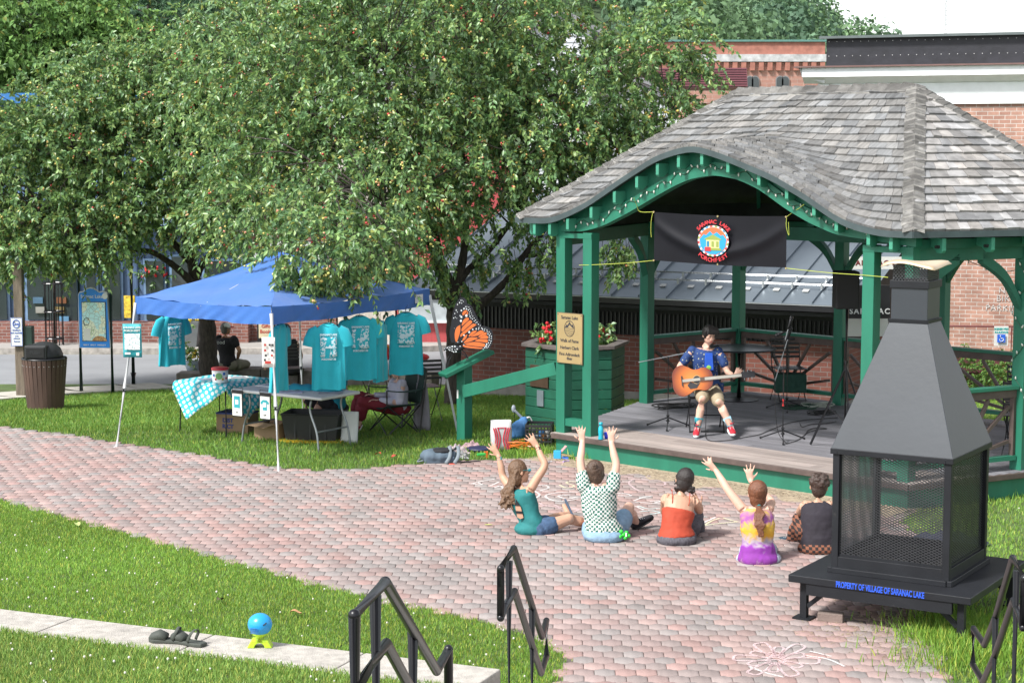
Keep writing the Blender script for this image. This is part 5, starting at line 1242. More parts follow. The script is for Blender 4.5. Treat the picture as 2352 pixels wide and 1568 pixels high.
# ================================================================ FIRE PIT
m_fp = mat('stove_black', (.014, .015, .018), .5, var=.22, scale=3, bump=.12, bscale=50, spec=.25, dirt=((.055, .052, .05), .64), dscale=4)
m_hood = mat('hood_black', (.033, .038, .045), .42, var=.10, scale=2, bump=.05, bscale=20, spec=.4)
fp = thing('fire_pit', 'big black steel outdoor fireplace with mesh sides and tapering hood', 'fireplace', (3.215, 14.52, 0), math.atan2(-.522, .853))
D_ = .74; ZD = .38
MB().box((0, 0, ZD - .03), (2 * D_, 2 * D_, .06)).build('deck', m_fp, fp, bevel=.006)
MB().box((0, -D_ + .03, ZD - .10), (2 * D_ - .3, .04, .10)).build('under_beam', m_fp, fp)
MB().box((0, D_ - .05, ZD - .10), (2 * D_ - .3, .04, .10)).build('under_beam', m_fp, fp)
for sx in (-1, 1):
    for sy in (-1, 1):
        x, y = sx * (D_ - .10), sy * (D_ - .10)
        b = MB(); b.box((x, y, ZD / 2 - .03), (.055, .055, ZD - .06)); b.box((x, y, .022), (.15, .13, .014)); lo = b.build('leg', m_fp, fp)
        MB().beam((x - sx * .03, y, .12), (x - sx * .26, y, ZD - .06), .035, .035).build('leg_brace', m_fp, lo)
hb_ = .48
b = MB()
for sx in (-1, 1): b.box((sx * (hb_ - .012), 0, ZD + .065), (.024, 2 * hb_, .13)); b.box((0, sx * (hb_ - .012), ZD + .065), (2 * hb_ - .05, .024, .13))
b.build('firebox_skirt', m_fp, fp, bevel=.003)
for sx in (-1, 1):
    MB().beam((sx * (hb_ + .01), -hb_ - .02, ZD + .022), (sx * (hb_ + .01), hb_ + .02, ZD + .022), .04, .045).build('base_angle', m_fp, fp, bevel=.004)
    MB().beam((-hb_ + .012, sx * (hb_ + .01), ZD + .022), (hb_ - .012, sx * (hb_ + .01), ZD + .022), .04, .045).build('base_angle', m_fp, fp, bevel=.004)
    for sy in (-1, 1): MB().box((sx * (hb_ - .025), sy * (hb_ - .025), ZD + .51), (.056, .056, .95)).build('corner_post', m_fp, fp, bevel=.004)
ZT = 1.36
b = MB()
for sx in (-1, 1): b.box((sx * (hb_ - .01), 0, ZT), (.06, 2 * hb_ + .04, .045)); b.box((0, sx * (hb_ - .01), ZT), (2 * hb_ - .08, .06, .045))
b.build('top_frame', m_fp, fp, bevel=.004)
mesh_m = mat('mesh_steel', (.06, .062, .068), .32, metal=.3, var=.1, spec=.6)
def mesh_panel(o, ax, w, z0, z1, px_=.044, pz_=.0215, th=.0042, n_=None):
    """expanded metal: two families of slanting strands, clipped to the opening"""
    o = Vector(o); ax = Vector(ax); b = MB(); sl_ = pz_ / px_; h = z1 - z0
    for s_ in (1, -1):
        k = -int(w * sl_ / pz_) - 1 if s_ > 0 else 0
        c = -w * sl_ if s_ > 0 else 0.
        while c < h + (0 if s_ > 0 else w * sl_):
            pts = []
            x0, x1 = 0., w
            zz0 = c + s_ * sl_ * x0; zz1 = c + s_ * sl_ * x1
            t0, t1 = 0., 1.
            for lim, sg in ((0, 1), (h, -1)):
                f0, f1 = (zz0 - lim) * sg, (zz1 - lim) * sg
                if f0 < 0 and f1 < 0: t0 = 2
                elif f0 < 0: t0 = max(t0, -f0 / (f1 - f0))
                elif f1 < 0: t1 = min(t1, f0 / (f0 - f1))
            if t0 < t1:
                p = o + ax * (w * t0) + V3(0, 0, z0 + zz0 + (zz1 - zz0) * t0); q = o + ax * (w * t1) + V3(0, 0, z0 + zz0 + (zz1 - zz0) * t1)
                b.beam(p, q, .006, th)
            c += pz_ if True else 0
    return b
w_ = 2 * hb_ - .10
for o, ax in (((-w_ / 2, -hb_ + .03, 0), (1, 0, 0)), ((w_ / 2, hb_ - .03, 0), (-1, 0, 0)), ((hb_ - .03, -w_ / 2, 0), (0, 1, 0)), ((-hb_ + .03, w_ / 2, 0), (0, -1, 0))):
    mesh_panel(o, ax, w_, ZD + .13, ZT - .01).build('mesh_panel', mesh_m, fp)
    MB().beam(Vector(o) + V3(0, 0, ZD + .135), Vector(o) + Vector(ax) * w_ + V3(0, 0, ZD + .135), .02, .03).build('panel_frame', m_fp, fp)
    for e in (0, w_): MB().beam(Vector(o) + Vector(ax) * e + V3(0, 0, ZD + .13), Vector(o) + Vector(ax) * e + V3(0, 0, ZT), .022, .022).build('panel_frame', m_fp, fp)
b = MB(); b.box((0, 0, ZD + .05), (.88, .88, .10)); b.build('hearth', mat('ash', (.09, .085, .08), .95, var=.5, scale=30, bump=1, bscale=60), fp)
b = MB()
for i in range(90): b.ell((rnd.gauss(.03, .15), rnd.gauss(0, .15), ZD + .105 + rnd.random() * .02), (rnd.uniform(.01, .035), rnd.uniform(.01, .03), rnd.uniform(.008, .02)), nu=6, nv=4)
b.build('charcoal', mat('charcoal', (.012, .012, .012), .9), fp, kind='stuff')
# grate
b = MB()
for i in range(9): b.beam((-.3, -.28 + i * .07, ZD + .13), (.3, -.28 + i * .07, ZD + .13), .012, .012)
b.build('grate', m_fp, fp)
zh0, zh1 = ZT + .024, 2.39; a0, a1 = hb_ + .015, .153
def sq(a, z): return [V3(-a, -a, z), V3(a, -a, z), V3(a, a, z), V3(-a, a, z)]
MB().rings([sq(a0 + .004, zh0 - .02), sq(a0, zh0), sq(a1, zh1)], caps=False).build('hood', m_hood, fp, bevel=.003)
MB().rings([sq(a1 + .012, zh1 - .012), sq(a1 + .014, zh1 + .012), sq(a1 + .002, zh1 + .014)], caps=True).build('neck_flange', m_fp, fp)
MB().rings([sq(a1 - .004, zh1), sq(a1 - .004, 2.665)]).build('chimney', m_hood, fp, bevel=.003)
MB().rings([sq(a1 + .008, 2.65), sq(a1 + .008, 2.71)]).build('collar', m_fp, fp, bevel=.003)
for o, ax in (((-.14, -.14, 0), (1, 0, 0)), ((.14, .14, 0), (-1, 0, 0)), ((.14, -.14, 0), (0, 1, 0)), ((-.14, .14, 0), (0, -1, 0))):
    mesh_panel(o, ax, .28, 2.71, 2.83, .026, .03, .004).build('spark_mesh', mesh_m, fp)
m_cap = mat('cap_copper', (.55, .42, .27), .35, metal=.35, var=.15, scale=3)
def capf(u, v):
    x = (u - .5) * .44; y = (v - .5) * .42; e = max(abs(x) / .22, abs(y) / .21)
    return (x, y, 2.865 - .012 * e ** 4 - .018 * (e > .93) + .014 * math.sin(u * 5 + v * 3) - .02 * (x / .22) ** 2)
MB().grid(capf, 18, 18).build('rain_cap', m_cap, fp, smooth=True, solid=.004)
text('PROPERTY OF VILLAGE OF SARANAC LAKE', .066, (.02, -D_ - .002, ZD - .03), (1, 0, 0), (0, 0, 1), mat('sign_blue', (.02, .09, .62), .5), fp, bold=.0018, sx=.56, th=.001)
bk_ = thing('brick', 'loose grey brown paving block on the ground under the fire pit deck', 'brick', atz(1908, 1428), -.3)
MB().box((0, 0, .045), (.2, .10, .07)).build('block', mat('block_grey', (.19, .145, .125), .9, var=.2, bump=.5), bk_, bevel=.006)
# straw and dust under the deck
b = MB()
for i in range(1300):
    x, y = rnd.gauss(3.1, .42), rnd.gauss(13.95, .42); a = rnd.uniform(0, PI); l = rnd.uniform(.01, .035)
    b.beam((x, y, .017), (x + l * math.cos(a), y + l * math.sin(a), .019), .002, .002)
b.build('straw', mat('straw', (.30, .25, .15), .9), kind='stuff')

# ================================================================ HANDRAILS
m_rail = mat('rail_black', (.009, .009, .011), .33, var=.2, spec=.38)
def rail(label, tops_, lows, posts, r=.019, loop=True):
    t = thing('handrail', label, 'handrail', (tops_[0].x, tops_[0].y, 0), group='black pipe handrails of the steps'); o = t.location
    b = MB()
    if loop: b.tube([p - o for p in tops_ + lows[::-1]], r, 12, closed=True)
    else:
        b.tube([tops_[0] - V3(0, 0, 1.6) - o] + [p - o for p in tops_] + [tops_[-1] - V3(0, 0, 1.0) - o], r, 12); b.tube([p - o for p in lows], r, 12)
    for p in tops_ + (lows if loop else []): b.ell(p - o, r * 1.02, nu=12, nv=8)
    b.build('rail', m_rail, t, smooth=True)
    for p in posts: MB().tube([p - o, V3(p.x, p.y, max(0, p.z - 1.35)) - o], r * 1.05, 12).build('post', m_rail, t, smooth=True)
    return t
T = [aty(1150, 1305, 8.87), aty(1180, 1259, 9.32), aty(1223, 1394, 10.0), aty(1244.5, 1461, 10.45), aty(1255, 1424, 10.84)]
Lw = [aty(1150, 1418, 8.87), aty(1161, 1391, 9.0), aty(1182, 1357, 9.30), aty(1223, 1484, 10.0), aty(1243, 1545, 10.45), aty(1255, 1506, 10.84)]
r2 = rail('black pipe handrail standing on the grass corner between lawn and paving, centre bottom', T, Lw, [aty(1169, 1288, 9.15), aty(1222, 1396, 10.0)])
dup(r2, r2.location + V3(2.59, 0, -.05), label='black pipe handrail in the bottom right corner beside the fire pit')
T = [aty(814, 1412, 5.3), aty(885, 1336, 5.8), aty(1003, 1540, 6.99), aty(1030, 1490, 7.3)]
Lw = [aty(822, 1575, 5.3), aty(887, 1477, 5.8), aty(1003, 1690, 6.99), aty(1030, 1632, 7.3)]
rail('nearest black pipe handrail at the bottom edge, in front of the concrete edging', T, Lw, [aty(862, 1366, 5.66), aty(948, 1450, 6.45)], loop=False)

# ================================================================ BANNER, PLAQUE, ROPES
m_vinyl = mat('banner_vinyl', (.006, .006, .009), .5, var=.1, spec=.22)
bn = thing('banner', 'black vinyl festival banner with round colourful emblem strung across the stage front', 'banner', (0, 0, 0), gaz.rotation_euler.z)
PB = -.0
bl0, bl1 = L2(atplane(1503, 487, PA, PE)), L2(atplane(1807, 498, PA, PE)); bb0, bb1 = L2(atplane(1503, 598, PA, PE)), L2(atplane(1807, 616, PA, PE))
bn.location = gW((bl0.x + bl1.x) / 2, .0, (bl0.z + bb0.z) / 2); bw = bl1.x - bl0.x; bh = bl0.z - bb0.z
def bfn(a, c):
    x = (a - .5) * bw; z = (.5 - c) * bh; fold = .035 * math.exp(-((c - .18 - .55 * math.sin(PI * a) ** .8) / .12) ** 2) * math.sin(PI * a) ** .3
    return (x, -fold + .012 * math.sin(a * 9) * c, z - (.012 * math.sin(PI * a) if c > .9 else .018 * math.sin(PI * a)))
MB().grid(bfn, 60, 30).build('vinyl', m_vinyl, bn, smooth=True)
lx = (onfront(1645, 552).x - (bl0.x + bl1.x) / 2); lz = onfront(1645, 553).z - (bl0.z + bb0.z) / 2; yb = -.055
def disc(r, m, dy, c=(0, 0), a0=0, a1=2 * PI, r0=0, n=28):
    pts = [(c[0] + r * KX * math.cos(a0 + (a1 - a0) * i / n), c[1] + r * math.sin(a0 + (a1 - a0) * i / n)) for i in range(n + (0 if a1 - a0 > 6.2 else 1))]
    if r0: pts += [(c[0] + r0 * KX * math.cos(a1 + (a0 - a1) * i / n), c[1] + r0 * math.sin(a1 + (a0 - a1) * i / n)) for i in range(n + 1)]
    MB().prism(pts, V3(lx, yb - dy, lz), V3(1, 0, 0), V3(0, 0, 1), .002).build('emblem', m, bn)
cE = {k: mat('emblem_' + k, c, .5, var=.03) for k, c in dict(white=(.6, .6, .56), blue=(.02, .27, .50), deep=(.03, .17, .30), orange=(.60, .13, .05), red=(.50, .03, .04), cream=(.55, .50, .22), olive=(.22, .28, .06)).items()}
RE = .175; KX = 1.25
disc(RE, cE['white'], 0)
for i in range(20): disc(RE * .99, cE[('red', 'blue', 'deep', 'red', 'olive')[i % 5]], .0015, a0=i * .314 + .05, a1=i * .314 + .22, r0=RE * .9, n=3)
disc(RE * .88, cE['orange'], .003)
def epoly(pts, m, dy): MB().prism([(x * RE * KX, z * RE) for x, z in pts], V3(lx, yb - dy, lz), V3(1, 0, 0), V3(0, 0, 1), .002).build('emblem', m, bn)
epoly([(-.86, .1), (-.6, .42), (-.45, .36), (-.2, .62), (.0, .42), (.25, .58), (.5, .36), (.65, .42), (.86, .12), (.8, -.35), (.55, -.68), (.2, -.85), (-.2, -.85), (-.55, -.68), (-.8, -.35)], cE['blue'], .005)
epoly([(-.55, .12), (0, .42), (.55, .12), (.5, .06), (-.5, .06)], cE['olive'], .007)
epoly([(-.42, .06), (.42, .06), (.42, -.45), (-.42, -.45)], cE['cream'], .007)
for x in (-.3, 0, .3): epoly([(x - .08, -.02), (x + .08, -.02), (x + .08, -.38), (x - .08, -.38)], cE['deep'] if x < 0 else cE['olive'], .009)
epoly([(-.5, -.45), (.5, -.45), (.6, -.6), (-.4, -.62)], cE['olive'], .009)
epoly([(-.5, -.4), (-.12, -.4), (-.1, -.66), (-.5, -.66)], cE['red'], .011)
def arctext(s, r, a0, da, size, top=True):
    for i, ch in enumerate(s):
        if ch == ' ': continue
        a = a0 + da * (i - (len(s) - 1) / 2); c, s_ = math.cos(a), math.sin(a)
        ax = (s_, 0, -c) if top else (-s_, 0, c); ay = (c, 0, s_) if top else (-c, 0, -s_)
        text(ch, size, V3(lx + r * c * KX, yb - .002, lz + r * s_), ax, ay, cE['red'], bn, bold=.0015, sx=1.15)
arctext('SARANAC LAKE', RE * 1.22, PI / 2, -.165, .062); arctext('PORCHFEST', RE * 1.24, -PI / 2, .185, .064, False)
for u, v in ((1503, 487), (1807, 498), (1503, 598), (1807, 616), (1650, 497), (1650, 607)):
    q = L2(atplane(u, v, PA, PE)); q = V3(q.x - (bl0.x + bl1.x) / 2, -.014, q.z - (bl0.z + bb0.z) / 2)
    MB().tube([q + V3(0, -.004, 0), q + V3(0, .004, 0)], .011, 10).build('grommet', mat('brass', (.45, .36, .18), .4, metal=.6), bn)
m_rope = mat('yellow_rope', (.42, .48, .07), .7)
def rope(label, pts, r=.0035):
    t = thing('rope', label, 'rope', pts[0]); MB().tube([p - Vector(pts[0]) for p in bez(pts, 6)], r, 5).build('cord', m_rope, t)
fr = lambda u, v, dy=0.: atplane(u, v, PA + PE * dy, PE)
rope('yellow cord tying the top left corner of the banner to the arch', [fr(1456, 455, -.2), fr(1462, 470, -.1), fr(1470, 486, -.05), fr(1503, 487)])
rope('loose yellow cord end dangling at the top left of the banner', [fr(1500, 487, -.01), fr(1496, 505, -.02), fr(1495, 530, -.02), fr(1496, 545, -.02)], .003)
rope('yellow cord tying the top right corner of the banner to the arch', [fr(1846, 470, -.2), fr(1836, 478, -.1), fr(1820, 488, -.05), fr(1807, 498)])
rope('yellow cord loop hanging from the top right corner of the banner', [fr(1807, 498, -.01), fr(1806, 520, -.02), fr(1812, 540, -.02), fr(1811, 510, -.02)], .003)
rope('yellow cord from the lower left banner corner round the left posts', [fr(1503, 598), fr(1440, 604), fr(1366, 608, -.06), fr(1330, 609, -.08)])
rope('yellow cord from the lower right banner corner to the right posts', [fr(1807, 616), fr(1900, 626), fr(1985, 632, -.08), fr(2040, 637, -.1)])
m_brass = mat('plaque_gold', (.42, .31, .15), .38, metal=.35, var=.08, scale=3)
pq = thing('plaque', 'gold walk of fame plaque screwed across the two left bandstand posts', 'plaque', gW(.175, -.085, 1.455), gaz.rotation_euler.z)
MB().box((0, 0, 0), (.42, .012, .62)).build('plate', mat('plate_edge', (.10, .07, .04), .5), pq, bevel=.003)
MB().box((0, -.008, 0), (.405, .006, .605)).build('face', m_brass, pq)
for s_, z, sz in (('Saranac Lake', .252, .056), ('Walk of Fame', -.03, .056), ('Herbert Clark', -.115, .056), ('First Adirondack', -.195, .053), ('46er', -.245, .053)):
    text(s_, sz, (0, -.012, z), (1, 0, 0), (0, 0, 1), m_ink, pq, bold=.0008, sx=.93)
b = MB(); b.tube([(.082 * math.cos(a), -.012, .12 + .095 * math.sin(a)) for a in np.linspace(0, 2 * PI, 29)[:-1]], .004, 5, closed=True)
b.prism([(-.075, .01), (-.045, .05), (-.03, .04), (0, .085), (.03, .045), (.05, .055), (.075, .01), (.05, .012), (.02, .035), (0, .05), (-.03, .012)], V3(0, -.0115, .12), V3(1, 0, 0), V3(0, 0, 1), .002)
for z, w in ((.005, .155), (-.015, .15), (-.035, .14), (-.055, .12), (-.075, .08)): b.tube(bez([(-w / 2, -.012, .12 + z), (-w / 6, -.012, .127 + z), (w / 6, -.012, .113 + z), (w / 2, -.012, .12 + z)], 3), .0022, 4)
b.build('emblem', m_ink, pq)
for sx in (-1, 1):
    for sz in (-1, 1): MB().ell((sx * .188, -.012, sz * .288), (.007, .004, .007), nu=8, nv=5).build('screw', m_ink, pq)

# ================================================================ BUTTERFLY
m_bb = mat('butterfly_black', (.010, .012, .017), .4, var=.1); m_bo = mat('butterfly_orange', (.66, .155, .035), .45, var=.08); m_bw = mat('butterfly_white', (.62, .66, .68), .5)
YB = 23.22; SB = YB / FPX / (7.84 * 1.0629)
org = aty((1000 + 1100 / 7.84) / 1.0629, (700 + 1180 / 7.84) / 1.0629, YB)
bf = thing('butterfly', 'large orange black and white metal monarch butterfly perched on the green sloping plank', 'butterfly', org)
def C(pts): return [((x - 1100) * SB, -(y - 1180) * SB) for x, y in pts]
def sh(name, pts, m, dy, smooth=True, th=.008):
    p = [(q.x, q.y) for q in bez([V3(a, b, 0) for a, b in C(pts)] + [V3(*C(pts)[0], 0)], 4)][:-1] if smooth else C(pts)
    return MB().prism(p, V3(0, -dy, 0), V3(1, 0, 0), V3(0, 0, 1), th).build(name, m, bf)
sh('rear_wing', [(800, 1075), (765, 900), (795, 700), (830, 480), (880, 320), (950, 215), (1010, 190), (1070, 220), (1100, 290), (1080, 420), (1000, 700), (900, 1000)], m_bb, 0)
sh('fore_wing', [(860, 1080), (850, 850), (880, 690), (950, 480), (1010, 360), (1080, 315), (1150, 325), (1200, 380), (1260, 500), (1330, 640), (1380, 740), (1300, 820), (1080, 950), (960, 1080)], m_bb, .012)
sh('hind_wing', [(1010, 1040), (1080, 900), (1180, 800), (1300, 750), (1420, 740), (1530, 780), (1590, 860), (1600, 980), (1570, 1110), (1500, 1190), (1350, 1190), (1180, 1185), (1050, 1150)], m_bb, .024)
for i, pts in enumerate(([(990, 325), (950, 345), (925, 400), (950, 405), (985, 350)], [(865, 680), (850, 710), (835, 775), (845, 775)])): sh('wing_cell', pts, m_bo, .0022 + .001, th=.004)
for pts in ([(1080, 435), (1030, 460), (1010, 510), (1030, 535), (1090, 475), (1100, 450)], [(1110, 455), (1100, 490), (1060, 530), (1110, 520), (1120, 480)],
            [(1130, 585), (1075, 590), (1020, 650), (1000, 740), (1060, 690), (1135, 620)], [(1190, 640), (1140, 640), (1010, 770), (1005, 850), (1100, 770), (1195, 680)],
            [(1285, 715), (1210, 700), (1090, 800), (985, 890), (975, 950), (1060, 890), (1200, 780)], [(970, 720), (900, 770), (865, 880), (870, 1000), (900, 1050), (940, 950), (972, 830)]):
    sh('wing_cell', pts, m_bo, .0165, th=.004)
for pts in ([(1290, 825), (1210, 840), (1150, 900), (1135, 945), (1200, 910), (1270, 860)], [(1430, 850), (1360, 825), (1250, 890), (1170, 940), (1300, 925), (1400, 880)], [(1475, 870), (1430, 865), (1340, 925), (1320, 960), (1400, 930), (1475, 900)],
            [(1505, 945), (1450, 915), (1340, 970), (1440, 985), (1500, 980)], [(1300, 960), (1150, 960), (1070, 1020), (1040, 1070), (1160, 1040), (1290, 985)], [(1490, 1000), (1330, 990), (1255, 1025), (1400, 1050), (1480, 1060), (1500, 1030)],
            [(1440, 1080), (1250, 1045), (1060, 1085), (1150, 1115), (1400, 1140), (1445, 1115)], [(1400, 1160), (1200, 1135), (1035, 1110), (1040, 1145), (1200, 1170), (1370, 1180)], [(1110, 900), (1060, 925), (1010, 1010), (1020, 1030), (1080, 980)]):
    sh('wing_cell', pts, m_bo, .0285, th=.004)
b = MB()
for x, y, r in [(985, 250, 15), (1008, 252, 12), (1035, 272, 12), (960, 295, 20), (1000, 303, 16), (918, 330, 18), (895, 440, 20), (915, 475, 14), (865, 505, 16), (875, 575, 14), (845, 590, 18), (905, 595, 12), (925, 600, 12), (895, 690, 14), (935, 665, 15), (858, 790, 12)]:
    p = C([(x, y)])[0]; b.ell((p[0], -.005, p[1]), (r * SB, .004, r * SB * 1.3), nu=8, nv=5)
for x, y, r in [(1075, 372, 10), (1100, 370, 9), (1137, 380, 9), (1045, 410, 18), (1092, 415, 15), (1128, 435, 13), (1157, 415, 9), (1170, 452, 9), (995, 445, 17), (1152, 475, 9), (1185, 490, 8), (1090, 545, 26), (995, 570, 22), (970, 545, 14), (1145, 515, 9), (1160, 555, 12), (1195, 525, 8), (1175, 585, 10), (1212, 557, 9), (1205, 608, 11), (1240, 592, 8), (1240, 650, 10), (1265, 630, 10), (1295, 670, 10), (1272, 682, 9), (1320, 710, 11), (1355, 735, 9), (985, 645, 24), (925, 1050, 10)]:
    p = C([(x, y)])[0]; b.ell((p[0], -.019, p[1]), (r * SB, .004, r * SB * 1.1), nu=8, nv=5)
for x, y, r in [(1330, 772, 11), (1385, 780, 12), (1445, 795, 10), (1280, 797, 15), (1212, 808, 16), (1145, 860, 22), (1325, 803, 12), (1400, 803, 13), (1433, 828, 11), (1485, 815, 10), (1490, 850, 11), (1527, 852, 10), (1505, 893, 13), (1550, 890, 11), (1532, 925, 13), (1570, 940, 11), (1527, 965, 11), (1567, 983, 11), (1527, 1012, 12), (1563, 1030, 12), (1512, 1067, 12), (1552, 1070, 11), (1478, 1093, 17), (1528, 1105, 11), (1465, 1130, 16), (1510, 1138, 11), (1443, 1157, 13), (1484, 1160, 11), (1412, 1185, 9), (1045, 920, 16), (1002, 1040, 12), (1040, 1105, 11)]:
    p = C([(x, y)])[0]; b.ell((p[0], -.031, p[1]), (r * SB, .004, r * SB * 1.1), nu=8, nv=5)
b.build('wing_spots', m_bw, bf)
b = MB(); q = [C([(x, y)])[0] for x, y in ((655, 1200), (700, 1185), (760, 1170), (850, 1165), (930, 1190), (990, 1160), (1060, 1150))]
b.tube([(x, -.02, z) for x, z in q], [.012, .026, .03, .045, .045, .03, .018], 10, ry=[.01, .02, .02, .028, .028, .02, .012], side=(0, 0, 1)); b.build('body', m_bb, bf, smooth=True)
b = MB()
for x, y, r in [(670, 1180, 10), (690, 1215, 9), (725, 1160, 12), (745, 1190, 10), (775, 1165, 12), (770, 1205, 14), (820, 1135, 17), (870, 1135, 18), (815, 1185, 13), (845, 1240, 14), (870, 1195, 10), (912, 1185, 15), (890, 1235, 16), (815, 1220, 13), (970, 1130, 12)]:
    p = C([(x, y)])[0]; b.ell((p[0], -.048, p[1]), (r * SB, .005, r * SB), nu=8, nv=5)
b.build('body_spots', m_bw, bf)
for pts in ([(790, 1240), (720, 1380), (700, 1480), (690, 1560)], [(830, 1250), (760, 1400), (720, 1540)], [(930, 1230), (1040, 1290), (1110, 1360), (1075, 1410)], [(980, 1180), (1060, 1260), (1125, 1370), (1090, 1400)]):
    MB().tube([(x, -.02, z) for x, z in C(pts)], .006, 6).build('leg', m_bb, bf)

# ================================================================ PLANTER
pt_ = thing('planter', 'large green six sided wooden planter with dark rim behind the left posts', 'planter', (.88, 25.25, -.08), math.radians(12))
n6 = 6
def hexp(r, z): return [V3(r * math.cos(2 * PI * i / n6), r * math.sin(2 * PI * i / n6), z) for i in range(n6)]
b = MB()
for k in range(8):
    z0 = .02 + k * .135; b.rings([hexp(.70, z0), hexp(.71, z0 + .006), hexp(.71, z0 + .124), hexp(.70, z0 + .13)], caps=False)
b.build('boards', mat('planter_green', (.010, .095, .055), .55, var=.2, scale=4, bump=.2), pt_)
b = MB(); R0, R1 = hexp(.77, 1.11), hexp(.60, 1.11)
b.add(R0 + R1 + [q + V3(0, 0, .05) for q in R0 + R1], sum([[(i, (i + 1) % 6, 6 + (i + 1) % 6, 6 + i), (12 + i, 18 + i, 18 + (i + 1) % 6, 12 + (i + 1) % 6), (i, 12 + i, 12 + (i + 1) % 6, (i + 1) % 6), (6 + i, 6 + (i + 1) % 6, 18 + (i + 1) % 6, 18 + i)] for i in range(6)], []))
b.build('rim', mat('rim_brown', (.12, .10, .095), .5, var=.3), pt_, bevel=.006)
MB().rings([hexp(.62, 1.02), hexp(.62, 1.03)]).build('soil', mat('potting_soil', (.03, .022, .016), .95, var=.5, bump=1), pt_)
def facept(i, r, z, f=.5):
    a = 2 * PI * i / n6; c = 2 * PI * (i + 1) / n6; return V3(r * math.cos(a), r * math.sin(a), z).lerp(V3(r * math.cos(c), r * math.sin(c), z), f)
fi_ = 3
fd_ = (facept(fi_, 1, 0, 1) - facept(fi_, 1, 0, 0)).normalized(); an = math.atan2(fd_.y, fd_.x)
MB().box(facept(fi_, .725, .72, .42), (.36, .02, .30), rz=an).build('bronze_plate', mat('bronze', (.09, .055, .035), .45, metal=.4), pt_, bevel=.004)
MB().box(facept(fi_, .725, .42, .45), (.13, .012, .22), rz=an).build('silver_plate', mat('silver', (.25, .3, .33), .4, metal=.5), pt_)
def flowers(name, label, loc, R, nleaf, nfl, colf, r_f=.035, cols=G1, cat='flowers', L_=.08):
    t = thing(name, label, cat, loc)
    A = RNG.normal(0, 1, (nleaf, 3)) * np.array(R) * .5; d = nrm(A + RNG.normal(0, .3, A.shape) * np.array(R) + np.array([0, 0, .1]))
    V, F3, c, P = leaves(A, d, np.full(nleaf, R[0] * .5), np.full(nleaf, .03), 8, L_, L_ * .6, cols, .03); np_mesh('foliage', V, F3, m_leaf, t, col=c)
    b = MB()
    for i in range(nfl):
        q = nrm(RNG.normal(0, 1, 3)[None])[0]; q[2] = abs(q[2]) * 1.1 - .25; q[1] = -abs(q[1]); p = q * np.array(R) * RNG.uniform(.8, 1.1)
        for k in range(4): b.ell(p + RNG.normal(0, r_f * .5, 3), (r_f * .7, r_f * .5, r_f * .7), nu=6, nv=4)
    b.build('blossoms', mat('blossom_' + str(int(colf[0] * 100)) + str(int(colf[1] * 100)), colf, .6, var=.25, scale=40), t, smooth=True)
    return t
RED = (.55, .012, .02)
flowers('begonia', 'red begonia with dark leaves at the left of the green planter', aty(1262, 775, 25.0), (.17, .16, .19), 45, 5, RED)
flowers('begonia', 'red flowers in the green planter seen right of the posts', aty(1378, 768, 25.3), (.13, .15, .1), 30, 5, RED)
flowers('begonia', 'small red flowers at the back rim of the green planter', aty(1400, 790, 25.5), (.12, .1, .05), 14, 4, RED)
# ================================================================ PEOPLE
def skin(n, c): return mat('skin_' + n, c, .5, var=.05, scale=10, spec=.35)
sk_pale, sk_tan, sk_mid = skin('pale', (.60, .37, .28)), skin('tan', (.48, .28, .19)), skin('mid', (.42, .22, .14))
def crop(ox, oy, sc): return lambda x, y, Y: aty((ox + x / sc) / 1.0629, (oy + y / sc) / 1.0629, Y)
def ring(c, s, ax, rx, ry, n=20):
    s = (s - ax * s.dot(ax)).normalized(); f = ax.cross(s)
    return [c + s * math.cos(2 * PI * i / n) * rx + f * math.sin(2 * PI * i / n) * ry for i in range(n)]
def loft(b, st, n=20):
    """stations: (centre, side vector, rx, ry)"""
    R = []
    for i, (c, s, rx, ry) in enumerate(st):
        ax = (st[min(i + 1, len(st) - 1)][0] - st[max(i - 1, 0)][0]).normalized(); R.append(ring(c, s, ax, rx, ry, n))
    b.rings(R)
def torso(b, J, g=0., top=True, low=True, k=1.):
    s1 = (J['shR'] - J['shL']).normalized(); s0 = (J['hipR'] - J['hipL']).normalized(); P, W, Cc, Nn = J['pel'], J['wai'], J['che'], J['neck']
    up = (W - P).normalized(); mid = (J['shL'] + J['shR']) / 2
    st = []
    if low: st += [(P - up * .085, s0, .12 * k + g, .09 * k + g), (P, s0, .162 * k + g, .118 * k + g)]
    st += [(P.lerp(W, .5), (s0 * .7 + s1 * .3), .152 * k + g, .11 * k + g), (W, (s0 + s1) / 2, .132 * k + g, .095 * k + g), (W.lerp(Cc, .55), s1, .142 * k + g, .10 * k + g), (Cc, s1, .152 * k + g, .105 * k + g)]
    if top: st += [(mid.lerp(Cc, .25), s1, .148 * k + g, .09 * k + g), (mid + (Nn - mid) * .35, s1, .10 * k + g, .065 * k + g)]
    loft(b, st)
def limb(b, a, c, r0, r1, m=None, rm=None, n=12):
    mid = a.lerp(c, .4) if m is None else m; b.tube([a, mid, c], [r0, rm or (r0 * .62 + r1 * .42), r1], n); b.ell(a, r0 * .99, nu=10, nv=8); b.ell(c, r1 * .99, nu=10, nv=8)
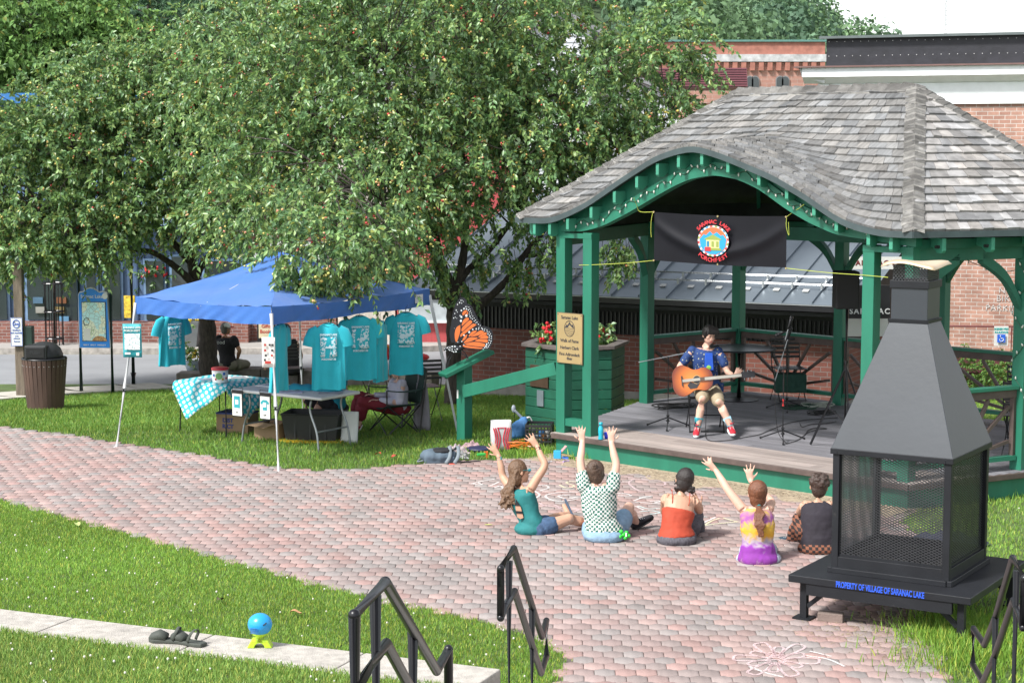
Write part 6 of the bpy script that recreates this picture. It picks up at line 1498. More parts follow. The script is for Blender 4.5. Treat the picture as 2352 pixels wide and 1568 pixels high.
def hand(b, w, d, pn, sd=1, spread=.32, curl=.25, k=1., fold=(0, 0, 0, 0)):
    """palm, four fingers and a thumb: w wrist, d finger direction, pn palm normal, sd +1 thumb towards d x pn"""
    d = Vector(d).normalized(); pn = Vector(pn); pn = (pn - d * pn.dot(d)).normalized(); a = d.cross(pn) * sd
    b.tube([w, w + d * .025 * k, w + d * .075 * k, w + d * .088 * k], [.024 * k, .032 * k, .037 * k, .034 * k], 12, ry=[.018 * k, .014 * k, .012 * k, .010 * k], side=a)
    for i in range(4):
        o = (1.5 - i) / 1.5; l = (.068, .076, .071, .056)[i] * k; f0 = w + d * (.083 - .004 * abs(o)) * k + a * o * .029 * k
        fd = (d + a * o * spread * .8).normalized(); c = curl + fold[i]
        p1 = f0 + fd * l * .45 - (-pn) * 0 + pn * l * .18 * c; f2 = (fd + pn * c * 1.4).normalized(); p2 = p1 + f2 * l * .32; f3 = (fd + pn * c * 2.4).normalized(); p3 = p2 + f3 * l * .25
        b.tube([f0 - fd * .02, f0, p1, p2, p3], [.0095 * k, .0095 * k, .0088 * k, .008 * k, .0062 * k], 8); b.ell(p3, .0062 * k, nu=8, nv=5)
    t0 = w + d * .02 * k + a * .024 * k; td = (d * .62 + a * .85 + pn * .2).normalized(); t1 = t0 + td * .038 * k; t2 = t1 + (td + d * .4).normalized() * .030 * k
    b.tube([t0, t1, t2], [.013 * k, .0105 * k, .008 * k], 8); b.ell(t2, .008 * k, nu=8, nv=5)
def head(b, J, k=1., face=True):
    h, n_ = J['head'], J['neck']; f = J['face'].normalized(); up = (h - n_).normalized(); up = (up - f * up.dot(f)).normalized(); s = f.cross(up); R = Matrix((s, f, up)).transposed()
    b.tube([n_ - up * .03, n_ + (h - n_) * .5, h - up * .03], [.058 * k, .05 * k, .052 * k], 12)
    b.ell(h + up * .02 * k - f * .008, (.074 * k, .092 * k, .095 * k), R); b.ell(h - up * .045 * k + f * .028 * k, (.056 * k, .062 * k, .062 * k), R); b.ell(h - up * .09 * k + f * .058 * k, (.024 * k, .02 * k, .018 * k), R)
    b.tube([h + f * .085 * k + up * .015 * k, h + f * .108 * k - up * .02 * k], [.008 * k, .015 * k], 8)
    for e in (-1, 1):
        b.ell(h + s * e * .076 * k - up * .01 * k - f * .005, (.010 * k, .018 * k, .030 * k), R)
        b.ell(h + s * e * .04 * k + f * .055 * k - up * .015 * k, (.02 * k, .02 * k, .018 * k), R)
    return R
def person(label, loc, J, m_skin, hands=None, kb=1., group=None, legs=True, kh=1., arm=1., feet=''):
    t = thing('person', label, 'person', loc, group=group); o = Vector(loc)
    J = {k: (v if k == 'face' else v - o) for k, v in J.items()}
    b = MB(); torso(b, J, k=kb)
    for e in 'LR':
        if 'el' + e in J:
            sh, el, wr = J['sh' + e], J['el' + e], J['wr' + e]; mid = (J['shL'] + J['shR']) / 2
            b.tube([mid.lerp(sh, .35) - V3(0, 0, .02), sh], [.065 * kb, .052 * arm], 12)
            c = bez([sh, sh.lerp(el, .5), el, el.lerp(wr, .45), wr], 5); kr = [.052, .047, .0395, .0375, .0265]
            b.tube(c, [arm * float(np.interp(i / 5, range(5), kr)) for i in range(len(c))], 14)
            if hands and e in hands:
                d, pn, sd, kw = hands[e]; hand(b, wr, d, pn, sd, **kw)
        if legs and 'kn' + e in J:
            hp, kn, an = J['hip' + e], J['kn' + e], J['an' + e]; limb(b, hp, kn, .086 * kb, .054, rm=.076 * kb); limb(b, kn, an, .056, .036, rm=.052)
            if e in feet: to = J['to' + e]; b.tube([an - (to - an) * .25, an, to], [.03, .036, .026], 10, ry=[.03, .034, .018], side=(to - an).cross(V3(0, 0, 1)).normalized() if (to - an).cross(V3(0, 0, 1)).length > .01 else V3(1, 0, 0))
    R = head(b, J, kh); t['kind'] = 'thing'
    b.remesh('body', m_skin, t, vox=.0078, sm=3)
    del t['kind']
    return t, J, R
def cloth(t, name, m, fn, vox=.011, sm=5, disp=.012, dsc=.07, lab=None):
    b = MB(); fn(b); return b.remesh(name, m, t, vox, sm, disp, dsc, lab)
def shoe(t, an, to, m, sole, up=None, sz=1., high=True):
    d = (to - an); d = d.normalized(); u = V3(0, 0, 1) if up is None else up; u = (u - d * u.dot(d)).normalized(); s = d.cross(u); R = Matrix((s, d, u)).transposed()
    b = MB(); b.tube([an - d * .055 * sz, an, an + d * .07 * sz, an + d * .14 * sz, an + d * .175 * sz], [.030, .038, .038, .042, .03], 12, ry=[.03, .042, .032, .024, .014], side=s)
    if high: b.tube([an, an + u * .07], [.04, .043], 12)
    o = b.remesh('shoe', m, t, .008, 2)
    q = MB(); q.ell(an + d * .055 * sz - u * .036, (.045, .125 * sz, .013), R, 16, 6); q.ell(an + d * .155 * sz - u * .016, (.036, .036, .022), R, 12, 8); q.build('sole', sole, o, smooth=True)
    l = MB()
    for i in range(4): l.tube([an + d * (.05 + i * .022) + s * .025 + u * (.032 - i * .005), an + d * (.05 + i * .022) - s * .025 + u * (.032 - i * .005)], .004, 5)
    l.build('laces', m_white, o)
def hairmat(n, c): return mat('hair_' + n, c, .45, var=.35, scale=30, stretch=(6, 6, 1), spec=.5, bump=.5, bscale=60)
def haircap(b, J, R, k=1., back=.0, low=.0):
    h = J['head']; u = R @ V3(0, 0, 1); f = R @ V3(0, 1, 0)
    b.ell(h + u * .03 * k - f * .018 * k, (.086 * k, .094 * k, .098 * k), R, 20, 14)
    b.ell(h - f * .045 * k - u * (.02 + low) * k, (.074 * k, .06 * k, .085 * k), R, 16, 10)
def locks(b, pts_fn, n, r=.009, r1=.004):
    for i in range(n):
        p = pts_fn(i); k = len(p); b.tube(p, [r + (r1 - r) * j / (k - 1) for j in range(k)], 6)
m_denim_d = mat('denim_dark', (.045, .085, .16), .85, var=.25, scale=30); m_denim_l = mat('denim_light', (.22, .34, .46), .85, var=.15, scale=20, bump=.4, bscale=80)
m_blk = mat('black_cloth', (.014, .013, .016), .9, var=.2)
c1 = crop(1150, 1020, 4.126); c2 = crop(1550, 1080, 4.48); c6 = crop(1550, 480, 2.24); k2 = crop(350, 600, 2.704); k3 = crop(650, 600, 2.704)

# --- girl in the teal top
Y = 17.62
J = dict(pel=c1(640, 1110, Y), wai=c1(588, 1000, Y), che=c1(528, 850, Y + .03), neck=c1(497, 690, Y + .05), head=c1(488, 545, Y + .08), face=V3(.93, .35, .04),
         shL=c1(415, 730, Y + .10), shR=c1(588, 735, Y - .06), elL=c1(322, 590, Y + .22), wrL=c1(278, 375, Y + .26), elR=c1(742, 480, Y - .02), wrR=c1(668, 285, Y + .08),
         hipL=c1(655, 1095, Y + .10), hipR=c1(680, 1125, Y - .07), knR=c1(985, 1015, Y + .02), anR=c1(1200, 1065, Y + .28), toR=c1(1300, 1040, Y + .4), knL=c1(850, 1010, Y + .45), anL=c1(985, 975, Y + .62), toL=c1(935, 870, Y + .74))
G_ = 'audience seated on the paving'
t, J, R = person('girl with long brown hair and teal top sitting with both arms raised', (J['pel'].x, J['pel'].y, 0), J, sk_tan,
                 dict(L=(V3(-.55, .1, .72), V3(.3, .9, .1), 1, dict(spread=.5, curl=.15)), R=(V3(-.62, .1, .75), V3(-.2, .9, .1), 1, dict(spread=.4, curl=.1))), .95, G_, arm=.92, feet='LR')
m_tt = mat('teal_jersey', (.012, .145, .145), .8, var=.15, scale=9)
def f(b):
    torso(b, J, .012, k=.97); s1 = (J['shR'] - J['shL']).normalized(); mid = (J['shL'] + J['shR']) / 2
    b.tube([J['che'] - s1 * .02 + V3(-.02, -.05, 0), mid.lerp(J['neck'], .3) + V3(-.02, -.03, .01)], [.075, .045], 12)
    P = J['pel']; b.ell(P + V3(-.02, -.02, .0), (.185, .16, .09))
cloth(t, 'tank_top', m_tt, f)
def f(b): limb(b, J['hipR'], J['hipR'].lerp(J['knR'], .42), .105, .088); limb(b, J['hipL'], J['hipL'].lerp(J['knL'], .45), .1, .085); b.ell(J['pel'] + V3(.02, 0, .0), (.17, .145, .09))
cloth(t, 'denim_shorts', m_denim_d, f)
b = MB(); s1 = (J['shR'] - J['shL']).normalized(); c = J['che'] + V3(-.05, -.115, -.015)
nb = (V3(-.35, -1, 0)).normalized(); sx_ = V3(1, -.35, 0).normalized(); tu = V3(-.2, 0, 1).normalized()
MB().prism([(-.004, .075), (.028, -.01), (.034, -.11), (.0, -.125), (-.030, -.11), (-.028, -.01)], c + nb * .008, sx_, tu, .006).build('back_cutout', sk_tan, t)
MB().prism([(-.004, .078), (.027, .01), (-.027, .01)], c + nb * .016, sx_, tu, .004).prism([(-.033, -.045), (.034, -.045), (.034, -.068), (-.033, -.068)], c + nb * .016, sx_, tu, .004).build('bra_strap', m_blk, t)
m_h = hairmat('brown', (.13, .072, .038))
def f(b):
    haircap(b, J, R, 1.02, low=.03); h = J['head']
    def lk(i):
        a = rnd.uniform(-1.0, 1.0); p = h + R @ V3(a * .07, -.05 - .035 * math.cos(a * 1.5), .04 - .02 * abs(a))
        return [p, p + V3(-.015 * 1, -.03, -.12), p + V3(-.05 + rnd.gauss(0, .02), -.035, -.22), J['neck'] + V3(-.10 + .11 * a + rnd.gauss(0, .015), -.08 - rnd.random() * .03, -.06 - rnd.random() * .16)]
    locks(b, lk, 60, .018, .006)
cloth(t, 'hair', m_h, f, .0085, 1, .014, .018)
MB().tube([J['head'] + R @ V3(.078, .0, .012), J['head'] + R @ V3(.072, .085, .012)], .003, 5).ell(J['head'] + R @ V3(.045, .09, .008), (.018, .018, .016)).build('sunglasses', mat('mirror_teal', (.05, .3, .35), .2, metal=.5), t)
for e, m, dz in (('L', mat('watch_teal', (.02, .4, .45), .5), .0), ('R', m_blk, .0)): MB().tube([J['wr' + e] - (J['wr' + e] - J['el' + e]).normalized() * q for q in (.045, .02)], .030, 12).build('wristband', m, t)
to, an = J['toL'], J['anL']; d = (to - an).normalized()
m_sand = mat('sandal_navy', (.025, .05, .09), .6)
MB().beam(an - d * .09 + V3(.035, -.01, .0), to + d * .05 + V3(.035, -.01, 0), .085, .022, up=(1, 0, .3)).build('sandal', m_sand, t, bevel=.006)

# --- person in the checked shirt
Y = 17.25
J = dict(pel=c1(1345, 1175, Y), wai=c1(1310, 1060, Y), che=c1(1290, 870, Y + .04), neck=c1(1268, 690, Y + .07), head=c1(1255, 548, Y + .10), face=V3(.08, 1, .1),
         shL=c1(1140, 690, Y + .05), shR=c1(1425, 690, Y + .05), elL=c1(1102, 435, Y + .12), wrL=c1(1122, 235, Y + .2), elR=c1(1462, 470, Y + .12), wrR=c1(1412, 245, Y + .2),
         hipL=c1(1240, 1170, Y + .05), hipR=c1(1450, 1170, Y + .05), knR=c1(1590, 900, Y + .42), anR=c1(1665, 1065, Y + .5), toR=c1(1815, 985, Y + .6), knL=c1(1180, 1060, Y + .55), anL=c1(1290, 1080, Y + .85), toL=c1(1300, 1050, Y + 1.0))
t, J, R = person('person with short brown hair in green checked shirt, both arms stretched straight up', (J['pel'].x, J['pel'].y, 0), J, sk_pale,
                 dict(L=(V3(-.12, .1, 1), V3(0, 1, 0), 1, dict(spread=.35, curl=.05)), R=(V3(-.0, .1, 1), V3(0, 1, 0), -1, dict(spread=.55, curl=.05))), 1.0, G_, arm=.98)
m_chk, t_, b_ = newmat('checked_cotton'); N = t_.nodes; L = t_.links
tc = N.new('ShaderNodeTexCoord'); sp = N.new('ShaderNodeSeparateXYZ'); L.new(tc.outputs['Object'], sp.inputs[0]); cb = N.new('ShaderNodeCombineXYZ')
nz = N.new('ShaderNodeTexNoise'); nz.inputs['Scale'].default_value = 7; L.new(tc.outputs['Object'], nz.inputs['Vector'])
w1 = N.new('ShaderNodeMath'); w1.operation = 'MULTIPLY_ADD'; L.new(nz.outputs[0], w1.inputs[0]); w1.inputs[1].default_value = .06; L.new(sp.outputs[0], w1.inputs[2])
w2 = N.new('ShaderNodeMath'); w2.operation = 'MULTIPLY_ADD'; L.new(nz.outputs[0], w2.inputs[0]); w2.inputs[1].default_value = .07; L.new(sp.outputs[2], w2.inputs[2])
L.new(w1.outputs[0], cb.inputs[0]); L.new(w2.outputs[0], cb.inputs[1]); ck = N.new('ShaderNodeTexChecker'); ck.inputs['Scale'].default_value = 48; L.new(cb.outputs[0], ck.inputs['Vector'])
ck.inputs['Color1'].default_value = (.60, .62, .58, 1); ck.inputs['Color2'].default_value = (.02, .11, .085, 1); L.new(ck.outputs[0], b_.inputs['Base Color']); b_.inputs['Roughness'].default_value = .85
def f(b):
    torso(b, J, .022, k=1.0)
    for e in 'LR': limb(b, J['sh' + e], J['sh' + e].lerp(J['el' + e], .42), .072, .066); b.tube([J['che'], J['sh' + e]], [.10, .07], 12)
    b.tube([J['wai'], J['wai'].lerp(J['pel'], .9)], [.155, .195], 16, ry=[.13, .155], side=(1, 0, 0))
cloth(t, 'shirt', m_chk, f, disp=.02)
def f(b):
    b.ell(J['pel'] + V3(0, -.005, 0), (.212, .17, .10)); b.ell(J['pel'] + V3(0, 0, .04), (.18, .15, .08))
    limb(b, J['hipR'], J['hipR'].lerp(J['knR'], .6), .11, .095); limb(b, J['hipL'], J['hipL'].lerp(J['knL'], .6), .11, .09)
cloth(t, 'denim_shorts', m_denim_l, f, disp=.015)
m_h = hairmat('short', (.075, .045, .03))
def f(b):
    haircap(b, J, R, 1.03)
    for i in range(50):
        a = rnd.uniform(-PI, PI); z = rnd.uniform(-.05, .11); p = J['head'] + R @ V3(.072 * math.cos(a), min(.05, .085 * math.sin(a)) - .02, z); b.tube([p, p + R @ V3(rnd.gauss(0, .01), -.01, -.035)], [.013, .005], 5)
cloth(t, 'hair', m_h, f, .008, 1, .014, .014)
shoe(t, J['anR'], J['toR'], m_blk, mat('sole_black', (.02, .02, .02), .7), up=V3(-.45, -.2, .8), sz=1.15)
b = MB()
for x, z in ((0, 0), (.03, .02), (-.02, .03), (.02, -.03), (-.03, -.02), (.05, -.01)): b.ell(J['hipR'] + V3(.07 + x, -.16, .03 + z), .02, nu=8, nv=6)
o = b.build('clip_toy', mat('bright_green', (.03, .50, .04), .5), t, smooth=True); MB().box(J['hipR'] + V3(.095, -.185, .035), (.015, .01, .035)).build('toy_tag', m_white, o)

# --- rust camisole
Y = 17.12
J = dict(pel=c2(455, 1040, Y), wai=c2(450, 920, Y), che=c2(478, 740, Y + .06), neck=c2(515, 545, Y + .12), head=c2(540, 415, Y + .17), face=V3(-.05, 1, -.12),
         shL=c2(335, 600, Y + .1), shR=c2(650, 640, Y + .1), elL=c2(325, 760, Y + .28), wrL=c2(480, 790, Y + .5), elR=c2(705, 740, Y + .22), wrR=c2(715, 690, Y + .42),
         hipL=c2(380, 1040, Y + .06), hipR=c2(545, 1040, Y + .06), knR=c2(665, 800, Y + .45), anR=c2(690, 985, Y + .55), toR=c2(760, 975, Y + .68), knL=c2(430, 800, Y + .5), anL=c2(480, 960, Y + .7), toL=c2(480, 930, Y + .85))
t, J, R = person('person with dark curly hair in low buns and rust red camisole top, knees drawn up', (J['pel'].x, J['pel'].y, 0), J, sk_tan,
                 dict(L=(V3(1, .1, 0), V3(0, -1, 0), 1, dict(curl=.5)), R=(V3(-.5, .2, .6), V3(0, -1, 0), 1, dict(curl=.6))), .97, G_, arm=.95)
m_rust = mat('rust_jersey', (.37, .048, .02), .8, var=.1, scale=10)
def f(b):
    torso(b, J, .012, top=False, k=.99); b.tube([J['wai'], J['wai'].lerp(J['pel'], .75)], [.145, .185], 16, ry=[.11, .15], side=(1, 0, 0))
cloth(t, 'camisole', m_rust, f)
for s_ in ('L', 'R'):
    p = J['che'].lerp(J['sh' + s_], .55); q = J['neck'].lerp(J['sh' + s_], .62); MB().tube(bez([p + V3(0, -.075, .0), p.lerp(q, .5) + V3(0, -.085, .01), q + V3(0, -.02, .055), q + V3(0, .05, .04)], 4), .004, 5).build('strap', m_rust, t)
m_gp = mat('grey_trousers', (.09, .085, .10), .9, var=.3, scale=16, stretch=(5, 5, 1))
def f(b):
    b.ell(J['pel'] + V3(0, 0, -.01), (.198, .162, .098))
    for e in 'LR': limb(b, J['hip' + e], J['kn' + e], .12, .085); limb(b, J['kn' + e], J['an' + e], .085, .07)
cloth(t, 'trousers', m_gp, f, disp=.02)
m_h = hairmat('dark', (.022, .016, .014))
def f(b):
    haircap(b, J, R, 1.02)
    for x, y in ((-.055, -.085), (.055, -.085)):
        for i in range(26): p = J['head'] + V3(x * 1.05 + rnd.gauss(0, .02), -.07 + rnd.gauss(0, .012), -.075 + rnd.gauss(0, .02)); b.ell(p, rnd.uniform(.01, .017), nu=7, nv=5)
    for i in range(26): a = rnd.uniform(0, 2 * PI); p = J['head'] + R @ V3(.085 * math.cos(a), min(.03, .08 * math.sin(a)), rnd.uniform(-.05, .09)); b.ell(p, rnd.uniform(.008, .014), nu=7, nv=5)
cloth(t, 'hair', m_h, f, .008, 1, .008, .015)
shoe(t, J['anR'], J['toR'], m_blk, m_white)

# --- tie-dye top
Y = 16.35
J = dict(pel=c2(1345, 1250, Y), wai=c2(1345, 1110, Y), che=c2(1342, 900, Y + .04), neck=c2(1340, 700, Y + .08), head=c2(1335, 555, Y + .12), face=V3(-.1, 1, .15),
         shL=c2(1195, 745, Y + .06), shR=c2(1465, 735, Y + .08), elL=c2(1020, 520, Y + .14), wrL=c2(885, 300, Y + .25), elR=c2(1490, 640, Y + .30), wrR=c2(1262, 415, Y + .42),
         hipL=c2(1270, 1250, Y + .06), hipR=c2(1420, 1250, Y + .06), knL=c2(1220, 1150, Y + .5), anL=c2(1400, 1200, Y + .6), toL=c2(1450, 1200, Y + .7), knR=c2(1480, 1140, Y + .5), anR=c2(1300, 1180, Y + .65), toR=c2(1250, 1180, Y + .7))
t, J, R = person('person with auburn ponytail in purple and yellow tie dye top, arms raised to the left', (J['pel'].x, J['pel'].y, 0), J, sk_pale,
                 dict(L=(V3(-.72, .1, .72), V3(.5, .8, .2), 1, dict(spread=.45, curl=.15, fold=(0, 0, .6, .8))), R=(V3(-.12, .1, 1), V3(.1, .9, .2), -1, dict(spread=.6, curl=.1, fold=(.2, 0, 0, .9)))), .93, G_, arm=.92, kh=1.0)
m_td, t_, b_ = newmat('tie_dye'); N = t_.nodes; L = t_.links
tc = N.new('ShaderNodeTexCoord'); sp = N.new('ShaderNodeSeparateXYZ'); L.new(tc.outputs['Object'], sp.inputs[0]); nz = N.new('ShaderNodeTexNoise'); nz.inputs['Scale'].default_value = 9; nz.inputs['Detail'].default_value = 6; nz.inputs['Distortion'].default_value = 1.2; L.new(tc.outputs['Object'], nz.inputs['Vector'])
w2 = N.new('ShaderNodeMath'); w2.operation = 'MULTIPLY_ADD'; L.new(nz.outputs[0], w2.inputs[0]); w2.inputs[1].default_value = .30; L.new(sp.outputs[2], w2.inputs[2])
rp = N.new('ShaderNodeValToRGB'); L.new(w2.outputs[0], rp.inputs[0]); cr = rp.color_ramp
for pos, c in ((.05, (.45, .38, .30)), (.17, (.18, .03, .22)), (.30, (.22, .03, .30)), (.37, (.35, .30, .34)), (.42, (.60, .30, .02)), (.50, (.55, .36, .05)), (.56, (.30, .08, .32)), (.66, (.50, .34, .05)), (.75, (.42, .10, .40))):
    e = cr.elements.new(pos); e.color = (*c, 1)
cr.elements.remove(cr.elements[0]); cr.elements[-1].color = (.5, .2, .5, 1); L.new(rp.outputs[0], b_.inputs['Base Color']); b_.inputs['Roughness'].default_value = .85
def f(b):
    torso(b, J, .016, k=.95); b.ell(J['pel'] + V3(0, -.015, -.015), (.19, .165, .095)); b.tube([J['wai'], J['pel']], [.15, .18], 16, ry=[.12, .14], side=(1, 0, 0))
cloth(t, 'tank_top', m_td, f, disp=.018)
def f(b):
    b.ell(J['pel'] + V3(.01, .03, -.02), (.21, .17, .09))
    for e in 'LR': limb(b, J['hip' + e], J['hip' + e].lerp(J['kn' + e], .7), .10, .085)
cloth(t, 'shorts', mat('pale_shorts', (.38, .42, .50), .8, var=.15), f, disp=.012)
m_h = hairmat('auburn', (.15, .055, .025))
def f(b):
    haircap(b, J, R, 1.05, low=.01)
    q = J['head'] + R @ V3(0, -.085, -.085)
    locks(b, lambda i: [q + V3(rnd.gauss(0, .012), 0, .0), q + V3(rnd.gauss(0, .02), -.11, -.06), q + V3(rnd.gauss(0, .028), -.16, -.15), q + V3(rnd.gauss(0, .014), -.175, -.24 - rnd.random() * .02)], 34, .012, .005)
cloth(t, 'hair', m_h, f, .008, 1, .010, .016)
MB().tube([J['head'] + R @ V3(0, -.075, -.082), J['head'] + R @ V3(0, -.10, -.095)], .026, 12).build('hair_tie', mat('watch_teal', (.02, .4, .45), .5), t)
MB().tube([J['wrR'] - (J['wrR'] - J['elR']).normalized() * q for q in (.04, .015)], .028, 12).build('bracelet', mat('bead_green', (.05, .3, .2), .5, var=.6, scale=60), t)

# --- curly hair, black vest
Y = 16.75
J = dict(pel=c2(2010, 1140, Y), wai=c2(2010, 1010, Y), che=c2(2005, 800, Y + .05), neck=c2(2005, 620, Y + .1), head=c2(2012, 480, Y + .14), face=V3(.1, 1, -.05),
         shL=c2(1862, 690, Y + .08), shR=c2(2150, 690, Y + .08), elL=c2(1808, 760, Y + .34), wrL=c2(1900, 800, Y + .55), elR=c2(2190, 790, Y + .3), wrR=c2(2080, 810, Y + .5),
         hipL=c2(1925, 1140, Y + .05), hipR=c2(2095, 1140, Y + .05), knL=c2(1812, 850, Y + .42), anL=c2(1735, 1060, Y + .5), toL=c2(1600, 1050, Y + .6), knR=c2(2150, 850, Y + .45), anR=c2(2150, 1060, Y + .6), toR=c2(2130, 1040, Y + .75))
t, J, R = person('curly haired person in black sleeveless top and patterned trousers beside the fire pit', (J['pel'].x, J['pel'].y, 0), J, sk_tan,
                 dict(L=(V3(.9, .3, 0), V3(0, -1, 0), 1, dict(curl=.4)), R=(V3(-.9, .3, 0), V3(0, -1, 0), 1, dict(curl=.4))), 1.0, G_)
def f(b):
    torso(b, J, .016, k=1.0); b.tube([J['wai'], J['wai'].lerp(J['pel'], .6)], [.15, .16], 16, ry=[.12, .13], side=(1, 0, 0))
    for e in 'LR': b.tube([J['che'], J['sh' + e].lerp(J['neck'], .25)], [.1, .055], 12)
cloth(t, 'sleeveless_top', mat('black_top', (.022, .018, .026), .85, var=.2), f, disp=.014)
m_pat, t_, b_ = newmat('patterned_trousers'); N = t_.nodes; L = t_.links
tc = N.new('ShaderNodeTexCoord'); sp = N.new('ShaderNodeSeparateXYZ'); L.new(tc.outputs['Object'], sp.inputs[0]); cb = N.new('ShaderNodeCombineXYZ'); L.new(sp.outputs[0], cb.inputs[0]); L.new(sp.outputs[2], cb.inputs[1])
ck = N.new('ShaderNodeTexChecker'); ck.inputs['Scale'].default_value = 36; L.new(cb.outputs[0], ck.inputs['Vector']); ck.inputs['Color1'].default_value = (.20, .075, .042, 1); ck.inputs['Color2'].default_value = (.02, .014, .014, 1); L.new(ck.outputs[0], b_.inputs['Base Color']); b_.inputs['Roughness'].default_value = .9
def f(b):
    b.ell(J['pel'] + V3(0, 0, -.01), (.20, .165, .095))
    for e in 'LR': limb(b, J['hip' + e], J['kn' + e], .11, .08); limb(b, J['kn' + e], J['an' + e], .085, .072)
cloth(t, 'trousers', m_pat, f, disp=.02)
def f(b):
    haircap(b, J, R, .98)
    for i in range(120):
        a = rnd.uniform(0, 2 * PI); q = rnd.uniform(-.25, 1); p = J['head'] + R @ V3(.09 * math.cos(a) * math.cos(q), min(.06, .09 * math.sin(a) * math.cos(q)) - .015, .04 + .095 * math.sin(q)); b.ell(p, rnd.uniform(.009, .018), nu=7, nv=5)
cloth(t, 'hair', hairmat('curly', (.045, .025, .018)), f, .008, 1, .01, .012)
shoe(t, J['anL'], J['toL'], mat('shoe_navy', (.02, .04, .06), .8), m_white)

# --- performer on the stage
Yp = 22.35
J = dict(pel=c6(398, 1062, Yp), wai=c6(390, 985, Yp - .02), che=c6(382, 885, Yp - .04), neck=c6(392, 812, Yp - .06), head=c6(406, 757, Yp - .10), face=V3(.35, -.88, -.32),
         shL=c6(312, 842, Yp - .05), shR=c6(458, 846, Yp - .05), elL=c6(243, 935, Yp - .08), wrL=c6(332, 972, Yp - .30), elR=c6(505, 955, Yp - .12), wrR=c6(545, 988, Yp - .32),
         hipL=c6(365, 1068, Yp - .05), hipR=c6(432, 1068, Yp - .05), knL=c6(370, 1100, Yp - .45), anL=c6(342, 1258, Yp - .50), toL=c6(334, 1300, Yp - .62), knR=c6(458, 1118, Yp - .45), anR=c6(524, 1252, Yp - .52), toR=c6(536, 1290, Yp - .64))
t, J, R = person('young performer with dark hair and blue shirt seated on stage playing an orange guitar', (J['pel'].x, J['pel'].y, SZ), J, sk_pale,
                 dict(L=(V3(.75, -.25, -.35), V3(.1, .9, -.1), 1, dict(curl=.5)), R=(V3(.45, .0, .75), V3(.2, .9, .0), -1, dict(curl=.9))), .92, None, kh=.98, arm=.92)
m_bs, t_, b_ = newmat('navy_print'); N = t_.nodes; L = t_.links
tc = N.new('ShaderNodeTexCoord'); vo = N.new('ShaderNodeTexVoronoi'); vo.inputs['Scale'].default_value = 22; L.new(tc.outputs['Object'], vo.inputs['Vector']); th_ = N.new('ShaderNodeMapRange'); th_.inputs[1].default_value = .16; th_.inputs[2].default_value = .22; L.new(vo.outputs['Distance'], th_.inputs[0])
mx = N.new('ShaderNodeMix'); mx.data_type = 'RGBA'; L.new(th_.outputs[0], mx.inputs[0]); mx.inputs[6].default_value = (.35, .35, .25, 1); mx.inputs[7].default_value = (.015, .045, .16, 1); L.new(mx.outputs[2], b_.inputs['Base Color']); b_.inputs['Roughness'].default_value = .8
def f(b):
    torso(b, J, .020, low=False, k=.95)
    for e in 'LR': limb(b, J['sh' + e], J['sh' + e].lerp(J['el' + e], .62), .060, .058); b.tube([J['che'], J['sh' + e]], [.09, .06], 12)
    b.tube([J['wai'], J['pel'] + V3(.08, .02, -.02)], [.15, .13], 14); b.tube([J['pel'] + V3(.15, -.02, .1), J['pel'] + V3(.19, .0, -.1)], [.05, .03], 8)
cloth(t, 'shirt', m_bs, f, disp=.014)
f_ = (J['che'] - J['wai']); fr_ = V3(.1, -1, .1).normalized()
MB().prism([(-.04, .09), (.05, .09), (.065, -.12), (-.05, -.12)], J['che'] + fr_ * .118 + V3(.02, 0, -.02), V3(1, .1, 0).normalized(), V3(0, .05, 1).normalized(), .01).build('undershirt', mat('tee_blue', (.02, .10, .55), .8), t, bevel=.004)
MB().ell(J['che'] + fr_ * .13 + V3(.02, 0, -.11), (.035, .008, .03)).build('shirt_motif', mat('lime_print', (.25, .5, .08), .7), t)
def f(b):
    b.ell(J['pel'] + V3(0, 0, -.02), (.17, .13, .09))
    for e in 'LR': limb(b, J['hip' + e], J['hip' + e].lerp(J['kn' + e], .93), .10, .080)
cloth(t, 'shorts', mat('khaki', (.33, .27, .18), .85, var=.1), f)
for e, c in (('L', (.05, .42, .50)), ('R', (.25, .42, .50))): MB().tube([J['an' + e] + V3(0, 0, .0), J['an' + e] + (J['kn' + e] - J['an' + e]).normalized() * .11], [.046, .056], 12).build('sock', mat('sock' + e, c, .8), t, smooth=True)
for e in 'LR': shoe(t, J['an' + e] + V3(0, .02, -.02), J['to' + e], mat('shoe_red', (.42, .015, .03), .7), m_white, sz=1.0)
def f(b):
    haircap(b, J, R, 1.0); h = J['head']
    for i in range(30): x = rnd.uniform(-.07, .07); b.tube([h + R @ V3(x, .02, .115), h + R @ V3(x * 1.1, .085, .09), h + R @ V3(x * 1.15 + .01, .1, .045 + rnd.random() * .015)], [.014, .012, .006], 6)
    for s_ in (-1, 1): b.ell(h + R @ V3(s_ * .076, .015, .03), (.014, .03, .05), R)
cloth(t, 'hair', hairmat('black', (.014, .012, .012)), f, .008, 2)
h = J['head']
for e in (-1, 1):
    MB().ell(h + R @ V3(e * .03, .087, .008), (.012, .006, .005), R, 8, 5).build('eye', m_ink, t); MB().ell(h + R @ V3(e * .03, .088, .026), (.018, .006, .004), R, 8, 5).build('eyebrow', m_ink, t)
MB().ell(h + R @ V3(0, .086, -.052), (.022, .008, .006), R, 8, 5).build('mouth', mat('lips', (.35, .10, .09), .5), t)
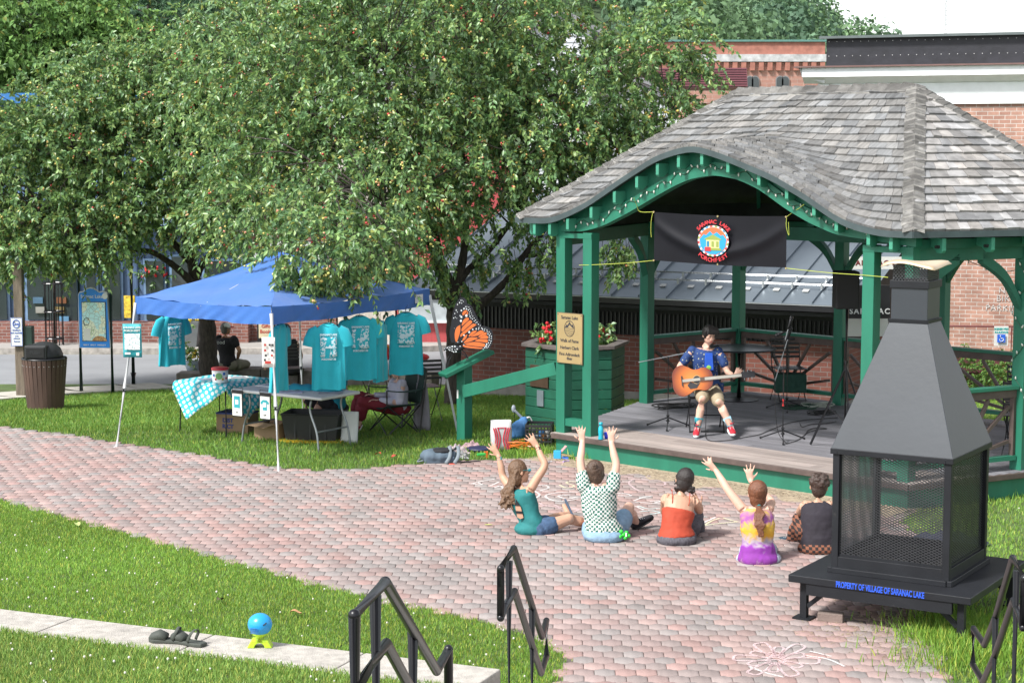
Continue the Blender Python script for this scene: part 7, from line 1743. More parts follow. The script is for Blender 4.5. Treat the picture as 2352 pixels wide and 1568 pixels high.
# guitar, held across the body
gc = c6(312, 1003, Yp - .34); gt = thing('guitar', 'orange sunburst acoustic guitar held by the seated performer', 'guitar', gc)
ga = (c6(600, 975, Yp - .40) - gc).normalized(); gn = V3(.05, -1, .18); gn = (gn - ga * gn.dot(ga)).normalized(); gu = ga.cross(gn) * -1
if gu.z < 0: gu = -gu
half = [(-.235, 0), (-.23, .09), (-.19, .16), (-.12, .190), (-.04, .165), (.02, .128), (.08, .125), (.14, .14), (.20, .125), (.245, .07), (.255, 0)]
ol = half + [(x, -y) for x, y in half[-2:0:-1]]; ol = [(q.x, q.y) for q in bez([V3(x, y, 0) for x, y in ol] + [V3(*ol[0], 0)], 3)][:-1]
m_gt, t_, b_ = newmat('sunburst'); N = t_.nodes; L = t_.links
tc = N.new('ShaderNodeTexCoord'); ln_ = N.new('ShaderNodeVectorMath'); ln_.operation = 'LENGTH'; L.new(tc.outputs['Object'], ln_.inputs[0]); rp = N.new('ShaderNodeValToRGB'); L.new(ln_.outputs['Value'], rp.inputs[0])
rp.color_ramp.elements[0].position = .06; rp.color_ramp.elements[0].color = (.62, .22, .04, 1); rp.color_ramp.elements[1].position = .24; rp.color_ramp.elements[1].color = (.16, .03, .012, 1); e = rp.color_ramp.elements.new(.15); e.color = (.50, .13, .02, 1)
L.new(rp.outputs[0], b_.inputs['Base Color']); b_.inputs['Roughness'].default_value = .18
MB().prism(ol, -gn * .05, ga, gu, .1).build('body', mat('guitar_side', (.20, .05, .02), .25), gt, smooth=False)
sgn = 1 if ga.cross(gu).dot(gn) > 0 else -1
MB().prism([(x * .985, y * .985) for x, y in ol], gn * .052, ga, gu, .003 * sgn).build('top', m_gt, gt)
def gdisc(x, y, r, dn, m, nm): MB().prism([(x + r * math.cos(2 * PI * i / 20), y + r * math.sin(2 * PI * i / 20)) for i in range(20)], gn * dn, ga, gu, .003 * sgn).build(nm, m, gt)
gdisc(.06, 0, .052, .056, mat('rosette', (.4, .3, .15), .4), 'rosette'); gdisc(.06, 0, .045, .060, m_ink, 'sound_hole')
MB().prism([(-.02, -.02), (.05, -.055), (.09, -.045), (.05, -.10), (-.03, -.105), (-.06, -.06)], gn * .058, ga, gu, .003 * sgn).build('pickguard', m_ink, gt)
MB().beam(gn * .062 + ga * -.12 - gu * .06, gn * .062 + ga * -.12 + gu * .06, .012, .03, up=gn).build('bridge', m_ink, gt)
MB().beam(gn * .062 + ga * .10, gn * .05 + ga * .60, .046, .024, up=gn).build('neck', mat('fretboard', (.10, .06, .04), .4), gt)
MB().beam(gn * .076 + ga * -.12, gn * .066 + ga * .6, .034, .001, up=gn).build('strings', mat('string_steel', (.4, .38, .33), .4, metal=.5), gt)
MB().beam(gn * .045 + ga * .60, gn * .03 + ga * .76, .075, .016, up=gn).build('headstock', m_ink, gt, bevel=.004)
for i in range(3):
    for s_ in (-1, 1): MB().tube([gn * .04 + ga * (.63 + i * .045) + gu * s_ * .035, gn * .04 + ga * (.63 + i * .045) + gu * s_ * .058], .007, 6).build('tuning_peg', m_steel, gt)

# --- people beyond the stall
def seated(label, K, P, sc, m_skin, shirt, pants, hair, cap=None, sleeves=.45, kb=1.0, loc=None, long=False):
    t, J, R = person(label, loc or (P['pel'].x, P['pel'].y, P['pel'].z - .12), P, m_skin, None, kb)
    def f(b):
        torso(b, J, .02, k=kb * 1.02)
        for e in 'LR':
            if sleeves and 'el' + e in J: limb(b, J['sh' + e], J['sh' + e].lerp(J['el' + e], min(1, sleeves)), .068 * kb, .06 * kb)
            if long and 'el' + e in J: limb(b, J['el' + e], J['el' + e].lerp(J['wr' + e], .9), .055, .042)
    cloth(t, 'shirt', shirt, f)
    def f(b):
        b.ell(J['pel'] + V3(0, 0, -.02), (.18 * kb, .16 * kb, .10))
        for e in 'LR':
            if 'kn' + e in J: limb(b, J['hip' + e], J['hip' + e].lerp(J['kn' + e], .9), .105 * kb, .085)
            if long and 'an' + e in J: limb(b, J['kn' + e], J['kn' + e].lerp(J['an' + e], .55), .09, .085)
    cloth(t, 'trousers' if long else 'shorts', pants, f)
    if hair: cloth(t, 'hair', hair, lambda b: haircap(b, J, R, 1.0), .009, 2)
    return t, J, R
Y = 34.55
P = dict(pel=k2(560, 782, Y), wai=k2(553, 725, Y), che=k2(545, 650, Y), neck=k2(540, 590, Y), head=k2(545, 548, Y + .02), face=V3(.75, .65, 0), shL=k2(500, 612, Y + .1), shR=k2(597, 618, Y - .12), elR=k2(634, 690, Y - .1), wrR=k2(622, 745, Y + .1), elL=k2(510, 690, Y + .3), wrL=k2(560, 740, Y + .4),
         hipL=k2(560, 780, Y + .12), hipR=k2(580, 785, Y - .08), knR=k2(690, 780, Y + .25), anR=k2(700, 870, Y + .45), knL=k2(660, 775, Y + .45), anL=k2(670, 870, Y + .6), toR=k2(715, 878, Y + .5), toL=k2(690, 878, Y + .65))
t, J, R = seated('man in black t-shirt and white and red cap sitting on the stone wall', k2, P, 1, sk_mid, m_blk, mat('khaki_shorts', (.17, .16, .12), .85), hairmat('grey', (.12, .11, .10)), kb=1.18)
h = J['head']; MB().ell(h + R @ V3(0, -.005, .05), (.09, .10, .075), R, 16, 10).build('cap', m_white, t, smooth=True); MB().ell(h + R @ V3(0, .12, .03), (.06, .07, .012), R, 12, 6).build('cap_brim', mat('cap_red', (.45, .03, .03), .7), t, smooth=True)
text('wood', .10, J['che'] + V3(-.10, -.20, .06), (1, -.2, 0), (0, 0, 1), m_white, t, 'shirt_print')
Y = 34.3
P = dict(pel=k2(975, 815, Y), wai=k2(972, 750, Y), che=k2(968, 670, Y), neck=k2(955, 600, Y), head=k2(945, 555, Y + .02), face=V3(-.3, .9, 0), shL=k2(925, 625, Y + .04), shR=k2(1005, 628, Y - .02), elR=k2(1040, 720, Y), wrR=k2(1030, 790, Y + .25), elL=k2(890, 720, Y + .1), wrL=k2(800, 815, Y - .15),
         hipL=k2(950, 815, Y + .05), hipR=k2(1000, 815, Y + .05), knR=k2(1010, 830, Y + .45), anR=k2(1010, 900, Y + .5), knL=k2(960, 830, Y + .45), anL=k2(950, 900, Y + .5), toR=k2(1010, 905, Y + .65), toL=k2(950, 905, Y + .65))
t, J, R = seated('person in black vest top sitting with back turned behind the front canopy leg', k2, P, 1, sk_pale, m_blk, m_blk, hairmat('dark2', (.03, .02, .017)), sleeves=0, kb=.95)
Y = 24.55
P = dict(pel=k3(462, 1060, Y), wai=k3(455, 990, Y), che=k3(440, 890, Y), neck=k3(425, 800, Y), head=k3(415, 735, Y), face=V3(-.8, -.5, -.3), shL=k3(365, 850, Y + .1), shR=k3(500, 850, Y - .1), elL=k3(330, 960, Y), wrL=k3(350, 1000, Y - .3), elR=k3(520, 980, Y - .1), wrR=k3(440, 1000, Y - .3),
         hipL=k3(430, 1060, Y + .1), hipR=k3(450, 1070, Y - .1), knL=k3(265, 1015, Y + .02), anL=k3(258, 1200, Y), knR=k3(370, 1020, Y - .12), anR=k3(290, 1165, Y - .1), toL=k3(230, 1215, Y - .05), toR=k3(260, 1190, Y - .15))
seated('person in teal shirt sitting behind the folding table, face hidden', k3, P, 1, sk_tan, mat('teal_dark', (.01, .22, .28), .85), m_blk, hairmat('dark2', (.03, .02, .017)))
Y = 24.15
P = dict(pel=k3(870, 1062, Y), wai=k3(878, 1010, Y), che=k3(872, 940, Y), neck=k3(868, 880, Y), head=k3(862, 812, Y), face=V3(-.9, -.35, -.3), shL=k3(840, 905, Y + .14), shR=k3(895, 910, Y - .14), elL=k3(810, 990, Y + .12), wrL=k3(715, 985, Y + .02), elR=k3(880, 1030, Y - .2), wrR=k3(745, 1020, Y - .14),
         hipL=k3(860, 1065, Y + .1), hipR=k3(865, 1070, Y - .1), knR=k3(640, 1030, Y - .12), anR=k3(606, 1190, Y - .1), toR=k3(585, 1215, Y - .14), knL=k3(620, 1000, Y + .06), anL=k3(575, 1140, Y - .0), toL=k3(550, 1150, Y - .05))
t, J, R = seated('woman in lilac long sleeved top and dark red trousers in the camp chair', k3, P, 1, sk_pale, mat('lilac_top', (.46, .45, .52), .8, var=.05), mat('dark_red', (.16, .012, .02), .85), hairmat('fair', (.3, .25, .18)), sleeves=1, long=True)
b = MB()
for w in ('wrL', 'wrR'): hand(b, J[w], V3(-1, -.2, .1), V3(0, -.3, -1), 1, curl=.6)
b.remesh('hands', sk_pale, t, .0078, 2)
for e in 'LR': shoe(t, J['an' + e], J['to' + e], mat('shoe_wine', (.25, .03, .05), .7), m_white, high=False)
# ================================================================ LEFT SIDE STREET FURNITURE
cbp = grd(105, 940)
tc_ = thing('litter_bin', 'round brown slatted litter bin with black domed hood', 'bin', cbp)
m_slat = mat('slat_brown', (.075, .042, .032), .6, var=.25, scale=6, stretch=(1, 1, .3))
b = MB(); b.lathe((0, 0, .02), [(.25, 0), (.305, .76)], 28); b.build('liner', m_black, tc_)
for i in range(28):
    a = 2 * PI * i / 28; d = V3(math.cos(a), math.sin(a), 0); q = MB(); q.beam(d * .265 + V3(0, 0, 0), d * .335 + V3(0, 0, .80), .064, .02, up=d); so_ = q.build('slat', m_slat, tc_, bevel=.003)
    MB().ell(d * .336 + V3(0, 0, .70), .007, nu=6, nv=4).build('bolt', m_steel, so_)
b = MB(); b.tube([(.33 * math.cos(2 * PI * i / 28), .33 * math.sin(2 * PI * i / 28), .80) for i in range(28)], .02, 6, closed=True); b.build('rim', m_black, tc_, smooth=True)
b = MB(); b.lathe((0, 0, .79), [(.29, 0), (.285, .08), (.25, .17), (.18, .235), (.08, .265), (.01, .27)], 28); b.build('hood', m_tub, tc_, smooth=True)
b = MB(); b.box((-.06, -.17, .92), (.34, .26, .22)); b.build('flap_housing', m_tub, tc_, bevel=.02)
b = MB(); b.box((-.06, -.305, .92), (.28, .012, .16)); b.build('flap', m_black, tc_, bevel=.006)
text('PUSH', .07, (-.06, -.313, .92), (1, 0, 0), (0, 0, 1), m_tub, tc_, bold=.003)
# map board
pl0 = grd(187, 905); pl1 = pl0 + V3(.565, -.06, 0); msd = (pl1 - pl0); msd.z = 0; msd.normalize()
mp_ = thing('map_board', 'blue town map sign with wavy top between two dark green posts', 'sign', pl0, math.atan2(msd.y, msd.x)); Wm = Vector((pl1.x - pl0.x, pl1.y - pl0.y)).length
m_pg = mat('post_dark_green', (.012, .04, .035), .45)
zt = aty(187, 560, pl0.y).z - pl0.z
MB().tube([(0, 0, -.05), (0, 0, zt)], .035, 12).build('post', m_pg, mp_, smooth=True)
MB().tube([(Wm, 0, -.05), (Wm, 0, aty(260, 674, pl1.y).z - pl0.z)], .035, 12).build('post', m_pg, mp_, smooth=True)
z0, z1 = aty(187, 798, pl0.y).z - pl0.z, aty(187, 676, pl0.y).z - pl0.z
m_sb = mat('sign_board_blue', (.02, .24, .75), .45, var=.05)
wv = [(.0, z1), (.03, z1 + .05), (.10, z1 + .06), (.17, z1 + .11), (.24, z1 + .13), (.31, z1 + .12), (.36, z1 + .09), (.42, z1 + .055), (.48, z1 + .065), (.53, z1 + .055), (.58, z1 + .03), (Wm, z1)]
wv = [(x * Wm / .62 if x < .6 else x, z) for x, z in wv]
MB().prism([(0, z0), (Wm, z0)] + wv[::-1], V3(0, -.02, 0), V3(1, 0, 0), V3(0, 0, 1), .03).build('board', m_white, mp_)
MB().prism([(0.015, z0 + .01), (Wm - .015, z0 + .01)] + [(max(.015, min(Wm - .015, x)), z - .02) for x, z in wv[::-1]], V3(0, -.052, 0), V3(1, 0, 0), V3(0, 0, 1), .012).build('face', m_sb, mp_)
text('Saranac Lake', .085, (Wm * .44, -.067, z1 - .03), (1, 0, 0), (0, 0, 1), m_white, mp_, bold=.001, sx=.9)
b = MB(); b.ell((Wm * .86, -.068, z1 - .02), (.05, .004, .055)); b.build('emblem', m_white, mp_)
h_ = z1 - z0
m_map, t_, b_ = newmat('map_print'); N = t_.nodes; L = t_.links
tc = N.new('ShaderNodeTexCoord'); nz = N.new('ShaderNodeTexNoise'); nz.inputs['Scale'].default_value = 3.2; nz.inputs['Detail'].default_value = 3; nz.inputs['Distortion'].default_value = .8; L.new(tc.outputs['Object'], nz.inputs['Vector'])
rp = N.new('ShaderNodeValToRGB'); rp.color_ramp.interpolation = 'CONSTANT'; L.new(nz.outputs[0], rp.inputs[0]); rp.color_ramp.elements[0].color = (.50, .78, .78, 1); rp.color_ramp.elements[1].position = .47; rp.color_ramp.elements[1].color = (.75, .80, .62, 1)
e = rp.color_ramp.elements.new(.58); e.color = (.38, .50, .26, 1); e = rp.color_ramp.elements.new(.62); e.color = (.8, .82, .7, 1)
vo = N.new('ShaderNodeTexVoronoi'); vo.feature = 'DISTANCE_TO_EDGE'; vo.inputs['Scale'].default_value = 13; L.new(tc.outputs['Object'], vo.inputs['Vector']); th_ = N.new('ShaderNodeMapRange'); th_.inputs[1].default_value = .015; th_.inputs[2].default_value = .04; L.new(vo.outputs[0], th_.inputs[0])
mx = N.new('ShaderNodeMix'); mx.data_type = 'RGBA'; L.new(th_.outputs[0], mx.inputs[0]); mx.inputs[6].default_value = (.22, .26, .22, 1); L.new(rp.outputs[0], mx.inputs[7]); L.new(mx.outputs[2], b_.inputs['Base Color']); b_.inputs['Roughness'].default_value = .35
MB().box((Wm * .5, -.072, z0 + h_ * .50), (Wm * .76, .01, h_ * .74)).build('map_frame', m_ink, mp_)
MB().box((Wm * .5, -.079, z0 + h_ * .50), (Wm * .73, .008, h_ * .72)).build('map', m_map, mp_)
MB().box((Wm * .28, -.085, z0 + h_ * .26), (Wm * .22, .004, h_ * .22)).build('map_legend', m_paper, mp_)
MB().tube([(Wm * .27 + .05 * math.cos(a), -.086, z0 + h_ * .50 + .065 * math.sin(a)) for a in np.linspace(0, 2 * PI, 21)[:-1]], .005, 4, closed=True).build('map_ring', m_ink, mp_)
MB().prism([(-.13, 0), (-.1, .05), (-.03, .085), (.05, .085), (.12, .05), (.14, 0)], V3(Wm * .66, -.085, z0 + h_ * .14), V3(1, 0, 0), V3(0, 0, 1), .004).build('map_vignette', mat('vignette', (.45, .25, .1), .6, var=.5, scale=40), mp_)
text('HIKE IT   BIKE IT   PADDLE IT', .032, (Wm * .5, -.067, z0 + .055), (1, 0, 0), (0, 0, 1), m_white, mp_, bold=.001)
# old wooden post with rules sign and dark box
wp = grd(50, 915)
wt = thing('wooden_post', 'weathered square wooden post with small dark green box on it, left of the bin', 'post', wp)
MB().box((0, 0, 1.1), (.15, .15, 2.4)).build('post', mat('grey_wood', (.15, .12, .09), .9, var=.35, scale=10, stretch=(2, 2, .3), bump=.7), wt, bevel=.008)
q = aty(70, 777, wp.y) - wp; MB().box((q.x - .02, 0, q.z), (.14, .16, .42)).build('dispenser', mat('box_green', (.01, .03, .022), .5), wt, bevel=.01)
q = aty(38, 762, wp.y - .12)
rs = thing('rules_sign', 'white and blue smoking not allowed sign on the wooden post', 'sign', q, .05)
MB().box((0, 0, 0), (.20, .008, .48)).build('plate', m_white, rs, bevel=.003); m_sblue = mat('sign_blue2', (.03, .10, .42), .5)
b = MB()
for (x, z, w, h) in ((0, .235, .19, .006), (0, -.235, .19, .006), (-.094, 0, .006, .47), (.094, 0, .006, .47)): b.box((x, -.006, z), (w, .003, h))
b.build('border', m_sblue, rs)
MB().tube([(.055 * math.cos(a), -.007, .135 + .065 * math.sin(a)) for a in np.linspace(0, 2 * PI, 21)[:-1]], .008, 5, closed=True).tube([(-.05, -.007, .17), (.05, -.007, .10)], .006, 5).tube([(-.04, -.007, .12), (.04, -.007, .14)], .008, 5).build('symbol', m_sblue, rs)
for s_, z, sz in (('Smoking is', .03, .036), ('NOT ALLOWED', -.02, .033), ('in this', -.07, .028), ('public park', -.11, .028), ('Thank you', -.16, .028)): text(s_, sz, (0, -.007, z), (1, 0, 0), (0, 0, 1), m_sblue, rs, bold=.0008, sx=.85)
# pole on the kerb
pp = grd(307, 893); t = thing('street_pole', 'slim dark street pole on the near kerb behind the left canopy corner', 'pole', pp)
MB().tube([(0, 0, 0), (0, 0, 2.6)], .04, 10).build('pole', m_pg, t, smooth=True); MB().tube([(0, 0, 0), (0, 0, .3)], .055, 10).build('sleeve', m_black, t, smooth=True)
# tree guard with sapling on the far pavement
tg = aty(126, 803, 40.6); tg.z = gz(99) + .13
t = thing('tree_guard', 'black iron tree guard round a sapling on the far pavement', 'tree guard', tg)
for i in range(8): a = 2 * PI * i / 8; MB().tube([(.20 * math.cos(a), .20 * math.sin(a), 0), (.2 * math.cos(a), .2 * math.sin(a), 1.38)], .014, 6).build('bar', m_black, t)
for z, r in ((.15, .2), (.75, .21), (1.38, .24)): MB().tube([(r * math.cos(2 * PI * i / 16), r * math.sin(2 * PI * i / 16), z) for i in range(16)], .018, 6, closed=True).build('hoop', m_black, t)
sp_ = thing('sapling', 'thin street sapling growing inside the iron guard', 'tree', tg)
MB().tube([(0, 0, 0), (.02, 0, 1.5), (.0, 0, 2.4)], [.04, .03, .015], 8).build('trunk', m_bark, sp_, smooth=True)
A = RNG.normal(0, .35, (60, 3)) + np.array([0, 0, 2.5]); V, F3, c, _ = leaves(A, nrm(RNG.normal(0, 1, (60, 3))), np.full(60, .3), np.full(60, .1), 12, .10, .05, G1); np_mesh('foliage', V, F3, m_leaf, sp_, col=c)
# hanging baskets
def basket(label, u, v, y, r=.33):
    p = aty(u, v, y); t = flowers('hanging_basket', label, p, (r, r * .8, r * .68), 110, 16, RED, .05, [(.06, .13, .045), (.09, .18, .05)], 'flower basket', .10)
    MB().lathe((0, 0, -r * .82), [(.10, 0), (.16, .1), (.18, .16)], 14).build('pot', mat('terracotta', (.28, .09, .05), .7), t, smooth=True)
    for i in range(3): MB().tube([(.16 * math.cos(i * 2.1), .16 * math.sin(i * 2.1), -.1), (0, 0, .75)], .006, 4).build('hanger', m_black, t)
basket('hanging basket of red flowers on the blue shop front, left of the thick trunk', 355, 628, 41.6)
basket('hanging basket of red flowers at the far left edge of the photo', 18, 628, 41.6)
tp = aty(440, 794, 40.3); tp.z = gz(99) + .13
t = thing('tall_planter', 'tall tapering grey planter on the far pavement left of the trunk', 'planter', tp)
q = MB(); q.rings([sq(.13, 0), sq(.21, .58)]); q.build('pot', mat('planter_grey', (.13, .14, .145), .6), t, bevel=.01)
flowers('bedding_flowers', 'yellow flowers filling the tall grey planter', tp + V3(0, 0, .62), (.24, .22, .13), 40, 16, (.55, .42, .02), .035)
fp_ = grd(444, 866); fp_.z += .12
t = thing('flower_pot', 'round pale blue grey pot at the end of the stone wall', 'flower pot', fp_)
MB().lathe((0, 0, 0), [(.12, 0), (.17, .2)], 18).build('pot', mat('pot_pale', (.30, .36, .42), .6), t, smooth=True)
flowers('bedding_flowers', 'yellow and green plant in the pale pot beside the trunk', fp_ + V3(0, 0, .3), (.2, .18, .16), 45, 8, (.5, .38, .03), .028)
# cafe board
sbp = aty(612, 775, 40.2); sbp.z = gz(99) + .13
t = thing('sandwich_board', 'cream sandwich board with red handwriting on the far pavement', 'sign', sbp)
MB().box((0, 0, .42), (.40, .04, .62)).build('frame', m_black, t); MB().box((0, -.025, .45), (.33, .01, .50)).build('panel', mat('cream_panel', (.55, .48, .32), .7), t)
for s_, z in (('Toys', .58), ('Gifts', .46), ('Books', .34)): text(s_, .11, (0, -.033, z), (1, 0, 0), (0, 0, 1), mat('ink_red', (.4, .04, .03), .7), t, bold=.002)

# ================================================================ THINGS BY THE STAGE STEPS
def blob(name, label, loc, parts, cat=None):
    t = thing(name, label, cat or name.replace('_', ' '), loc)
    return t
g0 = atz(1008, 1062)
t = thing('backpack', 'grey and black backpack lying on its back at the paving edge', 'backpack', g0, .12)
b = MB(); b.ell((0, 0, .085), (.235, .16, .095)); b.ell((-.08, -.03, .09), (.15, .13, .09)); b.box((0, -.02, .05), (.36, .24, .09)); b.remesh('bag', mat('bag_slate', (.085, .12, .155), .8, var=.2), t, .012, 5, .02, .08)
b = MB(); b.ell((.02, -.02, .15), (.16, .12, .035)); b.remesh('mesh_back', mat('bag_black', (.012, .013, .016), .8), t, .01, 3)
for x in (.10, .2): MB().tube(bez([(x, .1, .14), (x + .03, -.02, .19), (x + .02, -.15, .10), (x - .03, -.19, .02)], 5), .022, 8, ry=.01, side=(1, 0, 0)).build('shoulder_strap', mat('strap_grey', (.16, .19, .21), .8), t, smooth=True)
MB().tube(bez([(-.18, -.1, .05), (-.26, -.08, .03), (-.22, .02, .05)], 5), .01, 6).build('strap_end', MATS['strap_grey'], t)
MB().ell((.14, -.20, .012), (.04, .02, .012)).build('buckle', mat('buckle_red', (.5, .06, .03), .5), t)
m_plaid = mat('plaid_cloth', (.32, .26, .27), .9, var=.6, scale=26)
def heap(name, label, u, v, w, d, h, m, cat, rz=0, sd=0, z=0.):
    p = atz(u, v, z); t = thing(name, label, cat, p, rz)
    MB().grid(lambda a, c: ((a - .5) * w * (1 + .15 * math.sin(c * 7 + sd)), (c - .5) * d * (1 + .15 * math.sin(a * 6 + sd)), .008 + h * max(0, math.sin(PI * a) * math.sin(PI * c)) ** .6 * (.65 + .35 * math.sin(a * 15 + sd) * math.cos(c * 12 + sd))), 26, 20).build('cloth', m, t, smooth=True); return t
heap('plaid_shirt', 'crumpled pale plaid shirt heaped beside the backpack', 1048, 1040, .30, .26, .12, m_plaid, 'shirt', .2, 1)
heap('plaid_shirt', 'crumpled plaid shirt behind the black and white cloth', 1084, 1030, .24, .22, .11, mat('plaid_pink', (.30, .20, .21), .9, var=.6, scale=30), 'shirt', .5, 2)
heap('patterned_cloth', 'black and white patterned cloth in front of the plaid shirts', 1060, 1052, .20, .18, .09, mat('bw_cloth', (.20, .20, .20), .9, var=1.0, scale=34), 'cloth', .1, 3)
t = thing('flying_disc', 'flat navy blue disc lying on the grass by the post', 'disc', atz(1100, 1036), 0); MB().lathe((0, 0, .0), [(.14, .03), (.155, .012), (.15, .045), (.13, .052), (.0, .054)], 24).build('disc', mat('navy_plastic', (.02, .022, .07), .5), t, smooth=True)
t = thing('water_pistol', 'small green and orange toy water pistol on the grass edge', 'toy', atz(1111, 1052), .3)
MB().box((-.03, 0, .05), (.11, .025, .03)).build('barrel', mat('toy_green', (.05, .5, .1), .4), t, bevel=.006); MB().box((.04, 0, .04), (.03, .024, .08)).box((.03, 0, .075), (.05, .02, .02)).build('grip', mat('toy_orange', (.6, .14, .02), .4), t, bevel=.005)
t = thing('black_strap', 'black strap trailing on the paving behind the backpack', 'strap', atz(1070, 1063)); MB().tube(bez([(-.14, 0, .02), (-.04, -.03, .02), (.07, -.01, .022), (.16, .04, .02)], 5), .02, 6, ry=.005, side=(0, 1, 0)).build('strap', m_blk, t)
# striped popcorn style bag
sb_ = atz(1151, 1034); t = thing('striped_bag', 'standing white shopping bag with red curved stripes on the grass', 'bag', sb_, .1)
m_bagw = mat('bag_silver', (.50, .50, .50), .5, var=.1, bump=.4, bscale=12)
def bagring(z, w, d): return [V3(w * math.copysign(abs(math.cos(a)) ** .5, math.cos(a)) + .006 * math.sin(5 * a + z * 30), d * math.copysign(abs(math.sin(a)) ** .5, math.sin(a)), z) for a in np.linspace(0, 2 * PI, 33)[:-1]]
MB().rings([bagring(.005, .115, .075), bagring(.1, .122, .08), bagring(.25, .13, .085), bagring(.375, .128, .082)], caps=False).build('bag', m_bagw, t, smooth=True, solid=.003)
MB().rings([bagring(.01, .11, .07), bagring(.02, .11, .07)]).build('base', m_bagw, t)
m_st = mat('stripe_red', (.52, .03, .06), .5)
for k, x in enumerate((-.105, -.08, -.05, .05, .08, .105)):
    s_ = 1 if x > 0 else -1; q = abs(x); pts = [V3(s_ * (q + .03 * math.sin(0)), -.09, .30), V3(s_ * (q - .022), -.094, .22), V3(s_ * (q - .03), -.092, .14), V3(s_ * (q - .005), -.086, .03)]
    MB().tube(bez(pts, 5), .008, 6, ry=.003, side=(1, 0, 0)).build('stripe', m_st, t)
MB().box((0, -.094, .30), (.12, .004, .012)).build('stripe', m_st, t)
# milk crate, blue bag, toy
ck_ = atz(1240, 1024); t = thing('milk_crate', 'black plastic milk crate full of small things beside the planter', 'crate', ck_ + V3(0, .15, 0), -.12)
b = MB(); W_, D2, H2 = .165, .165, .27
for z in (.01, .06, .11, .16, .21, .255):
    for s_ in (-1, 1): b.box((0, s_ * D2, z), (2 * W_, .012, .018 if z < .25 else .035)); b.box((s_ * W_, 0, z), (.012, 2 * D2 - .02, .018 if z < .25 else .035))
for i in range(9):
    x = -W_ + i * W_ / 4
    for s_ in (-1, 1): b.box((x, s_ * D2, .13), (.010, .011, .24)); b.box((s_ * W_, x, .13), (.011, .010, .24))
b.box((0, 0, .012), (2 * W_, 2 * D2, .01)); b.build('crate', m_tub, t)
for k, (x, y, z, c) in enumerate(((-.05, -.06, .08, (.5, .5, .48)), (.06, -.08, .09, (.5, .2, .05)), (.02, .02, .14, (.04, .15, .35)), (.09, .05, .12, (.45, .45, .42)), (-.09, .05, .15, (.12, .15, .10)), (0, -.1, .05, (.55, .5, .3)))): MB().box((x, y, z), (.07, .06, .09), rz=k).build('contents', mat('stuff%d' % k, c, .6), t, bevel=.01)
p = atz(1193, 1012); t = thing('blue_bag', 'slumped denim blue bag leaning on the milk crate', 'bag', p + V3(.0, .1, 0), .2)
b = MB(); b.ell((0, 0, .12), (.13, .11, .13)); b.ell((.06, 0, .2), (.07, .08, .1)); b.ell((-.09, 0, .07), (.07, .09, .07)); b.remesh('bag', mat('bag_denim', (.05, .16, .36), .8, var=.2), t, .012, 4, .03, .08)
t = thing('toy_sword', 'grey and blue plastic toy sticking up behind the blue bag', 'toy', p + V3(.05, .16, .22), .3)
MB().beam((-.12, 0, .16), (.02, 0, .02), .05, .03).ell((-.13, 0, .18), (.03, .02, .05)).build('blade', mat('toy_grey', (.30, .33, .38), .5), t, smooth=False, bevel=.005); MB().tube(bez([(.0, 0, .02), (.08, 0, .06), (.13, 0, -.02)], 5), .03, 8, ry=.012, side=(0, 1, 0)).build('grip', mat('bag_silver', (.5, .5, .5), .5), t, smooth=True)
t = thing('thin_stake', 'thin dark stake in the grass behind the blue bag', 'stake', atz(1180, 1000)); MB().tube([(0, 0, 0), (.01, 0, .34)], .005, 5).build('stake', m_blk, t)
oc = atz(1197, 1035); t = thing('extension_cord', 'coiled orange extension cord on the grass', 'cord', oc)
m_oc = mat('cord_orange', (.62, .16, .015), .5)
for i in range(9):
    a0_ = rnd.uniform(0, 6); rx, ry = rnd.uniform(.11, .17), rnd.uniform(.06, .1); ti = rnd.uniform(-.4, .4)
    MB().tube([(rx * math.cos(a) + rnd.gauss(0, .004) + .02 * math.cos(a0_), ry * math.sin(a), .03 + .045 * (1 + math.sin(a + a0_)) * .8 + i * .004 + ti * .04 * math.cos(a)) for a in np.linspace(0, 2 * PI, 20)[:-1]], .0055, 5, closed=True).build('loop', m_oc, t)
MB().tube(bez([(.1, 0, .05), (.14, -.08, .03), (.10, -.15, .02)], 4), .008, 6).build('plug_end', m_oc, t)
cbx = atz(1290, 1056); t = thing('chalk_box', 'torn blue and yellow chalk box spilling on the paving by the stage', 'box', cbx, -.2)
MB().box((-.05, 0, .06), (.09, .05, .11)).build('box', mat('box_cyan', (.03, .33, .60), .6), t, bevel=.003); MB().beam((.0, -.02, .08), (.12, .02, .05), .08, .006).build('flap', mat('box_tan', (.45, .32, .16), .7), t); MB().beam((-.01, 0, .10), (.05, .03, .17), .07, .006).build('flap', mat('box_pink', (.5, .25, .25), .7), t); MB().box((.05, 0, .03), (.08, .06, .03)).build('tray', mat('box_blue2', (.05, .15, .5), .6), t)
def chalk(u, v, c, k):
    t = thing('chalk_stick', 'thick %s stick of pavement chalk near the torn box' % k, 'chalk', atz(u, v) + V3(0, 0, .022), rnd.random()); MB().tube([(-.045, 0, 0), (.045, 0, 0)], .012, 8).build('stick', mat('chalk_' + k, c, .9), t)
chalk(1300, 1063, (.4, .3, .5), 'lilac'); chalk(1262, 1065, (.6, .6, .6), 'white')
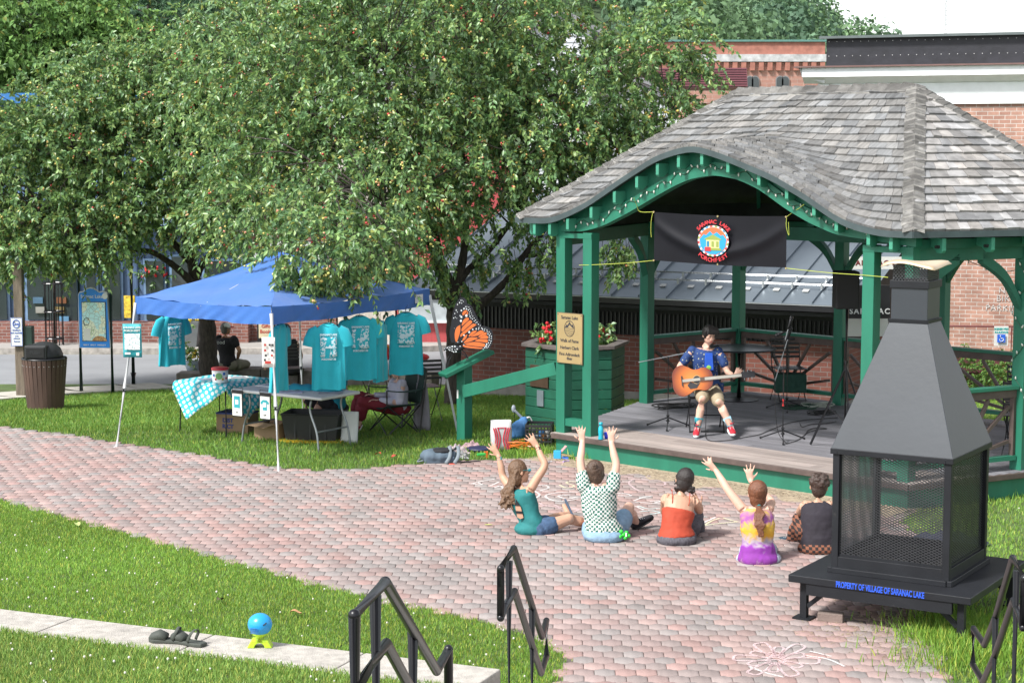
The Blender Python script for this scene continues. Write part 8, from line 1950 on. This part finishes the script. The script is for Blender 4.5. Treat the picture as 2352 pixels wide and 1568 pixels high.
# water bottle and cup on the stage edge
bp_ = atz(1380, 1010, SZ) ; t = thing('water_bottle', 'turquoise water bottle standing on the stage edge by the left posts', 'bottle', bp_ + V3(0, 0, .006))
m_btl = mat('bottle_cyan', (.01, .38, .50), .2, spec=.7)
MB().lathe((0, 0, 0), [(.03, 0), (.032, .01), (.027, .05), (.032, .09), (.031, .14), (.018, .165), (.018, .175)], 16).build('bottle', m_btl, t, smooth=True); MB().lathe((0, 0, .175), [(.024, 0), (.024, .03), (.01, .034)], 14).build('cap', m_btl, t, smooth=True)
t = thing('blue_cup', 'small royal blue cup behind the raised hand on the stage edge', 'cup', atz(1393, 1008, SZ) + V3(0, 0, .006)); MB().lathe((0, 0, 0), [(.022, 0), (.03, .075), (.027, .075), (.02, .008)], 16).build('cup', mat('cup_blue', (.02, .05, .6), .3), t, smooth=True)
# ---- on the edging: clogs and toy
sp0 = atz(402, 1482, .4)
def clog(label, loc, rz):
    t = thing('clog', label, 'shoe', loc, rz, 'grey clogs on the edging'); m = mat('clog_olive', (.055, .062, .052), .7)
    MB().prism([(-.13, -.035), (-.09, -.05), (.02, -.045), (.1, -.055), (.15, -.03), (.16, .01), (.12, .045), (.03, .04), (-.08, .045), (-.13, .03)], (0, 0, 0), (1, 0, 0), (0, 1, 0), .028).build('sole', m, t, bevel=.008)
    b = MB(); b.tube([(.03, 0, .035), (.08, 0, .05), (.13, 0, .035), (.155, 0, .025)], [.045, .05, .04, .015], 12, ry=[.03, .04, .03, .01], side=(0, 1, 0)); b.build('upper', m, t, smooth=True)
    MB().tube(bez([(-.02, .045, .03), (-.05, .04, .09), (-.055, 0, .11), (-.05, -.04, .09), (-.02, -.045, .03)], 4), .012, 8, ry=.004, side=(1, 0, 0)).build('heel_strap', m, t, smooth=True)
clog('olive grey clog lying toe left on the edging', sp0 + V3(-.04, .08, .0), math.radians(172)); clog('olive grey clog standing nearer the toy on the edging', sp0 + V3(.09, .03, 0), math.radians(150))
bt = atz(597, 1486, .4); t = thing('bubble_toy', 'round blue bubble toy on a lime green foot standing on the edging', 'toy', bt + V3(0, .02, 0))
MB().ell((0, 0, .155), (.083, .08, .076), nu=24, nv=16).build('globe', mat('toy_blue', (.02, .30, .66), .3, var=.05), t, smooth=True)
b = MB(); b.tube([(0, 0, .045), (0, 0, .085), (0, 0, .10)], [.052, .05, .05], 20); b.build('collar', mat('toy_lime', (.45, .68, .03), .35, var=.03), t, smooth=True)
arch_ = [(-.085, 0), (-.045, 0)] + [(.035 * math.cos(a), .034 * math.sin(a)) for a in np.linspace(PI, 0, 9)] + [(.045, 0), (.085, 0), (.055, .055), (-.055, .055)]
MB().prism(arch_, (0, .045, 0), (1, 0, 0), (0, 0, 1), .09).build('foot', MATS['toy_lime'], t, bevel=.006)
b = MB()
for i in range(5): b.tube(bez([(-.06, -.055 - .004 * i, .14 - i * .008), (-.03, -.076, .145 - i * .008), (.0, -.079, .14 - i * .008)], 3), .0022, 4)
b.build('speaker_slots', mat('toy_blue_dark', (.01, .12, .35), .5), t); MB().tube(bez([(.03, -.073, .165), (.045, -.068, .175), (.05, -.06, .18)], 3), .004, 5).build('switch', m_ink, t)
# dead leaves and clumps of mown grass on the lawn
for k, (u, v, z, c, lab) in enumerate(((680, 1418, 0, (.45, .25, .12), 'brown curled leaf on the lawn below the paving edge'), (506, 1388, 0, (.10, .08, .05), 'dark brown leaf on the near lawn left of the tan one'), (868, 1050, 0, (.40, .06, .03), 'red leaf on the lawn before the canopy'), (905, 1056, 0, (.35, .05, .03), 'small red leaf near the backpack on the grass'), (178, 1214, 0, (.35, .42, .15), 'pale green leaf near the left paving edge'))):
    t = thing('fallen_leaf', lab, 'leaf', atz(u, v, z) + V3(0, 0, .045), k * 1.3)
    MB().grid(lambda a, c_: ((a - .5) * .09, (c_ - .5) * .06 * math.sin(PI * min(1, max(0, .06 + a * .9))), .02 * abs(c_ - .5) + .012 * math.sin(a * 5)), 6, 4).build('leaf', mat('dead_leaf%d' % k, c, .8), t, smooth=True)
t = thing('fallen_leaf', 'yellow green leaf sprig on the paving left of the girl', 'leaf', c1(175, 1110, 17.9) * 1); t.location.z = .02
MB().grid(lambda a, c_: ((a - .5) * .08, (c_ - .5) * .03 * math.sin(PI * min(1, a + .05)), .004 + .012 * abs(c_ - .5)), 5, 4).build('leaf', mat('leaf_yellow', (.45, .50, .12), .7), t)

# ---- chalk drawings on the paving
m_chk_w = None
def chalkmat(n, c):
    m, t, b = newmat(n); N = t.nodes; L = t.links; tx = N.new('ShaderNodeTexCoord'); nz = N.new('ShaderNodeTexNoise'); nz.inputs['Scale'].default_value = 90; nz.inputs['Detail'].default_value = 3; L.new(tx.outputs['Object'], nz.inputs['Vector'])
    mr = N.new('ShaderNodeMapRange'); mr.inputs[1].default_value = .34; mr.inputs[2].default_value = .50; mr.inputs[4].default_value = .62; L.new(nz.outputs[0], mr.inputs[0]); L.new(mr.outputs[0], b.inputs['Alpha']); b.inputs['Base Color'].default_value = (*c, 1); b.inputs['Roughness'].default_value = 1; return m
mcw, mcp, mcy, mcb = chalkmat('chalk_pale', (.82, .80, .78)), chalkmat('chalk_rose', (.72, .55, .56)), chalkmat('chalk_yellow', (.80, .76, .50)), chalkmat('chalk_aqua', (.60, .80, .78))
def chalkd(label, strokes, cm=None, W=.026):
    t = thing('chalk_drawing', label, 'chalk drawing', (0, 0, 0))
    for m, pts in strokes:
        q = MB(); c = bez([atz(u, v) for u, v in pts], 5) if len(pts) > 2 else [atz(u, v) for u, v in pts]
        for i in range(len(c) - 1):
            a, e = c[i], c[i + 1]; d = (e - a).normalized(); n = V3(-d.y, d.x, 0) * W / 2; z = V3(0, 0, .0195)
            q.add([a + n + z, a - n + z, e - n + z, e + n + z], [(0, 1, 2, 3)])
        q.build('stroke', m, t)
def cd(x, y): return ((1150 + x / 4.126) / 1.0629, (1020 + y / 4.126) / 1.0629)
def cD(*pp_): return [cd(*p) for p in pp_]
chalkd('white chalk letters on the paving left of the seated girl', [(mcw, cD((0, 680), (120, 650), (240, 630))), (mcw, cD((20, 680), (110, 690), (60, 660))), (mcw, cD((190, 700), (280, 660))), (mcw, cD((240, 715), (300, 700), (330, 740)))])
chalkd('chalk letters on the paving between the girl and the person in the checked shirt', [(mcy, cD((890, 690), (960, 720), (1040, 700), (960, 670), (1000, 655), (1080, 660))), (mcw, cD((640, 700), (740, 690), (780, 720), (700, 750), (860, 745))), (mcw, cD((640, 750), (690, 790), (640, 830))),
    (mcw, cD((1080, 760), (900, 765), (760, 790), (780, 830), (900, 855), (1080, 830))), (mcw, cD((1000, 790), (880, 800), (960, 830), (1080, 810))), (mcp, cD((690, 870), (740, 900), (880, 915), (1000, 920), (1080, 940), (1040, 960))), (mcp, cD((700, 905), (830, 890), (900, 930)))])
chalkd('pink chalk heart and letters right of the person in the checked shirt', [(mcp, cD((1700, 755), (1640, 720), (1590, 670), (1640, 635), (1760, 640), (1850, 640), (1940, 660), (1950, 690), (1860, 690))), (mcp, cD((1700, 758), (1850, 752), (1930, 755))), (mcp, cD((1550, 605), (1640, 620))), (mcp, cD((1700, 600), (1770, 615))), (mcp, cD((1490, 660), (1590, 665))),
    (mcw, cD((1440, 770), (1560, 780), (1610, 800), (1480, 800))), (mcw, cD((1640, 850), (1720, 820), (1830, 800), (1740, 810))), (mcw, cD((1640, 860), (1760, 870), (1900, 880))), (mcw, cD((1800, 855), (1920, 850), (1850, 870))), (mcb, cD((1680, 900), (1780, 930), (1900, 925))), (mcb, cD((1700, 960), (1820, 950), (1900, 970), (1800, 985))), (mcw, cD((1660, 905), (1740, 945)))])
def ce(x, y): return ((1550 + x / 4.48) / 1.0629, (1080 + y / 4.48) / 1.0629)
def cE_(*pp_): return [ce(*p) for p in pp_]
chalkd('pale chalk star lines between the red top and the tie dye top', [(mcy, cE_((760, 925), (900, 905), (1120, 885))), (mcy, cE_((770, 915), (850, 870), (930, 845))), (mcw, cE_((700, 890), (800, 870), (880, 835))), (mcy, cE_((960, 840), (1040, 865), (1130, 885))), (mcb, cE_((700, 825), (790, 832))), (mcw, cE_((730, 900), (790, 880)))])
chalkd('pink chalk rays on the paving right of the dark haired person', [(mcy, cE_((670, 440), (740, 435), (820, 445))), (mcy, cE_((690, 460), (740, 475))), (mcp, cE_((730, 505), (850, 505))), (mcp, cE_((740, 540), (860, 548))), (mcp, cE_((690, 550), (750, 575)))])
fl = []
for k in range(12):
    a = 2 * PI * k / 12 + .1; r = 62 if k % 2 else 88; cx_, cy_ = 1783, 1519
    fl.append((mcp, [(cx_ + 14 * math.cos(a - .5), cy_ + 7 * math.sin(a - .5)), (cx_ + r * math.cos(a - .18), cy_ + r * .42 * math.sin(a - .18)), (cx_ + r * 1.12 * math.cos(a), cy_ + r * .47 * math.sin(a)), (cx_ + r * math.cos(a + .18), cy_ + r * .42 * math.sin(a + .18)), (cx_ + 14 * math.cos(a + .5), cy_ + 7 * math.sin(a + .5))]))
for k in range(6): fl.append((mcp, [(1765 + rnd.uniform(-6, 6), 1505 + k * 5), (1785, 1502 + k * 6), (1800 + rnd.uniform(-6, 6), 1508 + k * 5)]))
fl += [(mcw, [(1850, 1510), (1900, 1518), (1940, 1535)]), (mcw, [(1860, 1500), (1910, 1512)]), (mcw, [(1720, 1535), (1760, 1550), (1800, 1560)])]
chalkd('pink chalk flower drawn on the paving at the bottom of the photo', fl, W=.022)
# sand along the foot of the stage
b = MB(); pts = []
for i in range(41):
    x = -.1 + 5.1 * i / 40; pts.append(gW(x, -.09, 0)); 
vs = []; n = 41
for i, p in enumerate(pts): w = .30 + .12 * math.sin(i * 1.3) + rnd.uniform(-.06, .06); q = p - PE * (w + .2); vs += [p + V3(0, 0, .024), p - PE * w * .7 + V3(0, 0, .021), V3(q.x, q.y, .013)]
b.add(vs, sum([[(3 * i, 3 * i + 1, 3 * i + 4, 3 * i + 3), (3 * i + 1, 3 * i + 2, 3 * i + 5, 3 * i + 4)] for i in range(n - 1)], []))
b.build('sand', mat('sand_drift', (.33, .26, .18), .95, var=.35, scale=25, bump=.8, bscale=120), kind='structure')
b = MB()
for i in range(900):
    x = rnd.uniform(-.1, 5); p = gW(x, -.2 - abs(rnd.gauss(0, .16)), .022); a = rnd.uniform(0, PI); l = rnd.uniform(.006, .03); b.beam(p, p + V3(l * math.cos(a), l * math.sin(a), .001), .004, .002)
b.build('litter', mat('leaf_litter', (.16, .11, .07), .9), kind='stuff')

# ================================================================ ON THE STAGE
def s6(x, y): return ((1550 + x / 2.24) / 1.0629, (480 + y / 2.24) / 1.0629)
def micstand(label, x, y, h, boom=None, rz=0., straight=None):
    u, v = s6(x, y); p = atz(u, v, SZ + .006); t = thing('microphone_stand', label, 'microphone stand', p, rz)
    for i in range(3):
        a = 2 * PI * i / 3 + .4; MB().tube([(0, 0, .13), (.30 * math.cos(a), .30 * math.sin(a), .012)], .009, 6).ell((.30 * math.cos(a), .30 * math.sin(a), .012), .014, nu=6, nv=5).build('leg', m_black, t)
    MB().tube([(0, 0, .08), (0, 0, .16)], .026, 10).build('hub', m_black, t); MB().tube([(0, 0, .05), (0, 0, h * .6)], .011, 8).tube([(0, 0, h * .6), (0, 0, h)], .008, 8).build('pole', m_black, t)
    MB().tube([(0, 0, h - .03), (0, 0, h + .02)], .018, 8).build('clutch', m_black, t)
    if boom:
        a = Vector(boom[0]) - p; c = Vector(boom[1]) - p; MB().tube([a, c], .0065, 6).build('boom', m_steel, t); d = (c - a).normalized(); MB().tube([c, c + d * .04, c + d * .10, c + V3(0, 0, .0) + d * .13], [.011, .012, .02, .024], 10).ell(c + d * .14, .027, nu=10, nv=8).build('microphone', m_black, t, smooth=True)
    return t, p
pA = atz(*s6(180, 1262), SZ); yA = pA.y
u0 = (s6(20, 905), s6(392, 832))
micstand('boom microphone stand reaching in front of the performer', 180, 1262, aty(*s6(182, 885), yA).z - SZ, (aty(*u0[0], yA - .05), aty(*u0[1], yA + .0)))
pB = atz(*s6(808, 1335), SZ); yB = pB.y
hB = aty(*s6(815, 775), yB).z - SZ
micstand('tall microphone stand standing alone right of the performer', 808, 1335, hB, (aty(*s6(820, 790), yB), aty(*s6(838, 725), yB + .02)))
t = thing('microphone', 'second microphone clipped to the tall stand pointing left', 'microphone', aty(*s6(805, 745), yB)); MB().tube([(.04, 0, .02), (-.03, 0, -.01), (-.06, 0, -.025)], [.011, .02, .022], 10).ell((-.065, 0, -.027), .026, nu=10, nv=8).build('microphone', m_black, t, smooth=True)
MB().tube([pB * 0 + V3(0, 0, .42), V3(0, 0, .50)], .013, 8).build('red_tape', mat('tape_red', (.5, .03, .03), .5), bpy.data.objects['microphone_stand.001'])
# a third stand behind
micstand('short black stand behind the tall microphone stand', 830, 1165, .95, (aty(*s6(765, 1010), 23.6), aty(*s6(835, 780), 23.6)))
# performer's folding chair
pc = V3(J_pc.x, J_pc.y, SZ) if 'J_pc' in globals() else V3(2.03, 22.45, SZ)
pc = V3(aty(*s6(385, 1062), 22.42).x, 22.42, SZ)
t = thing('folding_chair', 'black folding chair the performer sits on', 'chair', pc)
for s_ in (-1, 1):
    MB().tube([(s_ * .21, -.26, 0), (s_ * .20, .06, .42), (s_ * .19, .17, .80)], .011, 6).build('leg', m_black, t); MB().tube([(s_ * .21, .22, 0), (s_ * .20, -.16, .42)], .011, 6).build('leg', m_black, t)
MB().tube([(-.21, -.26, .02), (.21, -.26, .02)], .010, 6).tube([(-.21, -.1, .2), (.21, -.1, .2)], .008, 6).build('stretcher', m_black, t)
MB().box((0, -.02, .425), (.42, .36, .03)).build('seat', m_black, t, bevel=.01); MB().box((0, .17, .72), (.38, .02, .16)).build('backrest', m_black, t, bevel=.01)
# high table
pt2 = atz(*s6(568, 1112), SZ); zt2 = aty(*s6(570, 826), pt2.y).z - SZ
t = thing('high_table', 'round black cafe table behind the performer', 'table', pt2)
MB().lathe((0, 0, zt2 - .02), [(.50, 0), (.51, .012), (.50, .024)], 32).build('tabletop', mat('table_black', (.03, .035, .04), .35, spec=.6), t); MB().tube([(0, 0, .02), (0, 0, zt2 - .02)], .035, 12).build('pedestal', m_black, t, smooth=True); MB().lathe((0, 0, 0), [(.27, 0), (.27, .015), (.05, .04)], 28).build('base', m_black, t)
# bistro chairs with green bag
pcx = atz(*s6(850, 1130), SZ)
bistro('slatted metal chair at the back of the stage right of the table', pcx + V3(0, .15, .006), math.radians(8))
t = thing('green_case', 'dark green bag hanging below the chair seat at the back of the stage', 'bag', pcx + V3(0, .05, .12), 0); b = MB(); b.box((0, 0, .16), (.42, .22, .26)); b.remesh('bag', mat('case_green', (.01, .05, .035), .8), t, .015, 8, .02)
u, v = s6(1250, 1100)
bistro('slatted metal chair on the right of the stage behind the front railing', gW(4.35, 3.4, SZ + .006), math.radians(-15))
bistro('slatted metal chair on the stage close to the right front railing', gW(4.95, 2.3, SZ + .006), math.radians(150))
# speaker on tripod
psx = aty(*s6(1180, 1100), 21.2); pss = V3(aty(1946, 700, 21.0).x, 21.0, SZ + .006)
t = thing('speaker_stand', 'black tripod loudspeaker stand at the right of the stage', 'stand', pss)
MB().tube([(0, 0, .1), (0, 0, 1.62)], .018, 8).build('pole', m_black, t, smooth=True)
for i in range(3): a = 2 * PI * i / 3 + 2.6; MB().tube([(0, 0, .95), (.42 * math.cos(a), .42 * math.sin(a), .01)], .014, 6).tube([(0, 0, .3), (.22 * math.cos(a), .22 * math.sin(a), .48)], .008, 5).build('leg', m_black, t)
MB().tube([(0, 0, .9), (0, 0, 1.02)], .03, 8).build('collar', m_black, t)
zs = aty(1968, 708, 21.0).z; ze = aty(1968, 622, 21.0).z
t = thing('loudspeaker', 'black box loudspeaker on the tripod behind the right posts', 'speaker', V3(pss.x - .02, 21.0, zs)); MB().box((0, 0, (ze - zs) / 2), (.27, .27, ze - zs)).build('cabinet', mat('speaker_black', (.008, .008, .009), .7), t, bevel=.015); MB().box((0, -.14, (ze - zs) / 2), (.23, .01, ze - zs - .06)).build('grille', mat('grille', (.014, .014, .015), .8, var=.4, scale=200), t)
# sign boards on the wall behind
def wallsign(label, u0, u1, v0, v1, y, lines, dark=False):
    a, c = aty(u0, v1, y), aty(u1, v0, y); t = thing('wall_sign', label, 'sign', V3((a.x + c.x) / 2, y, (a.z + c.z) / 2)); w, h = c.x - a.x, c.z - a.z
    MB().box((0, 0, 0), (w, .03, h)).build('board', m_paper if not dark else m_black, t)
    for s_, sz, x, z, al, m in lines: text(s_, sz, (x * w, -.018, z * h), (1, 0, 0), (0, 0, 1), m, t, bold=.003, align=al, sp=1.25)
m_red_ink = mat('sign_maroon', (.16, .02, .02), .6)
wallsign('white sign reading Saranac behind the right hand posts', 1934, 2150, 590, 618, 26.3, [('SARANAC LAKE', .10, -.40, .0, 'LEFT', m_red_ink)])
wallsign('black sign with white circular lettering low behind the right hand posts', 1950, 2045, 655, 730, 26.25, [('SARANAC', .11, 0, -.3, 'CENTER', m_white)], True)
wallsign('plain pale board leaning behind the right of the stage', 1936, 2040, 732, 772, 26.4, [])
wallsign('small white and blue reserved parking sign on the brick wall', 2283, 2316, 749, 794, 34.0, [('RESERVED', .05, 0, .36, 'CENTER', mat('sign_teal', (.03, .35, .32), .6)), ('PARKING', .05, 0, .19, 'CENTER', MATS['sign_teal'])])
q = aty(2300, 777, 33.96); t = thing('parking_symbol', 'blue square with white wheelchair symbol on the reserved parking sign', 'symbol', q); MB().box((0, 0, 0), (.15, .012, .15)).build('panel', mat('symbol_blue', (.02, .12, .6), .5), t)
b = MB(); b.tube([(.035 * math.cos(a) + .0, -.01, .035 * math.sin(a) - .02) for a in np.linspace(-3.6, .6, 14)], .006, 5).tube([(-.02, -.01, .03), (0, -.01, -.0), (.03, -.01, 0), (.045, -.01, -.04)], .007, 5).ell((-.02, -.01, .048), .012, nu=8, nv=6); b.build('pictogram', m_white, t)
# cables
m_cab = mat('cable_black', (.01, .01, .01), .6)
def cable(label, pts, r=.005, m=None, up=False):
    P = [atz(*s6(x, y), SZ + .012) for x, y in pts]; t = thing('cable', label, 'cable', P[0]); MB().tube([p - P[0] for p in bez(P, 6)], r, 5).build('cable', m or m_cab, t)
cable('black cable looping along the stage floor from the performer to the right', [(385, 1290), (395, 1325), (440, 1336), (520, 1330), (600, 1315), (680, 1300), (740, 1275), (830, 1240), (920, 1222), (1000, 1215), (1110, 1208)])
cable('black cable curling on the floor right of the tall microphone stand', [(830, 1350), (890, 1330), (930, 1300), (950, 1275), (1000, 1262), (1050, 1268), (1000, 1272), (940, 1290)])
cable('black cable lying in an s shape near the speaker stand', [(900, 1235), (915, 1258), (960, 1245), (1040, 1240), (1100, 1228)])
for k, (x, y, rr, lab, m) in enumerate(((215, 1155, 70, 'tangle of black cable behind the boom stand', m_cab), (900, 1160, 60, 'coil of dark green cable at the back of the stage', mat('cable_green', (.015, .06, .035), .6)), (1000, 1150, 55, 'coil of pale cable near the back railing', mat('cable_pale', (.35, .38, .33), .6)), (1020, 1190, 45, 'small heap of black cable by the speaker stand', m_cab))):
    p = atz(*s6(x, y), SZ); t = thing('cable', lab, 'cable', p)
    for i in range(4):
        ph_ = rnd.random() * 6; MB().tube([(rr / 300 * (1 + .3 * math.sin(a * 2 + ph_)) * math.cos(a) + rnd.gauss(0, .008), rr / 330 * math.sin(a + ph_ * .1), .012 + .01 * i + .01 * math.sin(3 * a)) for a in np.linspace(0, 2 * PI, 22)[:-1]], .006, 5, closed=True).build('loop', m, t)
# cable drop from the boom mic
a = aty(*s6(398, 850), yA); P = [a, a + V3(0, -.02, -.5), aty(*s6(392, 1150), yA), atz(*s6(385, 1290), SZ + .012)]
t = thing('cable', 'black microphone cable hanging straight down in front of the performer', 'cable', P[0]); MB().tube([p - P[0] for p in bez(P, 6)], .004, 5).build('cable', m_cab, t)
a = aty(*s6(770, 760), yB); P = [a, aty(*s6(765, 900), yB), aty(*s6(768, 1150), yB), aty(*s6(785, 1290), yB), atz(*s6(830, 1350), SZ + .012)]
t = thing('cable', 'black cable hanging beside the tall microphone stand', 'cable', P[0]); MB().tube([p - P[0] for p in bez(P, 6)], .004, 5).build('cable', m_cab, t)
# bag on the grass behind the fire pit
heap('dark_bag', 'dark blue bag lying on the grass behind the fire pit', 2170, 1250, .75, .35, .14, mat('bag_navy', (.02, .025, .05), .8), 'bag', -.1, 4)
# bench at the far right behind the stage
